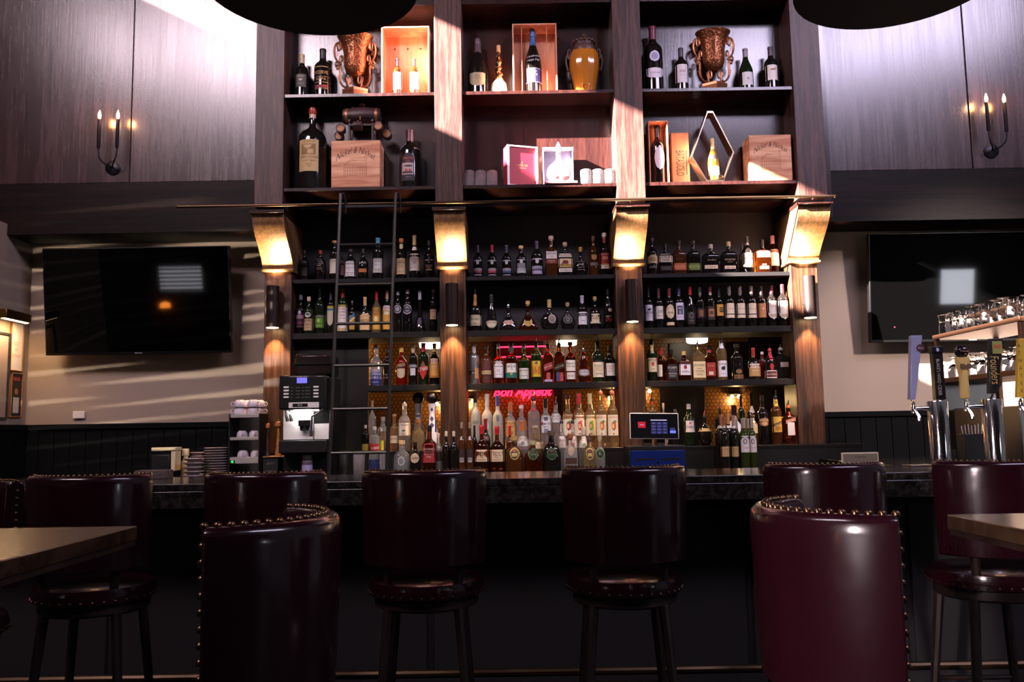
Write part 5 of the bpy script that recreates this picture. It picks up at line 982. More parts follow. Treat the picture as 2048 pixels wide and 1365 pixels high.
# decanter in an open case
a, b = Q(1062, 552, 6.42), Q(1390, 552, 6.42); H = a.z - Z2; W = (b.x - a.x) / 2
t = T('decanter_case', 'open display case with grey back behind the crystal decanter', 'case', ((a.x + b.x) / 2, CAMY + 6.40, Z2))
MB().box(-W, W + .025, -.11, .10, 0, .018).build('base_plate', mat('rose_base', '#b87880', .4), t, bev=.002)
MB().box(-W, W, .08, .10, .018, H).build('back', mat('blue_grey_satin', '#6a6a80', .5), t)
MB().box(-W - .006, -W, .0, .10, .018, H).box(W, W + .006, .0, .10, .018, H).box(-W, W, .0, .10, H - .006, H).build('frame', wed, t, bev=.001)
d = T('crystal_decanter', 'clear crystal decanter with beaded rim and pointed stopper', 'decanter', (t.location.x, t.location.y - .055, Z2 + .0185))
hd = Q(0, 525, 6.40).z - Z2 - .0185; W2 = W * .80
prof = [(0, .55), (.03, .60), (.10, .90), (.20, 1.0), (.30, .95), (.40, .76), (.50, .45), (.56, .24), (.66, .2), (.72, .26)]
MB().lathe([(r * W2, z * hd) for z, r in prof], 24, (0, 0, 0), 'z', 0, .45).build('glass_body', cutg, d)
mb = MB()
for k in range(9):
    for sg in (-1, 1):
        z = .08 + .045 * k; 
        for q, w_ in zip(prof, prof[1:]):
            if q[0] <= z <= w_[0]: rr = q[1] + (w_[1] - q[1]) * (z - q[0]) / (w_[0] - q[0])
        mb.sphere((sg * rr * W2, 0, z * hd), .007, 8)
mb.build('beaded_rim', cutg, d)
MB().lathe([(.012, .70 * hd), (.022, .78 * hd), (.026, .84 * hd), (.016, .92 * hd), (.008, .96 * hd), (.010, .98 * hd), (.001, hd)], 12).build('stopper', cutg, d)
MB().lathe([(.55 * W2, .02 * hd), (.80 * W2, .10 * hd), (.86 * W2, .14 * hd)], 24, (0, -.002, 0), 'z', 0, .40).build('cognac', GL['ca'], d)
mb = MB()
for s in (-.35, .35): mb.lathe([(.020, -.047), (.020, -.043), (.012, -.043)], 14, (s * W2, 0.006, .16 * hd), 'y')
mb.build('crest', mat('rose_gold', '#c89a8a', .3, metal=.6), d)
use('B3')
crate(204, 428, 240, 'narrow open pine crate holding the oval label bottle', dep=.15, t_=.008)
B(318, 300, 160, 'bord', 'dk', ('foil', '#241a1c'), [('L', 398, 430, '#8a6a84', .34), ('L', 545, 818, '#d4ccd4', .7, 'oval', .05), ('L', 700, 703, '#9a8a98', .3, 'rect', .05)], 0, WB, D=6.41, z=Z2 + .0082, full='dark bottle with white oval label inside the narrow pine crate')
a, b = Q(470, 335, 6.36), Q(672, 335, 6.36); H = a.z - Z2; W = (b.x - a.x) / 2
t = T('slim_wine_box', 'closed slim red cedar box with vertical lettering', 'box', ((a.x + b.x) / 2 + .01, CAMY + 6.435, Z2))
ced = wood('red_cedar', '#a86848', '#c88a64', (14, 14, 1.2), .6, .3)
MB().box(-W, W, 0, .09, 0, H).build('box_body', ced, t, bev=.004)
ink = mat('dark_ink', '#2a1a16', .7); mb = MB(); tw = textmesh('BATASIOLO')[2]; s = H * .46 / tw
mb.text('BATASIOLO', lambda u, v: (-.005 + v * s * 2.3, -.0008, H * .43 - u * s))
mb.text('BENI DI', lambda u, v: (W * .42 + v * .010, -.0008, H * .46 - u * .030)); mb.box(W * .62, W * .72, -.0012, 0, H * .22, H * .66); mb.build('vertical_lettering', ink, t, smooth=0)
# rhombus lantern
c = Q(935, 915, 6.38); ht = Q(0, 172, 6.38).z - Z2; gold = mat('polished_gold', '#ecd2b0', .2, metal=1.0)
t = T('rhombus_lantern', 'open gold rhombus shaped stand framing a small champagne bottle', 'display stand', (c.x, c.y, Z2)); k = 1 / 5.689 / F * 6.38
pts = [(-85 * k, .003), (115 * k, .003), (248 * k, ht * .41), (20 * k, ht), (-45 * k, ht), (-252 * k, ht * .36)]
cx_ = -2 * k; cz_ = ht * .42
ins = [(cx_ + (x - cx_) * .93, cz_ + (z - cz_) * .945) for x, z in pts]
mb = MB(); n = 6; vs = [(x, -.06, z) for x, z in pts] + [(x, .06, z) for x, z in pts] + [(x, -.06, z) for x, z in ins] + [(x, .06, z) for x, z in ins]
fs = []
for i in range(n):
    j = (i + 1) % n; fs += [(i, j, n + j, n + i), (2 * n + i, 3 * n + i, 3 * n + j, 2 * n + j), (i, 2 * n + i, 2 * n + j, j), (n + i, n + j, 3 * n + j, 3 * n + i)]
mb.add(vs, fs).build('frame', gold, t, bev=.001, smooth=0)
zi = min(z for x, z in ins)
B(945, 440, 130, 'chmp', 'gd', ('chfoil', '#d8bc80'), [('L', 640, 690, '#1c1412', .9), ('L', 770, 875, '#f0e2c8', .95), ('T', 'ARMAND', 815, 16, '#a8803c', .7)], 0, 'champagne_bottle', D=6.38, z=Z2 + zi + .001, full='small gold champagne bottle inside the rhombus stand')
bx = MB().lathe([(.020, 0), (.028, .006), (.030, .022), (.024, .03)], 6, (0, 0, 0), 'z').build('gold_bow', gold, smooth=0); tag(bx, 'crumpled gold bow at the foot of the small champagne bottle', 'bow'); p_ = Q(1020, 900, 6.33); bx.location = (p_.x, p_.y, Z2 + zi + .006)
logo_box(1350, 1828, 402, .19, 'wooden wine box with arched script at the right end, sun on its foot', 6.33, 0, 0, -1)
# ================================================================ FITTINGS ON THE CASE
# rail and ladder
D = 6.22
a, b = P(355, 412.5, D), P(1670, 394, D); zr_ = (a.z + b.z) / 2; yr = CAMY + D
t = T('ladder_rail', 'long thin metal rail running along the case above the corbels', 'rail', (0, yr, zr_))
railm = mat('bronze_rail', '#5a4636', .3, metal=.9)
MB().tube([(a.x, 0, 0), (b.x, 0, 0)], .011, 12).build('rod', railm, t)
MB().sphere((a.x, 0, 0), .013).build('end_cap', railm, t); MB().sphere((b.x, 0, 0), .013).build('end_cap', railm, t)
for x0, x1 in PIL:
    xm = (x0 + x1) / 2; MB().box(xm - .015, xm + .015, .0, UF - .012 - yr, -.012, .004).build('bracket', railm, t, bev=.002)
t = T('library_ladder', 'black metal library ladder leaning on the rail before the left bay', 'ladder', (0, 0, 0))
def on(px, py, D): return P(px, py, D)
tl, tr = P(681, 388, 6.15), P(791, 386, 6.15)
bl, br_ = P(660, 905, 5.96), P(775, 902, 5.96)
def ext(a, b, z): k = (z - a.z) / (b.z - a.z); return a + (b - a) * k
for nm, a, b in (('l', tl, bl), ('r', tr, br_)):
    f = ext(a, b, .012)
    MB().tube([a, f], .013, 10).build('side_rail', blkm, t)
    MB().tube([a + Vector((.0, .0, -.005)), a + Vector((.018, .02, .01)), a + Vector((.03, .05, -.06)), a + Vector((.03, .04, -.14))], .007, 8).build('hook', blkm, t)
    MB().lathe([(.022, -.012), (.022, .012)], 12, (f.x, f.y, .022), 'x').build('wheel', blkm, t)
for z in [P(735, y, 6.1).z for y in (489, 570, 649, 733, 819, 905)] + [.93, .62, .31]:
    a, b = ext(tl, bl, z), ext(tr, br_, z); MB().tube([a, b], .011, 8).build('rung', blkm, t)
a, b = ext(tl, bl, zr_ + .005), ext(tr, br_, zr_ + .005)
MB().box(a.x, b.x, yr - .035, yr - .02, zr_ - .035, zr_ - .02).build('top_bar', blkm, t)
# cylinder sconces on the posts
glow = mat('sconce_lens', '#fff2d8', .5, emis='#ffd9a0', es=30.0)
bronze = mat('dark_bronze', '#2f2521', .35, metal=.6)
for i, (px, y0, y1) in enumerate(((545, 573, 657), (904, 568, 652), (1265, 560, 645), (1621, 553, 637))):
    D = 6.50; a, b = P(px, y1, D), P(px, y0, D); h = b.z - a.z
    t = T('cylinder_sconce', ['dark', 'dark', 'dark', 'sunlit'][i] + ' cylinder up and down light on the %s oak post from left' % ORD[i], 'sconce', (a.x, a.y, a.z), 0, 'cylinder lights on the oak posts')
    yb = LF - .0212 - a.y
    MB().lathe([(.046, .004), (.048, .004), (.048, h), (.044, h), (.044, h - .012), (.001, h - .013)], 24).build('cylinder', bronze, t)
    MB().lathe([(.044, .002), (.044, .006)], 24).build('lens', glow, t)
    MB().lathe([(.040, h - .010), (.040, h - .006)], 24).build('lens', glow, t)
    MB().box(-.035, .035, .045, yb, h * .35, h * .65).build('bracket', bronze, t, bev=.004)
    up = lamp('sconce_up', 'SPOT', (a.x, a.y + .01, a.z + h + .03), 60, (1.0, .72, .40), aim=(a.x, a.y + .10, a.z + 5), spot_size=math.radians(95), spot_blend=.7, shadow_soft_size=.02)
    lamp('sconce_down', 'SPOT', (a.x, a.y + .02, a.z - .02), 62, (1.0, .56, .26), aim=(a.x, a.y + .10, a.z - 5 * .55), spot_size=math.radians(74), spot_blend=.35, shadow_soft_size=.02)
# candle sconces on the wood panels
iron = mat('iron', '#2b272b', .42, metal=.8)
flame = mat('candle_bulb', '#fff0d8', .3, emis='#ffb060', es=60.0)
for i, (dx, dy, c1, c2) in enumerate((((224), 335, (197, 297, 214), (234, 296, 214)), ((1985), 301, (1977, 262, 180), (2013, 264, 181)))):
    D = 6.52; c = P(dx, dy, D); t = T('candle_sconce', 'iron two candle wall sconce on the %s wood panel' % ('left', 'right')[i], 'sconce', (c.x, YP - .001, c.z), 0, 'candle sconces on the wood panels')
    MB().lathe([(.058, 0), (.058, -.008), (.05, -.014), (.012, -.02)][::-1], 28, (0, 0, 0), 'y').build('wall_plate', iron, t)
    for px, py, pt in (c1, c2):
        q = P(px, py, 6.44); tp = P(px, pt, 6.44); bx_ = q.x - c.x; bz = q.z - c.z; tz = P(px, pt + 25, 6.44).z - c.z; yy = CAMY + 6.44 - YP
        MB().tube([(0, -.015, 0), (bx_ * .4, yy * .7, bz * .05), (bx_ * .85, yy, bz * .35), (bx_, yy, bz * .75), (bx_, yy, bz)], .006, 8).build('arm', iron, t)
        MB().lathe([(.011, bz), (.013, bz + .004), (.0135, tz), (.010, tz + .002)], 14, (bx_, yy, 0)).build('candle_sleeve', iron, t)
        MB().lathe([(.006, tz), (.012, tz + .02), (.012, tz + .035), (.006, tz + .06), (.0005, tz + .075)], 12, (bx_, yy, 0)).build('bulb', flame, t)
        lamp('candle_light', 'POINT', (q.x, CAMY + 6.40, c.z + tz + .05), 2.2, (1.0, .55, .25), shadow_soft_size=.02)

# ================================================================ SIDE WALLS: screens, pictures
scr = mat('screen_glass', (.0006, .0006, .0006), .035, spec=.3)
def tv(pts, D, tilt, label):
    (x0, y0), (x1, y1) = pts; a = P(x0, y1, D); b = P(x1, y0, D); W = (b.x - a.x) / 2; H = b.z - a.z
    t = T('television', label, 'television', ((a.x + b.x) / 2, CAMY + D, a.z)); t.rotation_euler = (tilt, 0, 0)
    MB().box(-W, W, -.012, .035, 0, H).build('casing', mat('tv_black', (.002, .002, .002), .35, spec=.25), t, bev=.004)
    MB().box(-W + .010, W - .010, -.0145, -.0118, .022, H - .010).build('screen', scr, t)
    MB().box(-.03, .03, -.0128, -.0119, .007, .012).build('badge', mat('pale_badge', '#a8a4a0', .4), t)
    MB().box(W * .86, W * .89, -.012, .004, -.010, .001).build('sensor', mat('dark_red_plastic', '#3a0c0c', .3), t)
    MB().box(-.15, .15, .035, min(.20, (6.9 - D)) + .02, H * .30, H * .36).build('wall_mount', blkm, t)
    return t
tv(((93, 496), (468, 712)), 6.74, math.radians(8), 'large black wall television on the left beige wall')
r_tv = tv(((1740, 465), (2130, 686)), 6.76, math.radians(5.5), 'large black wall television on the right beige wall')
MB().lathe([(.004, -.015), (.004, -.012)], 8, (-.62, 0, .12), 'y').build('standby_light', mat('red_led', '#ff2030', .4, emis='#ff1830', es=25), r_tv)
a, b = P(145, 838, 6.88), P(169, 823, 6.88)
o = MB().box(0, b.x - a.x, -.022, 0, 0, b.z - a.z).build('wall_box', mat('white_plastic', '#c8beb8', .5), bev=.004); o.location = (a.x, 0, a.z); tag(o, 'small white plastic box on the beige wall below the left television', 'wall box')
# pictures on the left wing wall (x = xw0)
def wallpt(px, py):
    d = RM @ Vector(((px - W0 / 2) / F, 1.0, -(py - H0 / 2) / F)); k = xw0 / d.x; return (CAMY + d.y * k, CAMZ + d.z * k)
def frame(px0, px1, py0, py1, fw, fm, am, label, name, cat, extra=None):
    ya, zt_ = wallpt(px1, py0); yb, zb_ = wallpt(px1, py1); yn = wallpt(px0, py0)[0]
    L_ = ya - yn; H = zt_ - zb_
    t = T(name, label, cat, (xw0, yn, zb_))
    MB().box(0, .02, 0, L_, 0, fw).box(0, .02, 0, L_, H - fw, H).box(0, .02, 0, fw, fw, H - fw).box(0, .02, L_ - fw, L_, fw, H - fw).build('frame', fm, t, bev=.001)
    MB().box(.002, .010, fw, L_ - fw, fw, H - fw).build('picture', am, t)
    if extra: extra(t, L_, H)
    return t
def bod(t, L_, H):
    mb = MB(); g = mat('gold_print', '#b08a40', .5)
    for s_, z, h in (('BEST', .56, .07), ('OF', .44, .06), ('DETROIT', .31, .06)):
        tw = textmesh(s_)[2]; k = min(h * H, L_ * .8 / tw); mb.text(s_, lambda u, v, z=z, k=k, h=h: (.0108, L_ / 2 + u * k, H * z + v * h * H))
    mb.build('lettering', g, t, smooth=0)
frame(20, 45, 648, 745, .006, mat('thin_gold_frame', '#8a6a3c', .4, metal=.5), mat('white_print', '#d8ccc0', .6), 'white award poster with gold lettering on the left wing wall', 'award_poster', 'poster', bod)
def mag(t, L_, H):
    MB().box(.0101, .0112, L_ * .2, L_ * .8, H * .82, H * .92).build('masthead', mat('masthead', '#7a2c24', .6), t)
    MB().lathe([(.001, .0101), (L_ * .16, .0104), (L_ * .16, .0112)], 14, (0, L_ * .5, H * .58), 'x').build('portrait_head', mat('portrait_skin', '#8a5a40', .6), t)
    MB().box(.0101, .0110, L_ * .25, L_ * .75, H * .1, H * .45).build('portrait_body', mat('portrait_cloth', '#a8a49c', .6), t)
frame(20, 43, 748, 836, .008, mat('oak_frame', '#7a5230', .5), mat('dark_print', '#1c1614', .6), 'framed magazine cover below the white award poster', 'framed_magazine', 'picture', mag)
frame(-60, 18, 668, 840, .018, mat('black_frame', (.015, .015, .015), .4), mat('grey_print', '#8a7870', .6), 'large black framed picture under the picture light on the wing wall', 'framed_picture', 'picture')
y_, z_ = wallpt(10, 640); t = T('picture_light', 'brass picture light glowing on the left wing wall', 'picture light', (xw0, y_, z_))
MB().box(.10, .16, -.25, .08, -.02, .05).build('shade', mat('aged_brass', '#6a4c28', .35, metal=.9), t, bev=.006); MB().tube([(0, -.1, .02), (.10, -.1, .03)], .008, 8).build('arm', _mats['aged_brass'], t); MB().box(.115, .145, -.24, .07, -.024, -.0195).build('bulb', glow, t)
lamp('picture_light', 'AREA', (xw0 + .13, y_ - .08, z_ - .04), 5.0, (1, .62, .3), aim=(xw0, y_ - .08, z_ - .5), shape='RECTANGLE', size=.28, size_y=.03)

# ================================================================ COUNTER THINGS, LEFT
KY = CAMY + 6.30
# plates
plm = mat('grey_plate', '#8f8280', .3)
def plates(px0, px1, py0, n, label, D):
    a, b = P(px0, py0, D), P(px1, py0, D); r = (b.x - a.x) / 2; z = ZK; dz = (a.z - ZK) / n
    for i in range(n):
        t = MB().lathe([(r * .55, 0), (r * .6, dz * .25), (r * .97, dz * .70), (r, dz * .80), (r * .98, dz * .95), (r * .55, dz * .42), (.001, dz * .4)], 32).build('plate', plm); t.location = ((a.x + b.x) / 2, a.y, z + .001 + i * dz)
        tag(t, '%s plate from the bottom of the %s' % (ORD[i] if i < n - 1 else 'topmost', label) if i < n - 1 else 'topmost plate of the %s' % label, 'plate', 'plates in the ' + label)
plates(409, 457, 896, 12, 'tall plate stack', 6.28)
plates(381, 408, 905, 7, 'rear short plate stack', 6.42)
plates(367, 407, 917, 5, 'front short plate stack', 6.16)
# black box, the light on its edges built as cream slabs
a, b = P(306, 935, 6.2), P(357, 893, 6.2); t = T('napkin_caddy', 'black caddy of cream folded napkins left of the plates', 'caddy', ((a.x + b.x) / 2, a.y, ZK)); W = (b.x - a.x) / 2; H = b.z - ZK
MB().box(-W * .9, W * .55, -.06, .08, 0, H * .75).build('bin', blkm, t, bev=.006)
MB().box(-W * .95, W, -.055, .07, H * .86, H * .97).box(W * .62, W * .97, -.05, .06, H * .25, H * .86).build('napkins', mat('cream_cloth', '#d0bc90', .8), t, bev=.006)
a = P(372, 898, 6.3); t = T('cream_pump', 'cream coloured dispenser between the napkin caddy and plates', 'dispenser', (a.x, a.y, ZK)); h = a.z - ZK; cc = mat('cream_plastic', '#cdb98c', .5)
MB().lathe([(.03, 0), (.03, h * .55), (.024, h * .6), (.016, h * .64), (.016, h * .75)], 16).build('body', cc, t); MB().box(-.026, .020, -.014, .014, h * .75, h).build('pump_head', cc, t, bev=.004)
# cup warmer
D = 6.25; a, b = P(457, 928, D), P(520, 828, D); W = (b.x - a.x) / 2; H = b.z - ZK
t = T('cup_warmer', 'steel cup warmer cabinet with open shelves', 'cup warmer', ((a.x + b.x) / 2, a.y, ZK)); dp = .21; cwx = t.location.x; f = lambda py: (P(488, py, D).z - ZK)
MB().box(-W, -W + .006, -.01, dp, .005, H).build('side', mat('black_plastic', (.012, .012, .012), .4), t); MB().box(W - .006, W + .002, -.01, dp, .005, H).build('side', _mats['black_plastic'], t)
MB().box(-W, W, dp - .01, dp, .01, H).build('back', mat('bright_steel', '#b8b0a8', .35, metal=.4), t)
for p0, p1 in ((829, 836), (875, 881), (915, 928)): MB().box(-W + .006, W - .006, 0, dp - .01, f(p1), f(p0)).build('shelf', _mats['bright_steel'], t, bev=.002)
MB().lathe([(.009, -.004), (.009, .001)], 12, (-W * .75, 0, f(924)), 'y').build('green_lamp', mat('green_led', '#20c050', .4, emis='#10ff50', es=1.5), t); MB().box(-W * .9, -W * .58, -.003, .001, f(927), f(921)).build('switch', _mats['black_plastic'], t)
for s in (-.8, .8): MB().lathe([(.012, 0), (.012, .006)], 10, (s * W, .05, 0)).lathe([(.012, 0), (.012, .006)], 10, (s * W, .17, 0)).build('foot', _mats['black_plastic'], t)
cupm = mat('cup_white', '#b8aeb8', .25); cupl = mat('cup_print', '#8a3038', .4)
def cup_make(r, h, invert=True):
    t = bpy.data.objects.new('espresso_cup', None); COL.objects.link(t); t['category'] = 'cup'
    pr = [(r * .55, 0), (r * .62, h * .04), (r * .9, h * .35), (r, h * .8), (r, h), (r * .94, h), (r * .92, h * .8), (r * .5, h * .1)]
    if invert: pr = [(q, h - z) for q, z in pr]
    MB().lathe(pr, 24).build('bowl', cupm, t)
    z = (lambda v: h - v) if invert else (lambda v: v)
    MB().tube([(-r * .92, 0, z(h * .8)), (-r * 1.3, 0, z(h * .85)), (-r * 1.45, 0, z(h * .55)), (-r * 1.25, 0, z(h * .3)), (-r * .85, 0, z(h * .32))], r * .09, 7).build('handle', cupm, t)
    return t
c0 = cup_make(.045, .052); c0['group'] = 'cups on the cup warmer'
first = True
def cup(x, y, z, rz, label, src):
    global first
    if src.get('label') is None:
        src.location = (x, y, z); src.rotation_euler = (0, 0, rz); src['label'] = label; return src
    return copy_thing(src, (x, y, z), rz, label)
zt_ = ZK + H - .002
zt_ = ZK + f(829)
for (sx, sy, rz, nm) in ((-.47, .05, .3, 'left front'), (.42, .05, 2.8, 'right front'), (-.35, .15, .2, 'left rear'), (.56, .15, 2.9, 'right rear')):
    for lv in (0, 1): cup(cwx + sx * W, a.y + sy, zt_ + .0012 + lv * .0532, rz, '%s cup of the %s pair on top of the cup warmer' % (('lower', 'upper')[lv], nm), c0)
c1 = cup_make(.040, .046, True); c1['group'] = 'cups inside the cup warmer'
for p, nm in ((875, 'upper'), (915, 'lower')):
    for sx, sy, n2 in ((-.45 if p == 875 else -.35, .06, 'left'), (.55 if p == 875 else .72, .10, 'right')): cup(cwx + sx * W * .7, a.y + sy, ZK + f(p) + .0016, 1.9, '%s white cup inside the %s shelf of the cup warmer' % (n2, nm), c1)
# tray on a menu block, pepper mills
a, b = P(528, 915, 6.12), P(577, 915, 6.12)
t = T('serving_board', 'thin tan serving tray resting on a black card box', 'tray', ((a.x + b.x) / 2, a.y + .05, ZK)); h0 = a.z - ZK
cb = T('card_box', 'small black box printed with grey lettering under the tan tray', 'box', (P(546, 920, 6.10).x, a.y, ZK)); 
MB().box(-.07, .035, -.02, .12, 0, h0 - .002).build('box_body', mat('card_black', '#17191b', .5), cb, bev=.002)
mb = MB(); mb.text('WHITE ROOM', lambda u, v: (u * .007 - .018, -.0208, h0 * .35 + v * .010)); mb.text('Bistro', lambda u, v: (u * .015 - .018, -.0208, h0 * .72 + v * .018 + u * .002), 0, .35); mb.add([(-.032, -.0207, h0 * .17), (-.018, -.0207, h0 * .11), (-.004, -.0207, h0 * .17), (-.018, -.0207, h0 * .23)], [(0, 1, 2, 3)]); mb.build('lettering', mat('grey_print_ink', '#6a6468', .6), cb, smooth=0)
MB().box(-.09, .095, -.08, .10, h0 - .002, h0 + .005).build('board', wood('tan_tray', '#8a6238', '#c09460', (3, 12, 12), .4, .4), t, bev=.002)
def mill(px, ptop, r, label, m1):
    c = P(px, ptop, 6.14); t = T('pepper_mill', label, 'pepper mill', (c.x, a.y + .05, ZK + h0 + .0055)); h = c.z - t.location.z
    MB().lathe([(r, 0), (r * 1.02, h * .02), (r * .9, h * .06), (r * .62, h * .25), (r * .40, h * .55), (r * .36, h * .72), (r * .5, h * .78)], 20).build('body', m1, t)
    MB().lathe([(r * .3, h * .78), (r * .95, h * .80), (r * 1.0, h * .85), (r * .8, h * .91), (r * .3, h * .935)], 20).build('head', cup_w, t); MB().sphere((0, 0, h * .965), r * .2, 10).build('knob', brass, t)
mill(555, 838, .026, 'tall turned wooden pepper mill left of the coffee machine', cup_w)
mill(534, 842, .016, 'slim dark pepper mill behind the wooden one', bw)
# coffee machine
D = 6.05; e = lambda px, py: P(px, py, D); a, b = e(562, 905), e(662, 705); cx0 = (a.x + b.x) / 2
t = T('coffee_machine', 'black and steel bean to cup coffee machine with glowing display', 'coffee machine', (cx0, CAMY + D, ZK)); X_ = lambda px: e(px, 780).x - cx0; Z_ = lambda py: e(611, py).z - ZK
gb = mat('gloss_black', (.012, .012, .012), .12, spec=.5); lit = mat('steel_panel', '#d8d4d2', .3, metal=.35)
MB().box(X_(562), X_(656), -.06, .30, Z_(820), Z_(752)).build('head_unit', gb, t, bev=.012)
MB().box(X_(566), X_(662), .02, .34, Z_(905), Z_(755)).build('body', gb, t, bev=.006)
MB().box(X_(567), X_(627), .004, .02, Z_(880), Z_(821)).build('front_panel', lit, t, bev=.002); MB().box(X_(629), X_(658), .0, .02, Z_(880), Z_(847)).build('milk_door', lit, t, bev=.002); MB().box(X_(629), X_(658), -.002, .0, Z_(847.5), Z_(846.5)).build('door_trim', gb, t)
MB().box(X_(602), X_(625), -.03, .004, Z_(841), Z_(821)).build('spout_cover', lit, t, bev=.003); MB().box(X_(601), X_(624), -.055, .004, Z_(853), Z_(841)).lathe([(.010, Z_(862)), (.014, Z_(853))], 10, (X_(606), -.03, 0)).lathe([(.010, Z_(862)), (.014, Z_(853))], 10, (X_(618), -.03, 0)).build('coffee_spout', gb, t, bev=.003)
for q in (573, 581): MB().tube([(X_(q), -.02, Z_(822)), (X_(q + 2), -.03, Z_(832)), (X_(q + 6), -.035, Z_(843))], [.006, .010, .014], 8).build('nozzle', gb, t)
MB().tube([(X_(651), -.05, Z_(818)), (X_(640), -.055, Z_(828)), (X_(628), -.055, Z_(834)), (X_(627), -.055, Z_(862)), (X_(627), -.055, Z_(874))], .007, 8).build('steam_wand', mat('wand_rubber', '#2a2422', .4), t); MB().lathe([(.012, Z_(874)), (.013, Z_(863))], 10, (X_(627), -.055, 0)).build('wand_grip', mat('grip_brown', '#3a2a28', .4), t)
MB().box(X_(566), X_(660), -.10, .30, Z_(906), Z_(881)).build('drip_tray', blkm, t, bev=.006)
MB().box(X_(568), X_(655), .02, .30, 0, Z_(905)).build('base', blkm, t, bev=.004)
hop = mat('smoked_hopper', '#2a2220', .06, trans=.5, ior=1.3)
MB().box(X_(587), X_(662), .02, .28, Z_(752), Z_(708)).build('bean_hopper', hop, t, bev=.018); MB().box(X_(584), X_(664), .01, .29, Z_(729), Z_(727)).build('hopper_band', gb, t)
MB().box(X_(598), X_(618), -.0635, -.0595, Z_(768), Z_(757)).build('display', mat('lavender_screen', '#6a6ad8', .3, emis='#7a78e8', es=.55), t)
for r_ in range(4):
    for q in (572, 631): MB().box(X_(q), X_(q + 10), -.066, -.059, Z_(777.5 + 6.5 * r_), Z_(774 + 6.5 * r_)).build('button', lit, t, bev=.001)
for r_ in range(4):
    for q, w_ in ((586, 4), (596, 8), (608, 4), (614, 10)): MB().box(X_(q), X_(q + w_), -.0612, -.0595, Z_(777 + 6.5 * r_), Z_(776 + 6.5 * r_)).build('legend_mark', mat('legend_grey', '#5a5654', .5), t)
MB().box(X_(582), X_(642), -.0625, -.0595, Z_(817), Z_(806)).build('name_band', lit, t, bev=.002); mb = MB().box(X_(590), X_(620), -.0645, -.062, Z_(815), Z_(808)); mb.build('name_plate', gb, t, bev=.002)
mb = MB(); mb.text('M12', lambda u, v: (X_(605) + u * .012, -.0650, Z_(811.5) + v * .012)); mb.build('name_lettering', lit, t, smooth=0)
lamp('machine_light', 'AREA', (cx0 - .02, CAMY + D - .05, ZK + Z_(821)), 1.6, (1, .96, .92), aim=(cx0 - .02, CAMY + D + .02, ZK + Z_(880)), shape='RECTANGLE', size=.18, size_y=.02)  # added lamp under the head, whitening the steel panel
a = P(615, 908, 6.22); t = T('white_jar', 'small jar with pale purple label under the coffee machine', 'jar', (P(616, 920, 5.96).x, CAMY + 5.94, ZK)); h = (a.z - ZK) * .96
MB().lathe([(.034, 0), (.036, .004), (.036, h * .75), (.030, h * .8)], 18).build('jar_body', mat('frost_jar', '#4a4450', .4), t); MB().lathe([(.033, h * .8), (.033, h)], 18).build('lid', blkm, t); MB().lathe([(.0365, h * .1), (.0365, h * .6)], 18).build('label', paint('#8a80a8'), t)
# glassware at the ladder foot
D = 6.12
for i, (px, y0, wp, nm, lab, m_) in enumerate(((686, 903, 20, 'mixing_tin', 'dark steel mixing tin behind the ladder foot', steel), (718, 905, 24, 'cut_glass', 'cut glass tumbler behind the ladder foot', cutg), (748, 908, 20, 'blue_jar', 'small jar with dark blue label behind the ladder', GL['cl']), (766, 908, 14, 'preserve_jar', 'small clear jar at the right ladder foot', GL['cl']))):
    c = P(px, y0, D); r = wp / 2 / F * D; h = c.z - ZK; t = T(nm, lab, 'jar' if 'jar' in nm else 'glass', (c.x, c.y, ZK))
    MB().lathe([(r * .85, 0), (r * .9, .004), (r, h * .9), (r * .95, h)], 16 if i != 1 else 10).build('body', m_, t, smooth=40 if i != 1 else 0)
    if i > 1: MB().lathe([(r * .9, h), (r * .92, h + .012)], 16).build('lid', brass, t)
    if i == 2: MB().lathe([(r * 1.01, h * .25), (r * 1.03, h * .75)], 16).build('label', paint('#1c2450'), t)

# ================================================================ REGISTER
D = 6.12; R3 = lambda x, y: P(1220 + x / 4.876, 660 + y / 4.876, D)
a, b = R3(203, 1072), R3(676, 806); W = (b.x - a.x) / 2; H = b.z - a.z
cdw = T('cash_drawer', 'black steel cash drawer with keyhole under the register tablet', 'cash drawer', ((R3(190, 1270).x + R3(738, 1270).x) / 2, CAMY + D, ZK)); Wd = (R3(738, 1270).x - R3(190, 1270).x) / 2; Hd = R3(0, 1140).z - ZK
ds = mat('drawer_blue_black', '#1a2c70', .28, metal=.5)  # blue reflection painted into the drawer front's base colour
MB().box(-Wd, Wd, 0, .34, 0.002, Hd).build('housing', blkm, cdw, bev=.004); MB().box(-Wd * .97, Wd * .97, -.008, .0, Hd * .12, Hd * .82).build('drawer_front', ds, cdw, bev=.002)
MB().box(-Wd * .80, -Wd * .10, -.0095, -.0075, Hd * .45, Hd * .52).box(Wd * .12, Wd * .82, -.0095, -.0075, Hd * .45, Hd * .52).build('slot', blkm, cdw); MB().lathe([(.008, -.012), (.008, -.007)], 12, (0, 0, Hd * .36), 'y').build('lock', chrome, cdw)
t = T('register_tablet', 'white framed point of sale tablet showing a number keypad', 'tablet', ((a.x + b.x) / 2, CAMY + D + .04, ZK + Hd + .0005)); zb0 = a.z - ZK - Hd
tilt = Matrix.Rotation(math.radians(-6), 4, 'X') @ Matrix.Rotation(math.radians(1.2), 4, 'Y')
def tl_(mb): mb.v = [tuple(tilt @ Vector(v) + Vector((0, 0, zb0))) for v in mb.v]; return mb
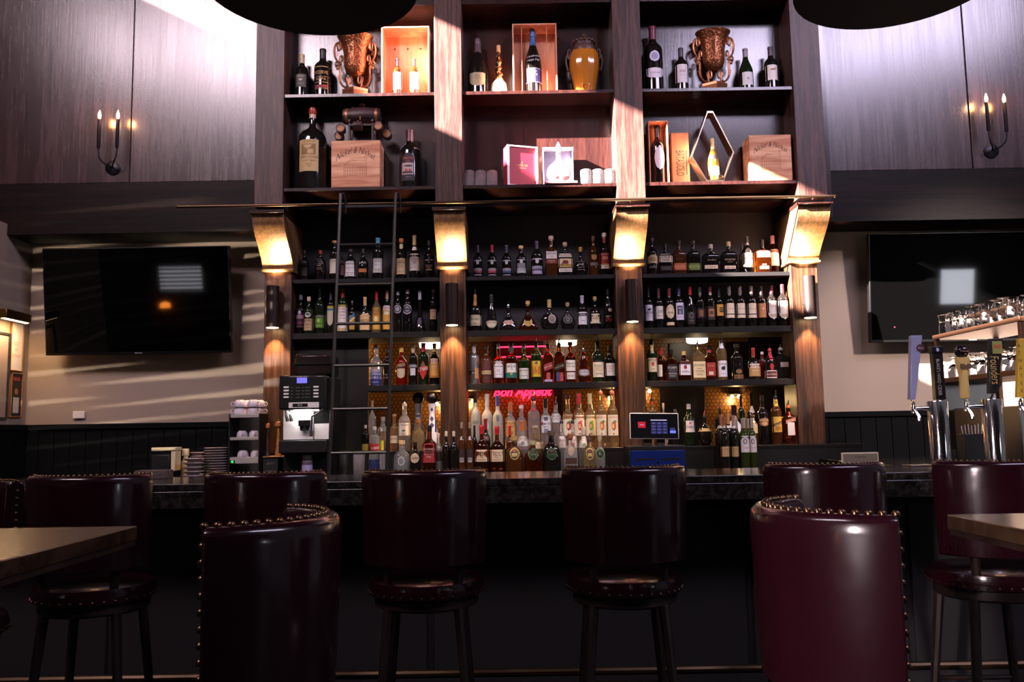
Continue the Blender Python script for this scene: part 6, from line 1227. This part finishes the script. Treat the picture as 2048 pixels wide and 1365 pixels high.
tl_(MB().box(-W, W, 0, .016, 0, H)).build('tablet_case', mat('tablet_white', '#d8d0c8', .35), t, bev=.006); tl_(MB().box(-W + .006, W - .006, -.0015, .001, .006, H - .006)).build('screen', mat('tablet_screen', (.006, .006, .008), .12), t)
key = mat('key_blue', '#2a2c60', .4, emis='#3a3c88', es=.25); lite = mat('key_light', '#6a7ad8', .4, emis='#5a6ae0', es=.6); redk = mat('tile_red', '#a8182c', .4, emis='#a8182c', es=.25); wtx = mat('screen_text', '#c8c8e0', .4, emis='#b0b0e0', es=.5)
U = lambda x: (x - 440) / 473 * 2 * W; V = lambda y: (1072 - y) / 266 * H
tl_(MB().box(U(283), U(355), -.003, -.0014, V(960), V(898))).build('red_tile', redk, t)
mb = MB(); mt = MB(); mt.box(U(405), U(562), -.0029, -.0014, V(884), V(876)); mt.box(U(300), U(338), -.0038, -.003, V(931), V(927))
ks = [('1', 0, 0), ('2', 1, 0), ('3', 2, 0), ('4', 0, 1), ('5', 1, 1), ('6', 2, 1), ('7', 0, 2), ('8', 1, 2), ('9', 2, 2), ('C', 0, 3), ('0', 1, 3), ('X', 2, 3)]
for s_, i, j in ks:
    x, y = 410 + i * 54, 900 + j * 31; mb.box(U(x), U(x + 47), -.0029, -.0014, V(y + 25), V(y)); mt.text(s_, lambda u, v, x=x, y=y: (U(x + 23) + u * .006, -.0034, V(y + 12) + v * .006))
mb.box(U(590), U(640), -.0029, -.0014, V(980), V(958)); tl_(mb).build('keypad', key, t); tl_(mt).build('screen_text', wtx, t, smooth=0)
tl_(MB().box(U(590), U(645), -.0029, -.0014, V(1013), V(985))).build('enter_key', lite, t)
MB().box(-W * .42, -W * .08, .03, .14, 0, zb0 + .04).box(W * .12, W * .45, .03, .14, 0, zb0 + .04).build('stand', mat('stand_grey', '#4a4644', .3, metal=.6), t, bev=.003); tl_(MB().box(-.012 - W * .15, W * .13, .004, .02, H - .002, H + .012)).build('camera_bar', blkm, t, bev=.002)
p = P(1222, 925, 6.1); t = T('bar_tongs', 'small pale bar tongs lying on the back counter beside the cash drawer', 'tongs', (p.x - .03, p.y, ZK)); MB().tube([(-.05, 0, .006), (.0, .004, .010), (.07, 0, .006)], .005, 6).build('upper_arm', mat('pale_metal', '#b09a88', .3, metal=.7), t); MB().tube([(-.05, 0, .006), (.0, -.02, .006), (.07, -.03, .006)], .005, 6).build('lower_arm', _mats['pale_metal'], t)
# ================================================================ FRONT BAR
BD = 4.0; by = CAMY + BD
zbar = P(1024, 958, BD).z
gran = mat('granite', '#1c1918', .12, spec=.5)
nt = gran.node_tree; N = nt.nodes; L = nt.links; tc = N.new('ShaderNodeTexCoord'); nz = N.new('ShaderNodeTexNoise'); nz.inputs['Scale'].default_value = 26; nz.inputs['Detail'].default_value = 8; nz.inputs['Roughness'].default_value = .75
rp = N.new('ShaderNodeValToRGB'); rp.color_ramp.elements[0].position = .42; rp.color_ramp.elements[1].position = .68; rp.color_ramp.elements[0].color = lin('#0d0b0a'); rp.color_ramp.elements[1].color = lin('#2e2926')
L.new(tc.outputs['Object'], nz.inputs['Vector']); L.new(nz.outputs['Fac'], rp.inputs[0]); L.new(rp.outputs[0], N['Principled BSDF'].inputs['Base Color'])
t = T('bar_counter', 'long dark bar with a speckled granite top facing the stools', 'bar', (0, by, 0))
MB().box(-3.6, 2.78, 0, .66, zbar - .035, zbar).box(-3.6, 2.78, 0, .03, zbar - .115, zbar - .035).build('granite_top', gran, t, bev=.004)
MB().box(-3.55, 2.70, .26, .62, .0, zbar - .036).build('bar_body', blk, t)
for i in range(8): MB().box(-3.5 + i * .775, -2.76 + i * .775, .245, .262, .18, zbar - .16).build('front_panel', blk, t, bev=.004)
MB().tube([(-3.5, .14, .2), (2.7, .14, .2)], .02, 10).build('foot_rail', mat('dark_brass', '#3a2c1c', .35, metal=.8), t)
MB().box(2.05, 2.75, .664, 1.80, zbar - .035, zbar).build('granite_return', gran, t, bev=.004); MB().box(2.1, 2.70, .624, 1.78, 0, zbar - .036).build('return_body', blk, t)
# stone block and shakers on the bar
a, b = P(268, 965, 4.5), P(332, 941, 4.5)
o = MB().box(0, b.x - a.x, 0, .10, 0, b.z - zbar).build('stone_block', mat('stone_tile', '#4a4039', .5, bump=(60, .5)), bev=.003); o.location = (a.x, a.y, zbar); tag(o, 'low grey stone block on the bar between the first two stools', 'stone block')
for i, px in enumerate((290, 301)):
    c = P(px, 946, 4.25); t = T('salt_shaker', ['left', 'right'][i] + ' of two small glass shakers before the stone block', 'shaker', (c.x, c.y, zbar), 0, 'glass shakers on the bar'); h = c.z - zbar
    MB().lathe([(.011, 0), (.012, .003), (.010, h * .7)], 14).build('glass_body', GL['cl'], t); MB().lathe([(.0105, h * .7), (.011, h * .9), (.006, h)], 14).build('metal_top', chrome, t)
a, b = P(1684, 925, 4.55), P(1757, 905, 4.55); t = T('menu_card', 'cream framed lunch card standing on the bar behind the fifth stool', 'sign', ((a.x + b.x) / 2, a.y, zbar)); W = (b.x - a.x) / 2; H = b.z - zbar
MB().box(-W, W, 0, .012, 0, H).build('card', mat('cream_card', '#b0a48c', .5), t, bev=.003); MB().box(-W + .008, W - .008, -.001, .001, .004, H - .008).build('face', mat('card_face', '#6a6050', .5), t)
mb = MB(); mb.text('LUNCH', lambda u, v: (u * .012, -.0018, H - .024 + v * .011)); mb.build('lettering', mat('dark_print_ink', '#241c14', .6), t, smooth=0)
a, b = P(1812, 930, 4.55), P(1862, 924, 4.55); o = MB().box(0, b.x - a.x, -.06, .05, 0, .008).build('drip_mat', steel, bev=.002); o.location = (a.x, a.y, zbar); tag(o, 'flat steel drip tray on the bar beside the first beer tower', 'drip tray')

a = P(1946, 868, 5.0); t = T('straw_caddy', 'black caddy of pale straws behind the second beer tower', 'caddy', (a.x, a.y, zbar)); H = a.z - zbar
MB().box(-.07, .07, -.04, .04, 0, H).build('bin', blkm, t, bev=.004)
for i in range(7): MB().tube([(-.05 + .016 * i, 0, H * .5), (-.06 + .02 * i, .01, H + .045 + .006 * (i % 3))], .003, 6).build('straw', mat('straw_white', '#b8aca8', .5), t)
# ---- beer towers
def tower(px, ptop, D, label, fx=-1):
    c = P(px, ptop, D); r = 19.0 / F * D; h = c.z - zbar
    t = T('beer_tower', label, 'beer tower', (c.x, c.y, zbar), 0, 'chrome beer towers on the bar')
    MB().lathe([(r * 1.15, 0), (r * 1.15, .010), (r, .014), (r, h - .004), (r * .96, h), (.001, h + .001)], 36).build('column', chrome, t)
    return t, c, r, h
def tap(t, r, zf, L_, hx):
    MB().lathe([(.013, 0), (.013, -.03), (.010, -.032), (.010, -L_ * .8), (.012, -L_)][::-1], 14, (-r, 0, zf), 'x').build('shank', chrome, t)
    MB().lathe([(.016, -.022), (.012, -.01), (.012, .025), (.007, .030), (.007, .038)], 14, (hx, 0, zf)).build('faucet_body', chrome, t); MB().tube([(hx, 0, zf), (hx + .008, -.03, zf - .04), (hx + .006, -.04, zf - .065)], [.009, .009, .008], 10).build('spout', chrome, t)
DT = 4.42
t1, c1, r1, h1 = tower(1874, 803, DT, 'chrome column beer tower with cider and pale ale handles', -1)
t2, c2, r2, h2 = tower(1982, 799, DT, 'chrome column beer tower standing behind the sixth stool')
k = DT / F
def hz(t, py, px): return P(px, py, DT).z - zbar
for t, px, py, c, r in ((t1, 1828, 818, c1, r1), (t2, 1933, 814, c2, r2)):
    hx = P(px, py, DT).x - c.x; tap(t, r, hz(t, py, px), -(hx + r) , hx)
for t, r, px, py in ((t1, r1, 1879, 800), (t2, r2, 1985, 788)):
    q = P(px, py, DT + .10) - t.location; MB().tube([(0, r - .004, q.z - .07), (0, r + .03, q.z - .07), (q.x * .5, .09, q.z - .06), (q.x, .10, q.z - .010)], [.012, .012, .012, .007], 10).build('rear_faucet', chrome, t)
# the third tap juts in from the right
tx = P(2042, 812, DT); t3, c3, r3, h3 = tower(2092, 795, DT, 'chrome beer tower at the right picture edge'); tap(t3, r3, hz(t3, 812, 2042), -(tx.x - c3.x + r3), tx.x - c3.x)
def handle(px, y0, y1, w0, w1, dep, m_, label, lean=0.0, round_=False, prints=None, dD=0.0):
    D = DT + dD; a, b = P(px, y1, D), P(px + lean, y0, D); H = b.z - a.z; s = D / F
    t = T('tap_handle', label, 'tap handle', (a.x, a.y, a.z), 0, 'beer tap handles'); W0_, W1_ = w0 * s / 2, w1 * s / 2; lx = b.x - a.x
    mb = MB()
    if round_: mb.lathe([(W0_ * .9, 0), (W0_, .006), (W0_ * .95, H * .5), (W1_, H * .85), (W1_ * 1.05, H)], 20)
    else:
        n = 8; vs = []
        for i in range(n + 1):
            f = i / n; w = W0_ + (W1_ - W0_) * f; x = lx * f
            vs += [(x - w, -dep, f * H), (x + w, -dep, f * H), (x + w, dep, f * H), (x - w, dep, f * H)]
        mb.add(vs, [(i * 4 + q, i * 4 + (q + 1) % 4, i * 4 + 4 + (q + 1) % 4, i * 4 + 4 + q) for i in range(n) for q in range(4)] + [(3, 2, 1, 0), tuple(n * 4 + q for q in range(4))])
    mb.build('grip', m_, t, bev=0 if round_ else .003)
    MB().lathe([(.007, -.007), (.007, .001)], 10).build('ferrule', chrome, t)
    if prints: prints(t, H, W1_, dep, lx)
    return t
# 1 white curved, 2 cider, 3 yellow with black ball, 4 black, 5 yellow lettered
def p1_(t, H, W, d, lx):
    g = t.children[0]; me = g.data
    for v in me.vertices:
        f = v.co.z / H; v.co.x += .020 * math.sin(f * PI * 1.0) * (1 if f > .5 else .3) - .004 * f
        if f < .55: v.co.x = v.co.x * (.55 + .45 * f / .55)
    MB().lathe([(.001, -d - .0035), (.020, -d - .003), (.020, -d + .001)], 16, (lx + .012, 0, H * .80), 'y').build('badge', mat('badge_maroon', '#4a2430', .4), t)
    mb = MB(); mb.text('BELLS', lambda u, v: (lx + .012 + u * .008, -d - .0042, H * .80 + v * .008)); mb.build('badge_text', mat('print_grey', '#b8b4c8', .5), t, smooth=0)
handle(1823, 672, 800, 11, 22, .018, mat('pale_lacquer', '#8a8ca8', .15), 'pale blue grey curved tap handle, leftmost', 8, prints=p1_)
def p2_(t, H, W, d, lx):
    s = H * .70 / textmesh("BLAKE'S HARD CIDER")[2]
    mb = MB(); mb.text("BLAKE'S HARD CIDER", lambda u, v: (lx * .45 - .003 + v * s * 1.3 - u * s / H * lx, -d - .0008, H * .43 - u * s)); mb.build('lettering', mat('print_cream', '#b8aca4', .5), t, smooth=0)
    MB().box(lx - W * 1.15, lx + W * 1.1, -d - .004, d + .004, H * .90, H * 1.03).build('top_block', mat('dark_block', '#15151a', .3), t, bev=.003); mb = MB(); mb.add([(lx - .008, -d - .0048, H * .935), (lx + .002, -d - .0048, H * .925), (lx + .008, -d - .0048, H * .96), (lx, -d - .0048, H * 1.0), (lx - .009, -d - .0048, H * .99)], [(0, 1, 2, 3, 4)]); mb.build('emblem', mat('print_grey', '#b8b4c8', .5), t, smooth=0)
handle(1879, 697, 800, 20, 20, .020, mat('black_lacquer_handle', '#1c1a1c', .25), 'black cider tap handle with vertical lettering atop the first tower', -8, prints=p2_, dD=.10)
def p3_(t, H, W, d, lx):
    MB().sphere((0, 0, H + W * .95), W * 1.05, 18).build('ball_top', mat('ball_black', '#141216', .12), t)
    mb = MB()
    for s_, z in (('Two', .28), ('Hearted', 0), ('Ale', -.28)): mb.text(s_, lambda u, v, z=z: (u * .0065, -W * 1.07, H + W * .95 + z * W * 1.5 + v * .0075))
    mb.build('lettering', mat('print_orange', '#c8906a', .5), t, smooth=0); MB().box(-W * .8, W * .8, -W * .95, -W * .80, H * .72, H * .84).build('picture_band', mat('band_brown', '#5a4430', .5), t)
handle(1930, 716, 798, 18, 26, .016, mat('cream_yellow', '#c8ac68', .25), 'cream yellow tap handle topped by a black ball', 0, True, p3_)
def p4_(t, H, W, d, lx):
    s = H * .50 / textmesh('Founders')[2]; mb = MB(); mb.text('Founders', lambda u, v: (lx * .45 + v * s * 1.7, -d - .0008, H * .42 - u * s), 0, .0); mb.build('lettering', mat('print_gold', '#b0944c', .5), t, smooth=0)
    MB().box(lx - W * .72, lx + W * .72, -d - .002, -d + .001, H * .72, H * .95).build('picture', mat('handle_picture', '#8a8a4c', .4), t); MB().box(lx - W * .5, lx + W * .5, -d - .003, -d - .0015, H * .82, H * .88).build('picture_motif', mat('motif_red', '#a85a3c', .4), t)
handle(1985, 678, 788, 19, 27, .014, mat('black_lacquer_handle'), 'black tap handle with gold script and picture top', 5, prints=p4_, dD=.10)
def p5_(t, H, W, d, lx):
    mb = MB()
    for i, ch in enumerate('ATWATER'): mb.text(ch, lambda u, v, i=i: (u * .017 - .004, -d - .0008, H * (.88 - .128 * i) + v * .018))
    mb.build('lettering', mat('print_brown', '#4a3418', .5), t, smooth=0)
handle(2044, 678, 796, 24, 26, .014, mat('tap_yellow', '#b8962c', .35), 'yellow tap handle with stacked letters, rightmost', 4, prints=p5_)

# ---- glass rack running towards the camera
xr = P(1864, 672, 5.75).x; zu = P(1864, 672, 5.75).z; zl = P(1890, 757, 5.60).z
y1_, y0_ = CAMY + 5.75, CAMY + 4.75
t = T('glass_rack', 'steel two tier glass rack over the bar return', 'rack', (xr, 0, 0)); rs = mat('rack_steel', '#6a4a36', .4, metal=.7)
MB().box(0, .44, y0_, y1_, zu - .03, zu).build('shelf', rs, t, bev=.003); MB().box(.0, .44, y0_, y1_, zl - .03, zl).build('shelf', rs, t, bev=.003)
for yy in (y0_ + .02, y1_ - .02):
    for xx in (.02, .42): MB().box(xx - .014, xx + .014, yy - .014, yy + .014, zbar, zu - .03).build('post', rs, t, bev=.002)
MB().box(0, .44, y1_ - .012, y1_, zbar + .05, zl - .03).build('end_panel', steel, t)
o = MB().box(.05, .42, y0_ + .15, y1_ - .12, 0, zl - .20 - zbar).build('ice_bin', steel, bev=.006); o.location = (xr, 0, zbar); tag(o, 'brushed steel bin cabinet below the glass rack', 'cabinet')
rg = mat('rack_glass', '#ffffff', .02, trans=1.0, ior=1.3)
def stem(sc=1.0):
    t = bpy.data.objects.new('wine_glass', None); COL.objects.link(t); t['category'] = 'glass'
    MB().lathe([(.034, .001), (.037, .0), (.040, .03), (.038, .06), (.02, .082), (.005, .09), (.004, .125), (.010, .130), (.033, .134), (.034, .137), (.001, .138)], 18).build('bowl', rg, t); return t
def tumbl():
    t = bpy.data.objects.new('beer_glass', None); COL.objects.link(t); t['category'] = 'glass'
    MB().lathe([(.028, 0), (.036, .004), (.037, .05), (.031, .075), (.033, .10), (.038, .125), (.034, .125), (.026, .08)], 18).build('glass_body', rg, t); return t
sA, sB = stem(), tumbl()
def rackset(z, rows, cols, tier, sel):
    n = 0
    for j in range(rows):
        for i in range(cols):
            x, y = xr + .045 + i * .085, y1_ - .085 - j * .087
            if y < y0_ + .05: continue
            src = sel(i, j); lab = '%s, %s rack tier, %s row from far end, %s from aisle' % ('stemmed glass' if src is sA else 'beer glass', tier, ORD[j], ORD[i])
            if src.get('label') is None:
                src['group'] = 'glasses on the glass rack'; src.location = (x, y, z + .001); src['label'] = lab
            else:
                copy_thing(src, (x, y, z + .001), 0, lab)
rackset(zu, 11, 4, 'upper', lambda i, j: sB if j < 4 or (i + j) % 3 == 0 else sA)
rackset(zl, 10, 3, 'lower', lambda i, j: sA if (i + j) % 2 else sB)

# ================================================================ STOOLS AND TABLES
leather = mat('oxblood_leather', '#170409', .20, spec=.4, coat=.25, bump=(9, .25))
wdk = wood('stool_leg_wood', '#120b09', '#241612', (20, 20, 2), .4, .4); nailm = mat('nail_brass', '#5e4836', .3, metal=1.0)
ZT = 1.15
def stool(loc, rot, label, detailed):
    """facing +y; back shell sweeps 140 degrees round the rear"""
    t = T('bar_stool', label, 'stool', loc, rot, 'oxblood leather bar stools')
    ZT = 1.176 if not detailed else 1.158
    R_ = .262 if not detailed else .25; th = .045; sw = math.radians(70); z0, z1 = .80, ZT; n = 28
    prof = [(R_, z0), (R_ + .004, z0 + .08), (R_ + .012, z1 - .035), (R_ + .008, z1 - .010), (R_ - .004, z1), (R_ - th + .010, z1), (R_ - th - .004, z1 - .012), (R_ - th - .008, z1 - .05), (R_ - th - .014, z0 + .12), (R_ - th, z0)]
    vs = []; m_ = len(prof)
    for i in range(n + 1):
        a = -PI / 2 - sw + 2 * sw * i / n
        for r, z in prof: vs.append((r * math.cos(a), r * math.sin(a), z))
    fs = [(i * m_ + q, i * m_ + (q + 1) % m_, (i + 1) * m_ + (q + 1) % m_, (i + 1) * m_ + q) for i in range(n) for q in range(m_)] + [tuple(range(m_))[::-1], tuple(n * m_ + q for q in range(m_))]
    MB().add(vs, fs).build('backrest', leather, t, bev=.006, smooth=50)
    # nail heads along the top edge and both free edges
    pts = []; st = .024 if detailed else .012 * 1.75
    k = int(2 * sw * (R_ - .02) / st)
    for i in range(k + 1):
        a = -PI / 2 - sw + 2 * sw * i / k; pts.append(((R_ - .022) * math.cos(a), (R_ - .022) * math.sin(a), z1 + .001, 0))
    for sg in (-1, 1):
        a = -PI / 2 + sg * sw; d = (-math.sin(a) * sg, math.cos(a) * sg)
        q = z1 - .035
        while q > z0 + .03: pts.append(((R_ - .016) * math.cos(a) + d[0] * .001, (R_ - .016) * math.sin(a) + d[1] * .001, q, (d[0], d[1]))); q -= st * 1.25
    def nail(mb, p):
        c = Vector(p[:3]); mb.sphere(c, .0085, 10)
    if detailed:
        mb = MB(); nail(mb, (0, 0, 0)); first_ = None
        for p in pts:
            if first_ is None: first_ = mb.build('nail_head', nailm, t); first_.location = p[:3]
            else:
                c = first_.copy(); COL.objects.link(c); c.parent = t; c.location = p[:3]
    else:
        n1 = MB().sphere((0, 0, 0), .0068, 6).build('nail_head', nailm, t); n1.location = pts[0][:3]
        for p in pts[1:]: c = n1.copy(); COL.objects.link(c); c.parent = t; c.location = p[:3]
    MB().lathe([(.215, .665), (.235, .672), (.24, .70), (.232, .728), (.20, .74), (.001, .745)], 32).build('seat', leather, t)
    n1 = MB().sphere((0, 0, 0), .006, 6).build('seat_nail', nailm, t)
    for i in range(36):
        c = n1 if i == 0 else n1.copy()
        if i: COL.objects.link(c); c.parent = t
        c.location = (.2385 * math.cos(i * 2 * PI / 36), .2385 * math.sin(i * 2 * PI / 36), .682)
    MB().lathe([(.20, .62), (.215, .63), (.215, .664)], 28).build('seat_frame', wdk, t)
    for s in (-1, 1):
        x = s * .19; a = -PI / 2 + s * .7
        MB().tube([(R_ * .86 * math.cos(a), R_ * .86 * math.sin(a), .82), (.205 * math.cos(a), .205 * math.sin(a), .66)], .018, 8).build('back_support', wdk, t)
        for q in (-1, 1): MB().tube([(s * .14, q * .14, .63), (s * .19, q * .19, 0.0)], [.022, .016], 8).build('leg', wdk, t)
    for s in (-1, 1): MB().tube([(s * .175, -.175, .2), (s * .175, .175, .2)], .011, 8).build('stretcher', wdk, t); MB().tube([(-.17, s * .17, .24), (.17, s * .17, .24)], .011, 8).build('stretcher', wdk, t)
    return t
names = ['first', 'second', 'third', 'fourth', 'fifth', 'sixth']
for i, (px, py) in enumerate(((155, 951), (520, 943), (843, 938), (1253, 931), (1662, 918), (2010, 914))):
    D = (ZT - CAMZ) / (P(px, py, 1.0).z - CAMZ) if abs(P(px, py, 1.0).z - CAMZ) > 1e-6 else 3.5
    D = 3.45; c = P(px, py, D)
    stool((c.x, c.y + .26 * .9 - .05, 0), (.06, -.03, .02, -.02, .03, .0)[i] * 1.0, 'oxblood leather stool at the bar, %s from left' % names[i], False)
def ang(dx, dy): return math.atan2(dy, dx) - PI / 2
stool((.775, CAMY + 1.865, 0), ang(1.0, .115), 'large near oxblood stool in the right foreground', True)
stool((-.635, CAMY + 1.845, 0), ang(-1.0, .115), 'large near oxblood stool in the left foreground', True)
stool((-1.98, CAMY + 2.95, 0), ang(.3, -1.0), 'oxblood stool beyond the left table, cut by the picture edge', False)
tw_ = wood('table_top_wood', '#1c130c', '#3a2a1c', (1.2, 30, 30), .22, .5, coat=.3, rings=.3)
def table(cx, cy, w, d, rot, zt_, label):
    t = T('high_table', label, 'table', (cx, cy, 0), rot, 'high wooden tables')
    MB().box(-w / 2, w / 2, -d / 2, d / 2, zt_ - .04, zt_).build('tabletop', tw_, t, bev=.003)
    MB().box(-w / 2 + .004, w / 2 - .004, -d / 2 + .004, d / 2 - .004, zt_ - .055, zt_ - .04).build('edge_band', wdk, t)
    MB().lathe([(.26, 0), (.26, .015), (.06, .03), (.045, .05), (.045, zt_ - .07), (.16, zt_ - .056)], 24).build('pedestal', blkm, t)
zt_ = P(275, 1053, 2.48).z
a, b = P(275, 1053, 2.48), P(0, 1115, 2.48 * .777)
table(a.x - .62, a.y - .45, 1.24, .9, 0.0, zt_, 'high wooden table at the left picture edge')
zr2 = P(1893, 1030, 2.44).z; a = P(1893, 1030, 2.44)
table(a.x + .62, a.y - .45, 1.24, .9, -.0, zr2, 'high wooden table at the right picture edge')

# ================================================================ BIG DARK PENDANTS OVER THE TABLES
pm = mat('pendant_black', (.008, .0075, .008), .55, spec=.2)
for i, (cx, D, z) in enumerate(((-.555, 2.3, 2.592), (1.06, 2.2, 2.518))):
    r = .305 if i == 0 else .27
    t = T('dome_pendant', 'large black dome pendant hanging in the %s foreground at the top' % ('left', 'right')[i], 'pendant lamp', (cx, CAMY + D, z), 0, 'large black pendants')
    MB().lathe([(r, 0), (r * 1.0, .012), (r * .96, .06), (r * .8, .17), (r * .5, .25), (.04, .285), (.03, .33), (.001, .331)], 48).build('shade', pm, t)
    MB().lathe([(.001, .003), (r * .99, .003), (r * .99, .006), (.001, .006)], 48).build('diffuser', pm, t)
    MB().tube([(0, 0, .33), (0, 0, 7.5 - z)], .006, 6).build('cord', blkm, t)

# ================================================================ BEHIND THE CAMERA: what the screens mirror
YB = -10.6
def mirrored(tv_, tilt, px, py):
    d = RM @ Vector(((px - W0 / 2) / F, 1.0, -(py - H0 / 2) / F)); n = Vector((0, -math.cos(tilt), -math.sin(tilt)))
    o = Vector((0, CAMY, CAMZ)); p0 = tv_.location + Vector((0, -.0145 * math.cos(tilt), 0)); k = (p0 - o).dot(n) / d.dot(n); h = o + d * k
    r = d - n * 2 * d.dot(n); return h + r * ((YB - h.y) / r.y)
winm = mat('window_sky', '#ffffff', .5, emis='#eef2ff', es=24.0)
frm = mat('window_frame_black', (.01, .01, .01), .5)
tvs = [o for o in COL.objects if o.get('category') == 'television']
wins = []
for tv_, tl2, px0, px1, py0, py1 in ((tvs[1], math.radians(5.5), 1882, 1951, 540, 608), (tvs[0], math.radians(8), 314, 406, 535, 583)):
    a, b = mirrored(tv_, tl2, px0, py0), mirrored(tv_, tl2, px1, py1); wins.append((min(a.x, b.x), max(a.x, b.x), min(a.z, b.z), max(a.z, b.z)))
q = mirrored(tvs[0], math.radians(8), 340, 607)
# wall behind with two window openings
xs = sorted([-9.0, 12.0] + [v for w_ in wins for v in w_[:2]]); mb = MB()
for x0, x1 in zip(xs, xs[1:]):
    o_ = [w_ for w_ in wins if w_[0] <= (x0 + x1) / 2 <= w_[1]]
    if o_: mb.box(x0, x1, YB - .15, YB, 0, max(.02, o_[0][2])).box(x0, x1, YB - .15, YB, o_[0][3], 5.2)
    else: mb.box(x0, x1, YB - .15, YB, 0, 5.2)
S('wall_front', mb, mat('dark_plaster', '#2a2422', .8))
for i, (x0, x1, z0, z1) in enumerate(wins):
    wd = bpy.data.objects.new('window_%d' % (i + 1), None); COL.objects.link(wd); wd['kind'] = 'structure'; wd.location = (x0, YB, z0)
    MB().box(0, x1 - x0, -.09, -.085, 0, z1 - z0).build('window_pane', winm if i == 0 else mat('window_sky_dim', '#ffffff', .5, emis='#eef2ff', es=12.0), wd); MB().box(-.03, x1 - x0 + .03, -.08, .01, -.03, 0).box(-.03, x1 - x0 + .03, -.08, .01, z1 - z0, z1 - z0 + .03).box(-.03, 0, -.08, .01, 0, z1 - z0).box(x1 - x0, x1 - x0 + .03, -.08, .01, 0, z1 - z0).build('window_frame', frm, wd)
    if i == 1:
        mb = MB(); n_ = 6
        for k_ in range(n_): z = (k_ + .5) / n_ * (z1 - z0); mb.box(0.005, x1 - x0 - .005, -.05, -.045, z - .034, z + .018)
        mb.build('window_blind', mat('blind_slat', '#8a8074', .6), wd)
t = T('amber_pendant', 'amber glowing pendant lamp behind the camera seen only in the left television', 'lamp', (q.x, YB + .25, q.z))
MB().lathe([(.10, -.05), (.09, .03), (.02, .06)], 20).build('shade', mat('amber_glow', '#ffb060', .5, emis='#ff8a30', es=45.0), t); MB().tube([(0, 0, .05), (0, 0, 7.5 - q.z)], .005, 6).build('cord', blkm, t)
# assumed venetian blind, unseen, whose slats stripe the left wall
bl_ = T('venetian_blind', 'pale venetian blind hanging behind the camera, striping the left wall', 'blind', (-3.3, -8.0, 2.4))
mb = MB(); rr = random.Random(3); z = -.30
while z < .32:
    tl2 = .075 + rr.uniform(-.03, .035); th = rr.choice((.0075, .0105, .0145, .013)); gp = rr.choice((.0012, .0018, .0022, .0034)) * (1.6 if z > .08 else .9)
    vs = [(x, y, zz + x * tl2) for y in (-.004, .004) for x, zz in ((-.6, z), (.6, z), (.6, z + th), (-.6, z + th))]
    mb.add(vs, [(0, 1, 2, 3), (7, 6, 5, 4), (0, 4, 5, 1), (1, 5, 6, 2), (2, 6, 7, 3), (3, 7, 4, 0)]); z += th + gp
mb.build('slats', mat('blind_slat'), bl_)
MB().box(-.62, .62, -.02, .02, z, z + .04).build('head_rail', mat('blind_slat'), bl_); MB().tube([(-.4, 0, z), (-.4, 0, 5.0)], .003, 6).tube([(.4, 0, z), (.4, 0, 5.0)], .003, 6).build('hanger', blkm, bl_)
